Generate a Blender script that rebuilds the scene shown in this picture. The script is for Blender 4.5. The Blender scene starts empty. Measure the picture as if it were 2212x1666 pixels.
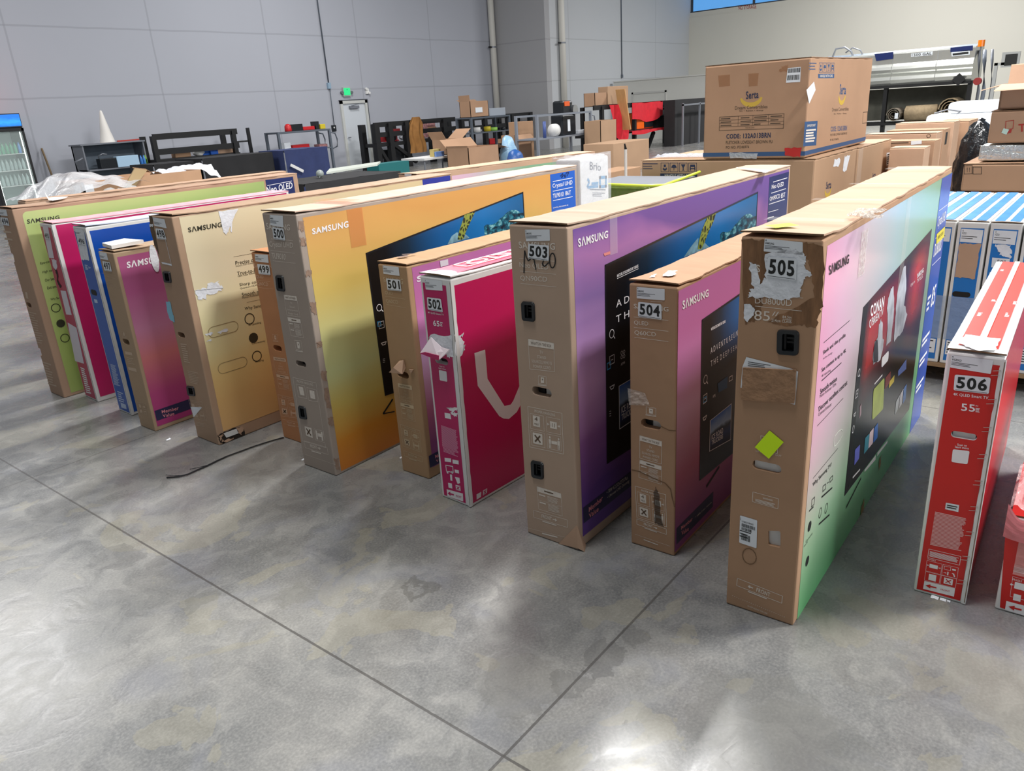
import bpy, bmesh, math, random
from mathutils import Vector, Matrix, noise
random.seed(7)
SC = bpy.context.scene
COL = SC.collection

# ------------------------------------------------------------------ camera
FPX, PITCH, ROLL, EYE, AX = 1650.5, math.radians(20.005), math.radians(-3.687), 1.583, math.radians(50.4)
def _b(v):
    c, s = math.cos(AX), math.sin(AX)
    return Vector((c*v[0]+s*v[1], -s*v[0]+c*v[1], v[2]))
_F = Vector((0, math.cos(PITCH), -math.sin(PITCH))); _R = Vector((1, 0, 0)); _U = Vector((0, math.sin(PITCH), math.cos(PITCH)))
_c, _s = math.cos(ROLL), math.sin(ROLL)
CR, CU, CF = _b(_c*_R+_s*_U), _b(-_s*_R+_c*_U), _b(_F)
EYEP = Vector((0, 0, EYE))
cam = bpy.data.cameras.new('camera'); camo = bpy.data.objects.new('camera', cam); COL.objects.link(camo)
M = Matrix((CR, CU, -CF)).transposed().to_4x4(); M.translation = EYEP
camo.matrix_world = M
cam.sensor_width = 36; cam.lens = 36*FPX/2212; cam.clip_end = 200; cam.clip_start = .05
SC.camera = camo
def ray(px, py): return CF+CR*((px-1106)/FPX)-CU*((py-833)/FPX)
def at(px, py, y=None, x=None, z=None):
    """point of the hall seen at a pixel, at a given wall plane / height"""
    d = ray(px, py)
    t = y/d.y if y is not None else x/d.x if x is not None else (z-EYE)/d.z
    return EYEP+d*t

# ------------------------------------------------------------------ light
SC.view_settings.view_transform = 'Standard'; SC.view_settings.look = 'None'
SC.view_settings.gamma = 1; SC.view_settings.exposure = -0.2; SC.view_settings.use_curve_mapping = False
wd = bpy.data.worlds.new('hall_daylight'); SC.world = wd; wd.use_nodes = True
wd.node_tree.nodes['Background'].inputs[0].default_value = (.86, .93, 1.0, 1)
wd.node_tree.nodes['Background'].inputs[1].default_value = .20
def area(name, loc, aim, sx, sy, power, col=(1, .982, .965)):
    l = bpy.data.lights.new(name, 'AREA'); l.shape = 'RECTANGLE'; l.size = sx; l.size_y = sy; l.energy = power; l.color = col
    o = bpy.data.objects.new(name, l); COL.objects.link(o); o.location = loc
    o.rotation_euler = (Vector(aim)-Vector(loc)).to_track_quat('-Z', 'Y').to_euler()
    return o
for x, y, p in ((2.9, 15.0, 470), (8.34, 4.75, 1300), (13.8, 14.5, 540), (19.2, 4.75, 1000), (28.6, 6.5, 1550), (6.0, -2.6, 1250), (1.0, 2.0, 330)):
    area('high_bay_lamp', (x, y, 8), (x, y, 0), 2.4, 1.1, p)
area('dock_door_daylight', (5.0, -9.0, 3.2), (5, 5, .6), 9, 5, 780, (.93, .97, 1))

# ------------------------------------------------------------------ materials
def lin(c):
    return tuple((v/255/12.92 if v/255 <= .04045 else ((v/255+.055)/1.055)**2.4) for v in c)+(1,)
MATS = {}

def base_mat(name):
    m = bpy.data.materials.new(name); m.use_nodes = True; nt = m.node_tree
    return m, nt, nt.nodes['Principled BSDF']
def mat(name, rgb, rough=.6, metal=0, var=0, vscale=8, bump=0, bscale=40, emit=0, alpha=1, trans=0, stretch=None, coat=0, spec=.5):
    if name in MATS: return MATS[name]
    m, nt, b = base_mat(name); N, L = nt.nodes, nt.links
    b.inputs['Base Color'].default_value = lin(rgb); b.inputs['Roughness'].default_value = rough; b.inputs['Metallic'].default_value = metal
    b.inputs['Specular IOR Level'].default_value = spec
    if var or bump:
        tc = N.new('ShaderNodeTexCoord'); mp = N.new('ShaderNodeMapping'); L.new(tc.outputs['Object'], mp.inputs[0])
        if stretch: mp.inputs['Scale'].default_value = stretch
    if var:
        nz = N.new('ShaderNodeTexNoise'); nz.inputs['Scale'].default_value = vscale; nz.inputs['Detail'].default_value = 6
        L.new(mp.outputs[0], nz.inputs[0])
        mr = N.new('ShaderNodeMapRange'); mr.inputs[1].default_value = .3; mr.inputs[2].default_value = .7; mr.inputs[3].default_value = 1-var; mr.inputs[4].default_value = 1+var
        L.new(nz.outputs[0], mr.inputs[0])
        mx = N.new('ShaderNodeMix'); mx.data_type = 'RGBA'; mx.blend_type = 'MULTIPLY'; mx.inputs[0].default_value = 1
        mx.inputs[6].default_value = lin(rgb); L.new(mr.outputs[0], mx.inputs[7]); L.new(mx.outputs[2], b.inputs['Base Color'])
    if bump:
        n2 = N.new('ShaderNodeTexNoise'); n2.inputs['Scale'].default_value = bscale; n2.inputs['Detail'].default_value = 4; L.new(mp.outputs[0], n2.inputs[0])
        bp = N.new('ShaderNodeBump'); bp.inputs['Strength'].default_value = bump; bp.inputs['Distance'].default_value = .01
        L.new(n2.outputs[0], bp.inputs['Height']); L.new(bp.outputs[0], b.inputs['Normal'])
    if emit: b.inputs['Emission Color'].default_value = lin(rgb); b.inputs['Emission Strength'].default_value = emit
    if alpha < 1: b.inputs['Alpha'].default_value = alpha
    if trans: b.inputs['Transmission Weight'].default_value = trans
    if coat: b.inputs['Coat Weight'].default_value = coat; b.inputs['Coat Roughness'].default_value = .15
    MATS[name] = m; return m
def ramp(nt, fac, stops):
    r = nt.nodes.new('ShaderNodeValToRGB'); e = r.color_ramp.elements
    e[0].position, e[0].color = stops[0][0], lin(stops[0][1]); e[1].position, e[1].color = stops[-1][0], lin(stops[-1][1])
    for p, c in stops[1:-1]: k = e.new(p); k.color = lin(c)
    nt.links.new(fac, r.inputs[0]); return r.outputs[0]
def mixc(nt, fac, a, b, mode='MIX'):
    m = nt.nodes.new('ShaderNodeMix'); m.data_type = 'RGBA'; m.blend_type = mode
    for i, v in ((0, fac), (6, a), (7, b)):
        if isinstance(v, (int, float)): m.inputs[i].default_value = v
        elif isinstance(v, tuple): m.inputs[i].default_value = v
        else: nt.links.new(v, m.inputs[i])
    return m.outputs[2]
def math_n(nt, op, a, b=0, c=None, clamp=False):
    m = nt.nodes.new('ShaderNodeMath'); m.operation = op; m.use_clamp = clamp
    for i, v in enumerate((a, b, c)):
        if v is None: continue
        if isinstance(v, (int, float)): m.inputs[i].default_value = v
        else: nt.links.new(v, m.inputs[i])
    return m.outputs[0]
def uvsep(nt):
    tc = nt.nodes.new('ShaderNodeTexCoord'); s = nt.nodes.new('ShaderNodeSeparateXYZ'); nt.links.new(tc.outputs['UV'], s.inputs[0])
    return tc.outputs['UV'], s.outputs[0], s.outputs[1]
def nz(nt, vec, scale, detail=4, dist=0):
    n = nt.nodes.new('ShaderNodeTexNoise'); n.inputs['Scale'].default_value = scale; n.inputs['Detail'].default_value = detail
    n.inputs['Distortion'].default_value = dist; nt.links.new(vec, n.inputs[0]); return n.outputs[0]
def grad(name, vstops, tilt=0, cloud=0, rough=.42, ustops=None, ufac=.5, upper=False):
    """printed artwork: ink gradient over the panel's own height (and width)"""
    m, nt, b = base_mat(name); uv, u, v = uvsep(nt)
    f = math_n(nt, 'ADD', v, math_n(nt, 'MULTIPLY', u, tilt))
    if cloud: f = math_n(nt, 'ADD', f, math_n(nt, 'MULTIPLY', math_n(nt, 'SUBTRACT', nz(nt, uv, 3.2, 3, .8), .5), cloud))
    c = ramp(nt, f, vstops)
    if ustops: c = mixc(nt, math_n(nt, 'MULTIPLY', v, ufac, clamp=True) if upper else ufac, c, ramp(nt, u, ustops))
    nt.links.new(c, b.inputs['Base Color']); b.inputs['Roughness'].default_value = rough
    return m
def sea(name, kx=1):
    m, nt, b = base_mat(name); uv, u, v = uvsep(nt)
    base = ramp(nt, u, [(0, (6, 9, 14)), (.10*kx, (8, 14, 22)), (.22*kx, (14, 44, 66)), (.42*kx, (10, 92, 156)), (.7*kx, (10, 116, 186)), (1*kx, (22, 96, 150))])
    low = ramp(nt, v, [(0, (4, 5, 8)), (.38, (5, 7, 11)), (.6, (14, 22, 30)), (.8, (255, 255, 255)), (1, (255, 255, 255))])
    c = mixc(nt, 1.0, base, low, 'MULTIPLY')
    n = nz(nt, uv, 34, 6, .4); big = nz(nt, uv, 4, 2)
    msk = math_n(nt, 'MULTIPLY', math_n(nt, 'GREATER_THAN', u, .70), math_n(nt, 'LESS_THAN', v, math_n(nt, 'ADD', .68, math_n(nt, 'MULTIPLY', big, .4))))
    msk = math_n(nt, 'MULTIPLY', msk, math_n(nt, 'GREATER_THAN', v, .55))
    cor = ramp(nt, n, [(.36, (4, 30, 50)), (.48, (14, 80, 104)), (.56, (40, 130, 150)), (.66, (150, 205, 210))])
    c = mixc(nt, msk, c, cor)
    nt.links.new(c, b.inputs['Base Color']); b.inputs['Roughness'].default_value = .3
    return m
KR = (190, 157, 132)
kraft = mat('kraft_board', KR, .72, var=.07, vscale=3.5, bump=.12, bscale=14, spec=.25)
kraft2 = mat('kraft_board_greyish', (182, 158, 138), .7, var=.06, vscale=3, bump=.1, bscale=12, spec=.25)
kraftd = mat('kraft_board_tan', (176, 141, 112), .75, var=.08, vscale=3, bump=.15, bscale=10, spec=.2)
kraft_in = mat('board_edge_brown', (120, 92, 66), .85, var=.2, vscale=60)
white_board = mat('white_board', (226, 226, 224), .5, var=.04, vscale=6)
ink_w = mat('white_ink', (222, 212, 200), .6, var=.1, vscale=70)
ink_g = mat('ghost_ink', (205, 190, 172), .6)
ink_bright = mat('bright_white_ink', (240, 238, 240), .5)
ink_k = mat('black_ink', (24, 26, 26), .5)
ink_olive = mat('olive_ink', (52, 50, 34), .5)
paper = mat('label_paper', (226, 231, 236), .55, var=.03, vscale=20)
torn_paper = mat('torn_paper', (228, 232, 238), .7, var=.08, vscale=25, bump=.3, bscale=60)
black_pl = mat('black_plastic', (26, 30, 34), .35)
black_rec = mat('black_recess', (9, 10, 12), .6)  # near-black for the handle grips; also stands in for shade inside slots
foam = mat('white_foam', (214, 214, 212), .7, var=.05, vscale=30)
tape = mat('clear_tape', (255, 250, 240), .12, alpha=.16)
tape_b = mat('brown_tape', (176, 128, 92), .25, alpha=.55)
wrap = mat('stretch_wrap', (235, 238, 245), .15, alpha=.35, bump=1, bscale=22)
neon = mat('neon_yellow_paper', (214, 255, 10), .6)
black_m = mat('black_paint', (16, 17, 19), .5)
black_cloth = mat('black_cloth', (34, 34, 36), .85, var=.12, vscale=5)
grey_m = mat('grey_metal', (128, 132, 140), .45, metal=.4)
plum = mat('grey_galvanised', (96, 104, 114), .5, metal=.3)

# ------------------------------------------------------------------ mesh helpers
class MB:
    def __init__(s): s.bm = bmesh.new(); s.uv = None
    def poly(s, pts, uvs=None):
        vs = [s.bm.verts.new(p) for p in pts]
        try: f = s.bm.faces.new(vs)
        except ValueError: return None
        if uvs:
            if s.uv is None: s.uv = s.bm.loops.layers.uv.new('UVMap')
            for l, q in zip(f.loops, uvs): l[s.uv].uv = q
        return f
    def box(s, c, d, rz=0, rot=None):
        m = Matrix.Translation(c)@(rot.to_4x4() if rot else Matrix.Rotation(rz, 4, 'Z'))@Matrix.Diagonal((d[0], d[1], d[2], 1))
        bmesh.ops.create_cube(s.bm, size=1, matrix=m); return s
    def span(s, a, b):
        a, b = Vector(a), Vector(b); d = b-a
        return s.box((a+b)/2, (abs(d.x), abs(d.y), abs(d.z)))
    def bar(s, a, b, w, h=None):
        a, b = Vector(a), Vector(b); d = b-a; h = h or w
        r = d.to_track_quat('Z', 'Y').to_matrix()
        return s.box((a+b)/2, (w, h, d.length), rot=r)
    def cyl(s, a, b, r, r2=None, n=14, caps=True):
        a, b = Vector(a), Vector(b); d = b-a
        m = Matrix.Translation((a+b)/2)@d.to_track_quat('Z', 'Y').to_matrix().to_4x4()
        bmesh.ops.create_cone(s.bm, cap_ends=caps, segments=n, radius1=r, radius2=r if r2 is None else r2, depth=d.length, matrix=m); return s
    def tube(s, pts, r, n=8):
        pts = [Vector(p) for p in pts]; rings = []; nrm = Vector((0, 0, 1))
        for i, p in enumerate(pts):
            d = (pts[min(i+1, len(pts)-1)]-pts[max(i-1, 0)]).normalized()
            u = d.cross(nrm);
            if u.length < .1: u = d.cross(Vector((1, 0, 0)))
            u.normalize(); v = d.cross(u)
            rings.append([s.bm.verts.new(p+u*(r*math.cos(2*math.pi*k/n))+v*(r*math.sin(2*math.pi*k/n))) for k in range(n)])
        for a, b in zip(rings, rings[1:]):
            for k in range(n): s.bm.faces.new((a[k], a[(k+1) % n], b[(k+1) % n], b[k]))
        s.bm.faces.new(rings[0][::-1]); s.bm.faces.new(rings[-1]); return s
    def lathe(s, c, prof, n=16):
        c = Vector(c); rings = []
        for r, z in prof: rings.append([s.bm.verts.new(c+Vector((r*math.cos(2*math.pi*k/n), r*math.sin(2*math.pi*k/n), z))) for k in range(n)])
        for a, b in zip(rings, rings[1:]):
            for k in range(n): s.bm.faces.new((a[k], a[(k+1) % n], b[(k+1) % n], b[k]))
        s.bm.faces.new(rings[0][::-1]); s.bm.faces.new(rings[-1]); return s
    def prism(s, pts, off):
        """closed outline pushed along a vector"""
        off = Vector(off); a = [s.bm.verts.new(p) for p in pts]; b = [s.bm.verts.new(Vector(p)+off) for p in pts]; n = len(pts)
        s.bm.faces.new(a[::-1]); s.bm.faces.new(b)
        for k in range(n): s.bm.faces.new((a[k], a[(k+1) % n], b[(k+1) % n], b[k]))
        return s
    def grid(s, f, nu, nv):
        vs = [[s.bm.verts.new(f(i/nu, j/nv)) for j in range(nv+1)] for i in range(nu+1)]
        for i in range(nu):
            for j in range(nv): s.bm.faces.new((vs[i][j], vs[i+1][j], vs[i+1][j+1], vs[i][j+1]))
        return s
    def crumple(s, amp, sc, cuts=0):
        if cuts: bmesh.ops.subdivide_edges(s.bm, edges=s.bm.edges[:], cuts=cuts, use_grid_fill=True)
        for v in s.bm.verts: v.co += noise.noise_vector(v.co*sc)*amp
        return s
    def bevel(s, r, seg=2):
        bmesh.ops.bevel(s.bm, geom=s.bm.edges[:], offset=r, segments=seg, profile=.5, affect='EDGES', clamp_overlap=True); return s
    def obj(s, name, m, parent=None, smooth=False, label=None, cat=None, group=None, kind=None, recalc=True):
        if recalc: bmesh.ops.recalc_face_normals(s.bm, faces=s.bm.faces[:])
        me = bpy.data.meshes.new(name); s.bm.to_mesh(me); s.bm.free()
        for x in (m if isinstance(m, list) else [m]): me.materials.append(x)
        if smooth:
            for p in me.polygons: p.use_smooth = True
        o = bpy.data.objects.new(name, me); COL.objects.link(o)
        if parent: o.parent = parent
        tag(o, label, cat, group, kind); return o
def tag(o, label=None, cat=None, group=None, kind=None):
    for k, v in (('label', label), ('category', cat), ('group', group), ('kind', kind)):
        if v: o[k] = v
    return o
def thing(name, loc, rz, label, cat, group=None):
    o = bpy.data.objects.new(name, None); COL.objects.link(o); o.location = loc; o.rotation_euler = (0, 0, rz); o.empty_display_size = .1
    return tag(o, label, cat, group)
TXT = {}
def text_polys(s, bold=0):
    if (s, bold) in TXT: return TXT[(s, bold)]
    cu = bpy.data.curves.new('t', 'FONT'); cu.body = s; cu.offset = bold; cu.space_character = 1+bold*4.5; cu.resolution_u = 3; cu.fill_mode = 'FRONT'
    o = bpy.data.objects.new('t', cu); COL.objects.link(o)
    dg = bpy.context.evaluated_depsgraph_get(); me = bpy.data.meshes.new_from_object(o.evaluated_get(dg))
    vs = [v.co.copy() for v in me.vertices]; ps = [list(p.vertices) for p in me.polygons]
    bpy.data.objects.remove(o); bpy.data.meshes.remove(me); bpy.data.curves.remove(cu)
    x0, x1 = min(v.x for v in vs), max(v.x for v in vs); y0, y1 = min(v.y for v in vs), max(v.y for v in vs)
    vs = [((v.x-x0)/(x1-x0), (v.y-y0)/max(y1-y0, 1e-6)) for v in vs]
    TXT[(s, bold)] = (vs, ps); return TXT[(s, bold)]
LIFT = .0007
class Face:
    """a flat side of a thing: origin, right, up, outward normal, all in the thing's own axes"""
    def __init__(s, O, R, U, root=None):
        s.O, s.R, s.U = Vector(O), Vector(R), Vector(U); s.N = s.R.cross(s.U)
        s.root = root
        if root:
            mi = (Matrix.Translation(root.location)@root.rotation_euler.to_matrix().to_4x4()).inverted()
            s.e = mi@EYEP; s.m3 = mi.to_3x3()
        else: s.e = EYEP.copy(); s.m3 = Matrix.Identity(3)
    def uv(s, p):
        d = s.m3@ray(*p); t = (s.O-s.e).dot(s.N)/d.dot(s.N); P = s.e+d*t-s.O
        return (P.dot(s.R), P.dot(s.U))
    def pt(s, q, l=1): return s.O+s.R*q[0]+s.U*q[1]+s.N*(LIFT*l)
    def q(s, *ps): return [s.uv(p) for p in ps]
def bil(q, a, b):
    tl, tr, br, bl = q
    return tuple((bl[i]*(1-a)+br[i]*a)*(1-b)+(tl[i]*(1-a)+tr[i]*a)*b for i in (0, 1))
def shape(mb, f, q, l=1, uvs=None): mb.poly([f.pt(p, l) for p in q], uvs)
def art(mb, f, q, l=1): shape(mb, f, [q[3], q[2], q[1], q[0]], l, [(0, 0), (1, 0), (1, 1), (0, 1)])
def line(mb, f, p, q, th, l=1):
    p, q = Vector(p), Vector(q); d = (q-p).normalized(); n = Vector((-d.y, d.x))*(th/2)
    shape(mb, f, [p-n, q-n, q+n, p+n], l)
def frame(mb, f, q, th, l=1):
    for i in range(4):
        a, b = Vector(q[i]), Vector(q[(i+1) % 4]); d = (b-a).normalized()*(th/2)
        line(mb, f, a-d, b+d, th, l)
def text(mb, f, s, q, l=1, bold=0):
    vs, ps = text_polys(s, bold); P = [f.pt(bil(q, a, b), l) for a, b in vs]
    V = [mb.bm.verts.new(p) for p in P]
    for p in ps:
        try: mb.bm.faces.new([V[i] for i in p])
        except ValueError: pass
def greek(mb, f, q, rows, l=1, fill=.55, ragged=.35, seed=1):
    """rows of print too small to read"""
    rnd = random.Random(seed)
    for r in range(rows):
        b1 = 1-(r+.2)/rows; b0 = b1-fill/rows; a1 = 1-rnd.random()*ragged
        shape(mb, f, [bil(q, 0, b0), bil(q, a1, b0), bil(q, a1, b1), bil(q, 0, b1)], l)
def sub(q, a0, b0, a1, b1): return [bil(q, a0, b1), bil(q, a1, b1), bil(q, a1, b0), bil(q, a0, b0)]
def rrect(q, r=.12, n=4):
    """rounded rectangle inside a quad"""
    out = []
    w = (Vector(q[1])-Vector(q[0])).length; h = (Vector(q[0])-Vector(q[3])).length; rr = r*min(w, h); ra, rb = rr/w, rr/h
    for cx, cy, a0 in ((ra, rb, 180), (1-ra, rb, 270), (1-ra, 1-rb, 0), (ra, 1-rb, 90)):
        for k in range(n+1):
            t = math.radians(a0+90*k/n); out.append(bil(q, cx+ra*math.cos(t), cy+rb*math.sin(t)))
    return out
def holed(mb, f, outer, holes, l=1):
    """flat print with real openings in it"""
    es = []
    for lp in [outer]+holes:
        vs = [mb.bm.verts.new(f.pt(p, l)) for p in lp]
        es += [mb.bm.edges.new((vs[i], vs[(i+1) % len(vs)])) for i in range(len(vs))]
    bmesh.ops.triangle_fill(mb.bm, use_beauty=True, use_dissolve=False, edges=es)
def torn(pts, amp, n=10, seed=0):
    rnd = random.Random(seed); out = []
    for a, b in zip(pts, pts[1:]+pts[:1]):
        a, b = Vector(a), Vector(b)
        for k in range(n): out.append(a.lerp(b, k/n)+Vector((rnd.uniform(-amp, amp), rnd.uniform(-amp, amp))))
    return out
def stadium(f, c, w, h, n=8):
    """slot outline given by its centre (uv), width, height"""
    out = []
    for k in range(n+1): t = math.radians(-90+180*k/n); out.append((c[0]+w/2-h/2+h/2*math.cos(t), c[1]+h/2*math.sin(t)))
    for k in range(n+1): t = math.radians(90+180*k/n); out.append((c[0]-w/2+h/2+h/2*math.cos(t), c[1]+h/2*math.sin(t)))
    return out
def carve(body, outlines, f, depth):
    """cut real pockets into a mesh"""
    mb = MB()
    for o in outlines: mb.prism([f.pt(p, 8) for p in o], -f.N*(depth+LIFT*8))
    c = mb.obj('cutter', kraft); c.matrix_world = body.matrix_world if not body.parent else Matrix.Translation(body.parent.location)@body.parent.rotation_euler.to_matrix().to_4x4()
    bpy.context.view_layer.update()
    md = body.modifiers.new('b', 'BOOLEAN'); md.operation = 'DIFFERENCE'; md.object = c; md.solver = 'EXACT'
    dg = bpy.context.evaluated_depsgraph_get(); me = bpy.data.meshes.new_from_object(body.evaluated_get(dg))
    body.modifiers.clear(); old = body.data; body.data = me; me.name = body.name
    bpy.data.meshes.remove(old); cm = c.data; bpy.data.objects.remove(c); bpy.data.meshes.remove(cm)
# ------------------------------------------------------------------ the room
def wall_mat(name, rgb, axis, seams, rows, var=.03):
    m, nt, b = base_mat(name); tc = nt.nodes.new('ShaderNodeTexCoord'); s = nt.nodes.new('ShaderNodeSeparateXYZ'); nt.links.new(tc.outputs['Object'], s.inputs[0])
    n = nz(nt, tc.outputs['Object'], .5, 4); c = mixc(nt, n, tuple(x*(1-var) for x in lin(rgb)[:3])+(1,), tuple(x*(1+var) for x in lin(rgb)[:3])+(1,))
    wob = math_n(nt, 'MULTIPLY', math_n(nt, 'SUBTRACT', nz(nt, tc.outputs['Object'], .9, 2), .5), .05)
    for o, vals, w in ((s.outputs[axis], seams, .022), (s.outputs[2], rows, .02)):
        for v in vals:
            d = math_n(nt, 'LESS_THAN', math_n(nt, 'ABSOLUTE', math_n(nt, 'SUBTRACT', math_n(nt, 'ADD', o, wob), v)), w)
            c = mixc(nt, math_n(nt, 'MULTIPLY', d, .5), c, tuple(x*.68 for x in lin(rgb)[:3])+(1,))
    nt.links.new(c, b.inputs['Base Color']); b.inputs['Roughness'].default_value = .75; b.inputs['Specular IOR Level'].default_value = .2
    return m
WY, JX, FY, RX = 20.0, 24.4, 17.6, 35.85
wm = wall_mat('painted_panel_wall', (172, 175, 184), 0, (4.3, 7.6, 10.92, 14.3, 17.65, 20.95), (2.42, 3.93, 5.5))
wm2 = wall_mat('painted_jog_wall', (166, 166, 168), 1, (), (2.38, 3.8))
wm3 = wall_mat('painted_front_wall', (190, 193, 196), 0, (25.9, 29.7, 32.6), (2.4, 3.84))
wm4 = wall_mat('painted_side_wall', (206, 204, 194), 1, (), ())
MB().span((-14, WY, 0), (JX+.2, WY+.3, 8.5)).obj('wall_back', wm, kind='structure')
MB().span((JX, FY, 0), (JX+.3, WY, 8.5)).obj('wall_recess', wm2, kind='structure')
MB().span((JX+.3, FY, 0), (RX+.3, FY+.3, 8.5)).obj('wall_front', wm3, kind='structure')
m = MB(); m.span((RX, -12, 0), (RX+.35, FY, 4.94)); m.span((RX+.05, -12, 4.94), (RX+.35, FY, 5.15)); m.obj('wall_side', wm4, kind='structure')
m = MB(); m.span((RX+.05, -12, 6.9), (RX+.3, FY, 8.5)); m.obj('wall_side_upper', wm4, kind='structure')
m = MB()
for y in (FY-.06, 14.6, 11.6, 8.6, 5.6): m.span((RX+.1, y-.05, 5.15), (RX+.2, y+.05, 6.9))
m.span((RX+.08, -12, 5.15), (RX+.22, FY, 5.20)); wf = m.obj('window_1', mat('window_frame', (60, 66, 76), .5), kind='structure')
MB().span((RX+.13, -12, 5.20), (RX+.15, FY, 6.9)).obj('window_pane', mat('blue_window_glass', (120, 190, 250), .1, trans=.9, emit=.35), wf)
m = MB(); sd = Face((RX+.05, FY, 0), (0, -1, 0), (0, 0, 1))
text(m, sd, 'NO STORAGE', sd.q((1595, 13), (1633, 9.5), (1634, 18), (1596, 21.5)), 2, .02)
m.obj('wall_lettering', mat('red_paint', (150, 42, 40), .6), None, label='red stencilled NO STORAGE lettering below the high blue window', cat='lettering')

# floor: one slab of stained polished concrete with sawn joints
m, nt, b = base_mat('polished_concrete'); tc = nt.nodes.new('ShaderNodeTexCoord'); P = tc.outputs['Object']
s = nt.nodes.new('ShaderNodeSeparateXYZ'); nt.links.new(P, s.inputs[0])
n1 = nz(nt, P, 1.5, 6, .5); n2 = nz(nt, P, 9, 9, .9); n3 = nz(nt, P, .55, 3, .3); n4 = nz(nt, P, 120, 6); n5 = nz(nt, P, 2.3, 4, 1.2)
c = ramp(nt, n1, [(.30, (86, 88, 89)), (.42, (106, 107, 107)), (.52, (121, 121, 119)), (.60, (129, 128, 125)), (.72, (146, 145, 140))])
c = mixc(nt, .26, c, ramp(nt, n2, [(.32, (88, 90, 92)), (.5, (126, 127, 126)), (.66, (166, 165, 160))]))
c = mixc(nt, .13, c, ramp(nt, n4, [(.3, (60, 60, 58)), (.5, (150, 150, 146)), (.7, (215, 213, 205))]))
c = mixc(nt, math_n(nt, 'MULTIPLY', math_n(nt, 'GREATER_THAN', nz(nt, P, 2.6, 7, 1.0), .58), .30), c, lin((150, 145, 124)))
c = mixc(nt, math_n(nt, 'MULTIPLY', ramp(nt, n5, [(.54, (0, 0, 0)), (.68, (255, 255, 255))]), .28), c, lin((122, 126, 140)))
wobv = math_n(nt, 'MULTIPLY', math_n(nt, 'SUBTRACT', nz(nt, P, 13, 5, 1.0), .5), .15)
def stain(px, py, r, st, col, ring=0, sx=1):
    global c
    q = at(px, py, z=0)
    d = math_n(nt, 'SQRT', math_n(nt, 'ADD', math_n(nt, 'POWER', math_n(nt, 'SUBTRACT', s.outputs[0], q.x), 2), math_n(nt, 'POWER', math_n(nt, 'MULTIPLY', math_n(nt, 'SUBTRACT', s.outputs[1], q.y), sx), 2)))
    d = math_n(nt, 'ADD', d, wobv)
    k = math_n(nt, 'LESS_THAN', d, r)
    if ring: k = math_n(nt, 'MULTIPLY', k, math_n(nt, 'GREATER_THAN', d, ring))
    c = mixc(nt, math_n(nt, 'MULTIPLY', k, st), c, lin(col))
for a in ((258, 1206, .085, .32, (84, 84, 84), 0, .7), (336, 1214, .045, .25, (92, 92, 90)), (905, 1270, .06, .5, (84, 84, 82), .028), (845, 1272, .036, .25, (100, 100, 98)),
          (640, 1283, .07, .3, (112, 112, 104)), (430, 1298, .07, .35, (104, 104, 98), 0, 1.6), (1300, 1420, .07, .5, (98, 98, 96)), (1378, 1372, .05, .4, (96, 96, 94)), (1228, 1475, .05, .45, (100, 100, 98)),
          (1640, 1560, .19, .35, (112, 112, 108)), (1720, 1640, .2, .35, (112, 112, 108)), (1120, 1480, .12, .3, (110, 109, 104)), (1330, 1546, .026, .3, (120, 118, 112), .021), (1350, 1555, .012, .5, (80, 78, 74)),
          (170, 1312, .05, .22, (112, 112, 104)), (1900, 1380, .25, .15, (118, 114, 104)), (2110, 1480, .2, .22, (112, 112, 112))): stain(*a)
jw = math_n(nt, 'MULTIPLY', math_n(nt, 'SUBTRACT', nz(nt, P, 60, 3), .5), .003)
def joint(o, v, w, st, lo=None):
    global c
    k = math_n(nt, 'LESS_THAN', math_n(nt, 'ABSOLUTE', math_n(nt, 'SUBTRACT', math_n(nt, 'ADD', o, jw), v)), w)
    if lo is not None: k = math_n(nt, 'MULTIPLY', k, math_n(nt, 'GREATER_THAN', s.outputs[0], lo))
    c = mixc(nt, math_n(nt, 'MULTIPLY', k, st), c, lin((74, 72, 70)))
joint(s.outputs[0], 1.132, .0042, .8); joint(s.outputs[1], 1.045, .0042, .75)
for v in (4.062, 7.08, 10.1): joint(s.outputs[1], v, .0035, .6)
for v in (4.15, 7.17, 10.2, 13.2): joint(s.outputs[0], v, .004, .6)
nt.links.new(c, b.inputs['Base Color'])
nt.links.new(math_n(nt, 'ADD', .13, math_n(nt, 'MULTIPLY', n2, .28)), b.inputs['Roughness']); b.inputs['Specular IOR Level'].default_value = .5
bp = nt.nodes.new('ShaderNodeBump'); bp.inputs['Strength'].default_value = .25; bp.inputs['Distance'].default_value = .004; nt.links.new(n2, bp.inputs['Height']); nt.links.new(bp.outputs[0], b.inputs['Normal'])
MB().span((-14, -12, -.1), (RX+.3, WY+.3, 0)).obj('floor', m, kind='structure')

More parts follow.
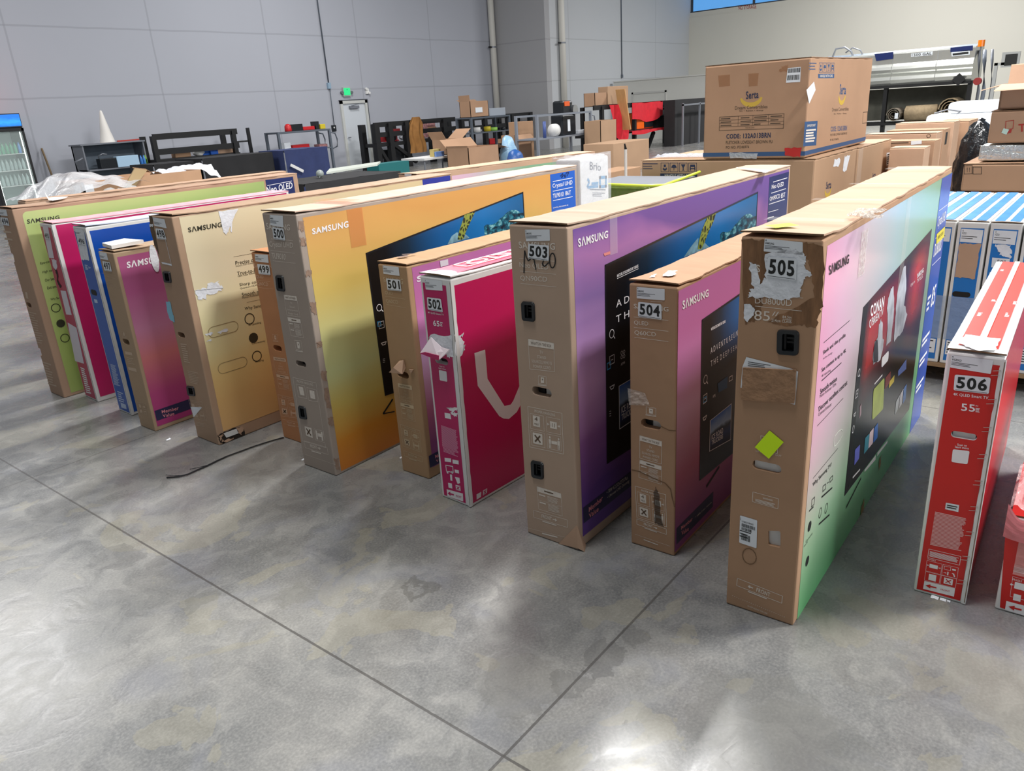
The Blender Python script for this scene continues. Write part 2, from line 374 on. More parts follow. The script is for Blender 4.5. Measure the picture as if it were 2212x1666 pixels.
# ------------------------------------------------------------------ cartons standing on their long edge
def carton(name, label, cat, B, yaw, W, L, H, board=kraft, group=None, z0=0, flap=True, flapm=None, holes=(), dents=None, gap=.004, seed=0, edge=kraft_in, round_=.006):
    yaw = math.radians(yaw); r = thing(name, (B[0], B[1], z0), yaw, label, cat, group)
    mb = MB(); m0 = mb; mb.span((0, 0, 0), (L, W, H)); mb.bevel(round_, 2)
    rnd = random.Random(seed)
    body = mb.obj('carton', board, r)
    E = Face((0, W, 0), (0, -1, 0), (0, 0, 1), r); F = Face((0, 0, 0), (1, 0, 0), (0, 0, 1), r); T = Face((0, W, H), (0, -1, 0), (1, 0, 0), r)
    hs = [h(E) if callable(h) else h for h in holes]
    if hs: carve(body, hs, E, .055)
    if dents: dents(body)
    if flap:
        # the closing flap: a sheet of corrugated board with worn, tabbed edges, raised a little at the near end
        fm = MB(); n = 46; th = .005
        top, bot = [], []
        for i in range(n+1):
            x = .003+(L-.002)*i/n; lift = .6*gap*max(0, 1-x/.16)+rnd.random()*.0012
            tab = .0005 if board.name.startswith('white') else (-.003 if (i//3) % 3 == 1 else .0015)
            y0 = tab-rnd.random()*.0016; y1 = W+.001+rnd.random()*(.0008 if board.name.startswith('white') else .003)
            xa = x+(rnd.uniform(-.004, .004) if i == 0 else 0)
            row = [(xa, y0, H+lift), (xa, y0+(y1-y0)*.33, H+lift+rnd.uniform(.0005, .003)), (xa, y0+(y1-y0)*.66, H+lift+rnd.uniform(.0005, .003)), (xa, y1, H+lift)]
            bot.append([fm.bm.verts.new(p) for p in row]); top.append([fm.bm.verts.new((p[0], p[1], p[2]+th)) for p in row])
        for A, sgn in ((top, 1), (bot, -1)):
            for a, bb in zip(A, A[1:]):
                for k in range(3): fm.bm.faces.new((a[k], bb[k], bb[k+1], a[k+1]))
        for k in (0, 3):
            for i in range(n): fm.bm.faces.new((top[i][k], top[i+1][k], bot[i+1][k], bot[i][k]))
        for i in (0, n):
            for k in range(3): f = fm.bm.faces.new((top[i][k], top[i][k+1], bot[i][k+1], bot[i][k])); f.material_index = 1
        fm.obj('top_flap', [flapm or board, edge], r)
    T.O = Vector((0, W, H+(.006+gap*.3 if flap else 0)))
    return r, E, F, T
def slot(*ps):
    """hand slot from a pixel centre, width and height in metres"""
    (p, w, h) = ps
    return lambda f: stadium(f, f.uv(p), w, h)
def boxhole(*q): return lambda f: rrect(f.q(*q), .16)
def insert(r, E, q):
    """moulded black carrying handle set into the board: rim, tray and two ribs"""
    uv = E.q(*q) if len(q) == 4 else q
    o = rrect(uv, .2, 5); c = bil(uv, .5, .5)
    inn = rrect(sub(uv, .26, .17, .80, .84), .12, 5)
    mb = MB(); n = len(o)
    A = [mb.bm.verts.new(E.pt(p, 1)) for p in o]; B = [mb.bm.verts.new(E.pt((c[0]+(p[0]-c[0])*.93, c[1]+(p[1]-c[1])*.95), 9)) for p in o]; C = [mb.bm.verts.new(E.pt(p, 7)) for p in inn]; D = [mb.bm.verts.new(E.pt(p, -45)) for p in inn]
    for X, Y in ((A, B), (B, C), (C, D)):
        for k in range(n): mb.bm.faces.new((X[k], X[(k+1) % n], Y[(k+1) % n], Y[k]))
    mb.bm.faces.new(D)
    h = mb.obj('handle_insert', black_pl, r, label='black plastic carrying handle')
    mb = MB()
    for b0 in (.50, .66):
        a = bil(uv, .30, b0); bb = bil(uv, .78, b0); mb.bar(E.pt(a, -12), E.pt(bb, -12), .005)
    a = bil(uv, .36, .2); bb = bil(uv, .36, .82); mb.bar(E.pt(a, -8), E.pt(bb, -8), .006)
    mb.obj('grip', black_rec, h)
def inserthole(*q): return lambda f: rrect(sub(f.q(*q), .24, .15, .82, .86), .12, 5)
def block(r, E, c, w, h, m=foam, depth=.03):
    """packing seen through a hand slot; dark blocks stand in for its inner shade"""
    u, v = c; p = E.O+E.R*u+E.U*v-E.N*(depth+.006); d = E.R*w+E.U*h+E.N*.012
    MB().box(p, (abs(d.x), abs(d.y), abs(d.z))).obj('foam_and_shade_fill', m, r, label='packing foam seen through the hand slot')
def label(r, f, q, lines=True, qr=False, l=2, bold_code=True):
    uv = f.q(*q) if not isinstance(q, tuple) or len(q) == 4 else q
    mb = MB(); shape(mb, f, rrect(uv, .05, 2), l); o = mb.obj('shipping_label', paper, r)
    if lines:
        mb = MB(); text(mb, f, 'A', sub(uv, .02, .82, .06, .95), l+.5, .02)
        greek(mb, f, sub(uv, .02, .2, .7, .5), 3, l+.5, .34, .4)
        if bold_code == True: pass
        elif bold_code: text(mb, f, bold_code, sub(uv, .02, .58, .26, .74), l+.5, .01)
        mb.obj('label_print', ink_k, o)
    return o
def lot(r, f, num, q, l=4):
    uv = f.q(*q); mb = MB(); shape(mb, f, rrect(uv, .1, 3), l); o = mb.obj('lot_sticker', paper, r, label='white lot number sticker')
    mb = MB(); text(mb, f, num, sub(uv, .07, .16, .93, .90), l+.6, .032); line(mb, f, bil(uv, .05, .06), bil(uv, .95, .06), .0012, l+.6)
    mb.obj('lot_number', ink_k, o)
def sheet(r, f, q, m, name='printed_panel', l=1, rounded=0):
    uv = f.q(*q); mb = MB()
    if rounded:
        o = rrect(uv, rounded, 6); us = []
        for p in o: us.append(((p[0]-uv[3][0])/(uv[2][0]-uv[3][0]), (p[1]-uv[3][1])/(uv[0][1]-uv[3][1])))
        shape(mb, f, o, l, us)
    else: art(mb, f, uv, l)
    return mb.obj(name, m, r), uv
def arrow(mb, f, q, l, left=False):
    P = [(0, .36), (.55, .36), (.55, .08), (1, .5), (.55, .92), (.55, .64), (0, .64)]
    if left: P = [(1-a, b) for a, b in P]
    shape(mb, f, [bil(q, a, b) for a, b in P], l)
def icon_x(mb, f, q, l, ink2=None):
    shape(mb, f, rrect(q, .06, 2), l)
    if ink2:
        line(ink2, f, bil(q, .22, .2), bil(q, .78, .8), .15*(Vector(q[1])-Vector(q[0])).length, l+.5); line(ink2, f, bil(q, .22, .8), bil(q, .78, .2), .15*(Vector(q[1])-Vector(q[0])).length, l+.5)
def handling(w, k, f, uv, l=1, th=.0018, head='PROPER HANDLING', n='4'):
    """care panel: heading and four pictograms"""
    frame(w, f, uv, th, l)
    text(w, f, head, sub(uv, .2, .89, .8, .955), l, .01)
    cells = [sub(uv, .06, .47, .46, .84), sub(uv, .54, .47, .94, .84), sub(uv, .06, .06, .46, .42), sub(uv, .54, .06, .94, .42)]
    for c in cells: frame(w, f, c, th*.7, l)
    shape(w, f, sub(cells[0], .2, .2, .72, .92), l); text(k, f, n, sub(cells[0], .32, .58, .55, .84), l+.5); text(k, f, 'MAX', sub(cells[0], .3, .3, .62, .44), l+.5)
    shape(w, f, sub(cells[1], .25, .3, .75, .76), l); text(k, f, '11', sub(cells[1], .4, .4, .6, .66), l+.5)
    arrow(w, f, sub(cells[1], .80, .4, .97, .66), l); arrow(w, f, sub(cells[1], .03, .4, .20, .66), l, True)
    icon_x(w, f, sub(cells[2], .12, .14, .84, .9), l, k)
    q = cells[3]; shape(w, f, sub(q, .3, .38, .72, .6), l)
    for a in (.1, .74):
        shape(w, f, rrect(sub(q, a+.04, .72, a+.15, .88), .45), l); shape(w, f, sub(q, a, .35, a+.17, .68), l); shape(w, f, sub(q, a, .06, a+.06, .36), l); shape(w, f, sub(q, a+.1, .06, a+.16, .36), l)
def whats_in(w, k, f, uv, rows, l=1):
    frame(w, f, uv, .0016, l); shape(w, f, sub(uv, 0, .78, 1, 1), l); text(k, f, "WHAT'S IN THE BOX", sub(uv, .1, .84, .9, .94), l+.5)
    for i, s in enumerate(rows):
        b = .62-.17*i; wd = min(.8, .07*len(s)); text(w, f, s, sub(uv, .5-wd/2, b-.05, .5+wd/2, b+.05), l)
def spec_box(w, k, f, uv, l=1, seed=3):
    frame(w, f, uv, .0014, l); shape(w, f, sub(uv, 0, .78, 1, 1), l); greek(k, f, sub(uv, .3, .84, .7, .94), 1, l+.5)
    line(w, f, bil(uv, 0, .42), bil(uv, 1, .42), .001, l)
    greek(w, f, sub(uv, .42, .46, .9, .72), 5, l, .4, .3, seed); greek(w, f, sub(uv, .42, .06, .9, .38), 6, l, .4, .3, seed+1); greek(w, f, sub(uv, .06, .62, .34, .72), 1, l, .6); greek(w, f, sub(uv, .06, .28, .34, .38), 1, l, .6)
def front_box(w, f, uv, l=1, left=False, s='FRONT'):
    frame(w, f, uv, .0018, l)
    if left: arrow(w, f, sub(uv, .24, .2, .36, .8), l, True); text(w, f, s, sub(uv, .44, .22, .74, .78), l, .02)
    else: text(w, f, s, sub(uv, .24, .28, .54, .78), l, .02); arrow(w, f, sub(uv, .57, .25, .70, .8), l)
    greek(w, f, sub(uv, .26, -.28, .7, -.08), 1, l, .7)
def small_icon(w, k, f, uv, l=1):
    frame(w, f, uv, .0014, l); shape(w, f, sub(uv, .3, .15, .7, .85), l); arrow_up = [bil(uv, a, b) for a, b in ((.42, .5), (.5, .72), (.58, .5))]; shape(k, f, arrow_up, l+.5)
    greek(w, f, sub(uv, -.1, -.22, 1.1, -.08), 1, l, .6)
def tapes(r, pieces, m=tape, name='tape_strip'):
    for pts in pieces: MB_ = MB(); MB_.poly(pts) if len(pts) < 5 else MB_.poly(pts); MB_.obj(name, m, r)
SAM = 'S\u039bMSUNG'
# ------------------------------------------------------------------ the row of television cartons
GR = 'television cartons standing in a row on the concrete'
def ghost(w, E, brand, l1, n1, l2, n2, l3, th=.0014):
    if brand: text(w, E, 'SAMSUNG', E.q(*brand), 1, .012)
    for a in (l1, l2, l3):
        if a: line(w, E, E.uv(a[0]), E.uv(a[1]), th, 1)
    if n1: text(w, E, n1[0], E.q(*n1[1:]), 1)
    if n2: text(w, E, n2[0], E.q(*n2[1:]), 1)
def ui_icons(w, F, scr, cx, ys, h=.016):
    """sidebar symbols of a television menu"""
    for i, y in enumerate(ys):
        u, v = bil(scr, cx, y)
        q = [(u-h, v+h), (u+h, v+h), (u+h, v-h), (u-h, v-h)]
        if i % 3 == 0:
            o = [(u+h*math.cos(t*.5236), v+h*math.sin(t*.5236)) for t in range(12)]
            for a, bb in zip(o, o[1:]+o[:1]): line(w, F, a, bb, .003, 3)
            if i == 0: line(w, F, (u+h*.7, v-h*.7), (u+h*1.4, v-h*1.5), .004, 3)
        elif i % 3 == 1: frame(w, F, q, .003, 3); line(w, F, (u-h*.5, v), (u+h*.5, v), .003, 3)
        else: frame(w, F, rrect(q, .4)[::3][:4], .004, 3)
def turtle(r, F, pts, head):
    mb = MB(); shape(mb, F, [F.uv(p) for p in head], 3); mb.obj('turtle_shell_picture', mat('turtle_pale', (120, 160, 176), .4, var=.45, vscale=24), r)
    mb = MB(); shape(mb, F, [F.uv(p) for p in pts], 3.5)
    m, nt, b = base_mat('turtle_skin'); tc = nt.nodes.new('ShaderNodeTexCoord'); v = nt.nodes.new('ShaderNodeTexVoronoi'); v.inputs['Scale'].default_value = 38; v.feature = 'DISTANCE_TO_EDGE'; nt.links.new(tc.outputs['Object'], v.inputs[0])
    nt.links.new(ramp(nt, v.outputs['Distance'], [(0, (150, 160, 70)), (.10, (140, 150, 60)), (.16, (44, 50, 34)), (1, (40, 46, 34))]), b.inputs['Base Color'])
    return mb.obj('turtle_flipper_picture', m, r)
def sea_screen(r, F, uv, kx=1):
    o = MB(); art(o, F, uv, 2); s = o.obj('screen_picture', sea('deep_sea_picture_'+str(len(MATS)+len(bpy.data.materials)), kx), r, label='printed picture of a television showing a deep sea film')
    mb = MB(); frame(mb, F, sub(uv, 0, 0, 1, 1), .008, 3); mb.obj('screen_bezel', mat('dark_bezel', (22, 26, 34), .3), s)
    mb = MB(); shape(mb, F, sub(uv, .0, 0, .055, 1), 2.5); mb.obj('menu_sidebar', mat('menu_black', (12, 13, 17), .3), s)
    return s
# --- 503
x503, E, F, T = carton('television_carton', 'kraft television carton with lot sticker 503 and a purple front print', 'box', (2.05, 1.424), .2, .240, 2.055, 1.207, kraft2, GR, gap=.012,
    holes=(slot((1170, 847), .088, .034), inserthole((1126.2, 650.4), (1155.4, 652.7), (1156.8, 696), (1128.6, 693)), inserthole((1147, 993.5), (1174.5, 999), (1175.3, 1037), (1149, 1031))), seed=3)
insert(x503, E, ((1126.2, 650.4), (1155.4, 652.7), (1156.8, 696), (1128.6, 693))); insert(x503, E, ((1147, 993.5), (1174.5, 999), (1175.3, 1037), (1149, 1031)))
block(x503, E, E.uv((1160, 846)), .03, .05, black_rec); block(x503, E, E.uv((1182, 848)), .05, .05)  # black block is the shade inside the slot, the other is foam
w, k = MB(), MB()
ghost(w, E, ((1120, 521.5), (1199.5, 525), (1199, 540), (1122, 536.5)), ((1122, 558.6), (1198, 564.4)), ('Neo QLED', (1122, 566), (1185, 571), (1184.5, 584.5), (1123.3, 579)), ((1123.4, 585.4), (1200.8, 592.6)), ('QN90CD', (1123.7, 595), (1182, 598), (1182, 611), (1124.8, 607.3)), ((1124.8, 612.4), (1202, 620)))
whats_in(w, k, E, E.q((1141, 732.3), (1196.5, 741.5), (1198.4, 803), (1144.7, 797)), ('TV', 'STAND', 'SOLARCELL REMOTE', 'POWER CORD'))
small_icon(w, k, E, E.q((1163.5, 811.5), (1180.5, 814), (1180.5, 831), (1163.5, 829)))
handling(w, k, E, E.q((1140.3, 878), (1214, 893), (1217.8, 981), (1144.7, 965.5)))
spec_box(w, k, E, E.q((1160, 1051), (1212, 1066.5), (1215, 1115), (1164, 1100)))
front_box(w, E, E.q((1153, 1102.5), (1225.7, 1123.3), (1226, 1139.5), (1153.5, 1117.5)))
line(w, E, E.uv((1138, 1140)), E.uv((1246, 1167)), .001, 1); greek(w, E, E.q((1171, 1150), (1206, 1159), (1206, 1163), (1171, 1154)), 1, 1, .7)
w.obj('printed_markings', ink_w, x503); k.obj('printed_details', mat('brown_ink', (104, 84, 66), .7), x503)
label(x503, E, ((1134.2, 496), (1187.8, 495.4), (1188.4, 520), (1136.9, 521)), bold_code='SAMSUNG'); lot(x503, E, '503', ((1141.9, 526.8), (1187, 530), (1186.3, 564), (1140.8, 557.4)))
mb = MB()
def scrawl(f, strokes, th, l=2):
    for st in strokes:
        uv = [f.uv(p) for p in st]
        for a, bb in zip(uv, uv[1:]): line(mb, f, a, bb, th, l)
scrawl(E, [[(1132.5, 590), (1133, 565), (1134, 541), (1138, 556), (1142, 564), (1148, 558), (1154, 560), (1156, 570), (1158.5, 583)], [(1175, 562), (1172, 571), (1177, 576), (1186, 567)],
           [(1194+6.3*math.cos(t*.45), 563+16*math.sin(t*.45)) for t in range(15)]], .0045, 3)
mb.obj('marker_scrawl', ink_k, x503, label='handwritten black marker letters')
q = [(1237, 496), (1704, 370), (0, 0), (1261, 1158)]
a, bq, dq = F.uv(q[0]), F.uv(q[1]), F.uv(q[3]); U1 = bq[0]
pan = [(a[0], a[1]), (U1, a[1]), (U1, dq[1]), (a[0], dq[1])]
mb = MB(); art(mb, F, pan, 1)
p503 = mb.obj('printed_panel', grad('violet_cloud_print', [(0, (96, 60, 142)), (.14, (98, 60, 140)), (.34, (150, 96, 160)), (.52, (214, 164, 214)), (.62, (196, 150, 206)), (.80, (150, 118, 180)), (.93, (166, 112, 172)), (1, (112, 80, 152))], .10, .26), x503, label='purple cloud print on the carton front')
mb = MB(); text(mb, F, SAM, F.q((1247, 514.8), (1312.6, 496.7), (1312, 514), (1248.5, 534.3)), 3, .03); mb.obj('brand_lettering', ink_bright, x503)
st = F.uv((1307, 574)); sr = F.uv((1636, 416)); sb = F.uv((1311, 1000)); S = [st, sr, (sr[0], .215), sb]
s503 = sea_screen(x503, F, S)
turtle(s503, F, ((1526, 471), (1546, 460), (1540, 479), (1530, 500), (1521, 524), (1514, 538), (1506, 539), (1509, 520), (1515, 498)), ((1476, 556), (1490, 535), (1505, 516), (1508, 514), (1506, 539), (1514, 538), (1521, 524), (1531, 534), (1500, 546)))
w = MB(); text(w, F, 'NATURE DOCUMENTARY SERIES', F.q((1331.7, 593), (1377.7, 571.2), (1377.7, 577.7), (1332, 599.4)), 3, .03); line(w, F, F.uv((1332, 602)), F.uv((1378, 580.5)), .002, 3)
b0 = F.uv((1330.2, 664.9)); b1 = F.uv((1330.6, 648.9)); hh = b1[1]-b0[1]
text(w, F, 'A D V E N T U R E  U N D E R', [(b0[0], b1[1]), (b0[0]+.74, b1[1]), (b0[0]+.74, b0[1]), b0], 3)
c0 = F.uv((1330, 698)); text(w, F, 'T H E  D E E P  S E A', [(c0[0], c0[1]+hh), (c0[0]+.55, c0[1]+hh), (c0[0]+.55, c0[1]), c0], 3)
ui_icons(w, F, S, .028, (.66, .53, .40)); text(w, F, 'APPS', F.q((1340, 785), (1349, 780), (1349, 785), (1340, 791)), 3)
for i in (0, 1):
    for j in (0, 1):
        cq = F.uv((1342+5*i, 762+9.5*j-2*i)); o = [(cq[0]+.007*math.cos(t*.7854), cq[1]+.007*math.sin(t*.7854)) for t in range(8)]
        for a_, b_ in zip(o, o[1:]+o[:1]): line(w, F, a_, b_, .0025, 3)
for y in (889, 894, 899): line(w, F, F.uv((1315.5, y)), F.uv((1319, y-1.2)), .002, 3)
w.obj('screen_lettering', ink_bright, s503)
mb = MB(); frame(mb, F, F.q((1310.5, 786), (1318, 781), (1318, 795), (1310.8, 799)), .005, 3); mb.obj('menu_symbol', mat('menu_blue', (60, 160, 220), .4), s503)
t0 = F.uv((1335.5, 834)); tb = F.uv((1337, 928)); TQ = [(t0[0], t0[1]), (t0[0]+.2, t0[1]), (t0[0]+.2, tb[1]), (t0[0], tb[1])]
def poster(parent, F, TQ):
    mb = MB(); shape(mb, F, TQ, 3); o = mb.obj('film_poster', ink_bright, parent)
    mb = MB(); art(mb, F, sub(TQ, .02, .02, .98, .985), 3.5); mb.obj('poster_picture', grad('icy_road_'+str(len(bpy.data.materials)), [(0, (10, 18, 40)), (.3, (30, 60, 110)), (.5, (40, 52, 70)), (.6, (150, 180, 215)), (1, (40, 100, 185))], 0, .2), o)
    mb = MB(); text(mb, F, 'ICE ROAD', sub(TQ, .08, .34, .6, .5), 4.5, .02); text(mb, F, 'TRUCKERS', sub(TQ, .08, .18, .6, .32), 4.5, .02); mb.obj('poster_title', ink_bright, o)
poster(s503, F, TQ)
def member(r, F, q0, qb, u1, M1, V1, extra=None, fade=True):
    """dark band at the foot of the print with the club wording"""
    a, d = F.uv(q0), F.uv(qb); mb = MB(); art(mb, F, [(a[0], a[1]), (u1, a[1]), (u1, d[1]), (a[0], d[1])], 2)
    o = mb.obj('member_band', mat('navy_band', (38, 34, 74), .4), r)
    mb = MB(); text(mb, F, 'Member', F.q(*M1), 3, .012); text(mb, F, 'Value', F.q(*V1), 3, .012); mb.obj('band_lettering', mat('peach_ink', (236, 150, 160), .5), o)
    if extra:
        mb = MB()
        for s_, q_ in extra: text(mb, F, s_, F.q(*q_), 3)
        mb.obj('band_notes', ink_w, o)
member(x503, F, (1259, 1097), (1261.5, 1130), U1, ((1271, 1096), (1301, 1069), (1301, 1081), (1271, 1107)), ((1271, 1110), (1292, 1093), (1292, 1104), (1272, 1120)),
       (('\u2022 70W 4.2.2Ch/OTS Plus', ((1310, 1060), (1355, 1027), (1355, 1035), (1310, 1068))), ('\u2022 Ultimate UHD Dimming', ((1311, 1072), (1358, 1035), (1358, 1044), (1311, 1079)))))
def side_band(r, F, qtop, u1, vb, colr, items, lines_, txt=(), name='model_band'):
    a = F.uv(qtop); mb = MB(); art(mb, F, [(a[0], a[1]), (u1, a[1]), (u1, vb), (a[0], vb)], 2); o = mb.obj(name, colr, r, label='blue model name band')
    mb = MB()
    for s_, q_ in items: text(mb, F, s_, F.q(*q_), 3, .012)
    for p_, q_ in lines_: line(mb, F, F.uv(p_), F.uv(q_), .0035, 3)
    for q_, n_ in txt: greek(mb, F, F.q(*q_), n_, 3, .5)
    mb.obj('band_lettering', ink_bright, o)
    return o
navy = mat('navy_print', (30, 44, 98), .3, var=.05)
cb = lambda x, y: (1560+x/7.373, 330+y/7.373)
side_band(x503, F, (1662, 383), U1, dq[1], navy, (('Neo QLED', (cb(785, 510), cb(975, 460), cb(972, 540), cb(780, 592))), ('QN90CD', (cb(752, 705), cb(912, 650), cb(912, 735), cb(750, 778))), ('85T', (cb(930, 650), cb(998, 628), cb(996, 700), cb(930, 725)))),
    ((cb(806, 468), cb(1030, 400)), (cb(775, 645), cb(1008, 572)), (cb(740, 822), cb(988, 742))), (((cb(730, 940), cb(895, 895), cb(895, 912), cb(730, 962)), 1), ((cb(716, 1030), cb(820, 1003), cb(820, 1030), cb(716, 1060)), 1)))
mb = MB(); shape(mb, F, F.q((1303, 547.5), (1317, 542.5), (1317.5, 549), (1305, 553)), 3); mb.obj('torn_sticker', mat('pink_sticker', (226, 140, 134), .6), x503)
mb = MB(); T0 = [(.02, .24), (.22, .24), (.22, .29), (.02, .29)]; mb.poly([T.pt(p, 6) for p in T0]); mb.obj('tape_strip', tape, x503); mb = MB(); ut = F.uv((1316, 490))[0]; mb.poly([F.pt(p, 4) for p in ((ut, 1.205), (ut+.05, 1.205), (ut+.05, 1.07), (ut, 1.07))]); mb.obj('tape_strip', tape, x503)
mb = MB(); shape(mb, T, torn([T.uv((1590, 364)), T.uv((1664, 371)), T.uv((1655, 377)), T.uv((1602, 367))], .008, 8, 2), 9); mb.obj('tape_patch', mat('bright_tape', (250, 250, 250), .2, bump=.8, bscale=50), x503)
# flared lower corner
mb = MB(); mb.poly([(0, .002, .11), (-.002, .09, .0), (-.004, 0, .012), (.004, -.026, -.0)]); mb.poly([(0, .002, .11), (.004, -.026, 0), (.05, -.002, .0)]); mb.bm.normal_update(); mb.obj('splayed_corner', kraft, x503, label='crushed lower corner of the carton')

# --- 500
c5 = lambda x, y: (540+x/2.686, 420+y/2.686)
x500, E, F, T = carton('television_carton', 'greyish kraft television carton with lot sticker 500 and an orange front print', 'box', (1.964, 2.734), .12, .241, 2.108, 1.216, mat('kraft_grey_side', (166, 152, 140), .7, var=.06, vscale=3), GR, gap=.014,
    flapm=mat('pale_kraft', (206, 178, 158), .72, var=.04), holes=(slot((650, 786), .075, .026), inserthole(c5(150, 466), c5(195, 472), c5(207, 566), c5(160, 560)), inserthole(c5(281, 1224), c5(322, 1234), c5(334, 1308), c5(291, 1300))), seed=4)
insert(x500, E, (c5(150, 466), c5(195, 472), c5(207, 566), c5(160, 560))); insert(x500, E, (c5(281, 1224), c5(322, 1234), c5(334, 1308), c5(291, 1300)))
block(x500, E, E.uv((646, 785)), .03, .03, black_rec)  # black block darkens the slot in place of its own shade
w, k = MB(), MB()
ghost(w, E, (c5(93, 165), c5(232, 175), c5(232, 210), c5(98, 203)), (c5(122, 258), c5(250, 268)), ('Crystal UHD', c5(112, 272), c5(250, 280), c5(249, 320), c5(116, 312)), (c5(120, 325), c5(262, 342)), ('TU9010', c5(125, 338), c5(207, 346), c5(207, 380), c5(130, 372)), (c5(133, 385), c5(265, 400)))
whats_in(w, k, E, E.q(c5(197, 583), c5(270, 592), c5(292, 712), c5(215, 700)), ('TV', 'Stand', 'Samsung remote', 'Power Cord')); spec_box(w, k, E, E.q(c5(218, 712), c5(292, 725), c5(312, 832), c5(240, 820)))
small_icon(w, k, E, E.q(c5(259, 846), c5(297, 850), c5(305, 905), c5(268, 900)))
hq = E.q(c5(250, 1062), c5(384, 1095), c5(440, 1470), c5(305, 1430))
frame(w, E, hq, .0018, 1); text(w, E, 'PROPER HANDLING', E.q(c5(272, 1076), c5(366, 1098), c5(367, 1113), c5(274, 1090)), 1)
for a_ in ((c5(268, 1100), c5(318, 1112), c5(332, 1185), c5(283, 1175)), (c5(330, 1120), c5(386, 1135), c5(395, 1205), c5(342, 1195))): frame(w, E, E.q(*a_), .0014, 1); shape(w, E, sub(E.q(*a_), .25, .2, .75, .85), 1)
icon_x(w, E, E.q(c5(317, 1345), c5(357, 1355), c5(366, 1415), c5(327, 1400)), 1, k); cq = E.q(c5(372, 1360), c5(428, 1375), c5(435, 1440), c5(382, 1425)); frame(w, E, cq, .0014, 1)
for a_ in (.12, .7): shape(w, E, sub(cq, a_, .1, a_+.16, .9), 1)
shape(w, E, sub(cq, .3, .4, .7, .7), 1)
front_box(w, E, E.q(c5(316, 1430), c5(448, 1468), c5(455, 1510), c5(322, 1470)))
line(w, E, E.uv(c5(310, 1505)), E.uv(c5(500, 1570)), .001, 1)
w.obj('printed_markings', ink_w, x500); k.obj('printed_details', MATS['brown_ink'], x500)
label(x500, E, (c5(115, 118), c5(192, 124), c5(195, 192), c5(120, 178)), bold_code='SAMSUNG'); lot(x500, E, '500', (c5(132, 190), c5(197, 198), c5(208, 268), c5(140, 258)))
a = F.uv((653.7, 470.5)); bq = F.uv((1241, 368)); dq = F.uv((739, 1017)); U1 = bq[0]
mb = MB(); art(mb, F, [(a[0], a[1]), (U1, a[1]), (U1, dq[1]), (a[0], dq[1])], 1)
mb.obj('printed_panel', grad('orange_lime_print', [(0, (205, 122, 40)), (.12, (214, 140, 46)), (.28, (208, 184, 98)), (.42, (202, 206, 146)), (.56, (212, 208, 142)), (.74, (222, 192, 104)), (.90, (220, 172, 96)), (1, (212, 158, 86))], .05, .14), x500, label='orange and lime print on the carton front')
mb = MB(); text(mb, F, 'SAMSUNG', F.q((672.9, 493.9), (751.9, 477), (752.3, 491.2), (674.3, 506.8)), 3, .03); mb.obj('brand_lettering', ink_bright, x500)
st = F.uv((791, 548)); sr = F.uv((1129, 416)); sb = F.uv((832, 853.5)); S = [st, sr, (sr[0], .20), sb]
s500 = sea_screen(x500, F, S)
turtle(s500, F, ((1003, 464), (1026, 457), (1012, 487), (1006, 500), (1001, 515), (994, 519), (987.5, 517), (991, 500)), ((966, 528), (975, 510), (986, 502), (990, 503), (987.5, 517), (994, 519), (1001, 515), (1005, 506), (1014, 514)))
w = MB(); ui_icons(w, F, S, .028, (.62, .50, .38)); 
for y in (776, 779.5, 783): line(w, F, F.uv((826.5, y)), F.uv((831, y-.8)), .002, 3)
w.obj('screen_lettering', ink_bright, s500)
mb = MB(); frame(mb, F, F.q((814.5, 696), (821, 694.5), (822.5, 704), (816, 705.5)), .005, 3); mb.obj('menu_symbol', MATS['menu_blue'], s500)
mb = MB(); e = [F.uv((848, 862)), F.uv((827, 894)), F.uv((852, 889))]; line(mb, F, e[0], e[1], .010, 3); line(mb, F, e[1], e[2], .006, 3); mb.obj('picture_stand', ink_k, x500)
c4 = lambda x, y: (1100+x/5.207, 160+y/5.207)
blue = mat('cobalt_print', (38, 98, 196), .35)
side_band(x500, F, c4(458, 1130), U1, dq[1], blue, (('Crystal UHD', (c4(484, 1235), c4(708, 1193), c4(706, 1255), c4(486, 1296))), ('TU9010', (c4(487, 1348), c4(608, 1322), c4(608, 1374), c4(489, 1398))), ('86T', (c4(628, 1318), c4(690, 1306), c4(690, 1356), c4(628, 1368))), ('CRYSTAL PROCESSOR 4K', (c4(490, 1500), c4(662, 1466), c4(662, 1480), c4(490, 1514)))),
    ((c4(487, 1210), c4(710, 1168)), (c4(488, 1319), c4(710, 1273)), (c4(490, 1425), c4(710, 1379))))
mb = MB(); scrawl(F, [[c4(570, 1150), c4(600, 1118), c4(585, 1168), c4(615, 1130), c4(625, 1165), c4(640, 1110), c4(668, 1106), c4(645, 1150)]], .006, 4); mb.obj('marker_scrawl', mat('dark_blue_ink', (20, 40, 96), .5), x500)
mb = MB(); mb.poly([F.pt(p, 4) for p in ((.27, 1.2), (.36, 1.2), (.36, 1.03), (.27, 1.03))]); mb.obj('tape_strip', mat('amber_tape', (226, 150, 90), .2, alpha=.45), x500); mb = MB(); mb.poly([T.pt(p, 9) for p in ((0, .27), (.24, .27), (.24, .36), (0, .36))]); mb.obj('tape_strip', mat('amber_tape', (226, 150, 90), .2, alpha=.45), x500)
mb = MB()
for i, (z, hz) in enumerate(((1.19, .05), (1.12, .04), (.98, .03), (.84, .06), (.66, .03), (.52, .05), (.44, .11), (.30, .05), (.09, .07))):
    mb.poly([F.pt(p, 2) for p in torn([(.004, z), (.03+.012*random.random(), z-.005), (.028, z-hz), (.004, z-hz*.8)], .005, 5, i)])
mb.obj('scuff_marks', mat('scuffed_board', (150, 124, 106), .8, var=.2, vscale=60), x500)

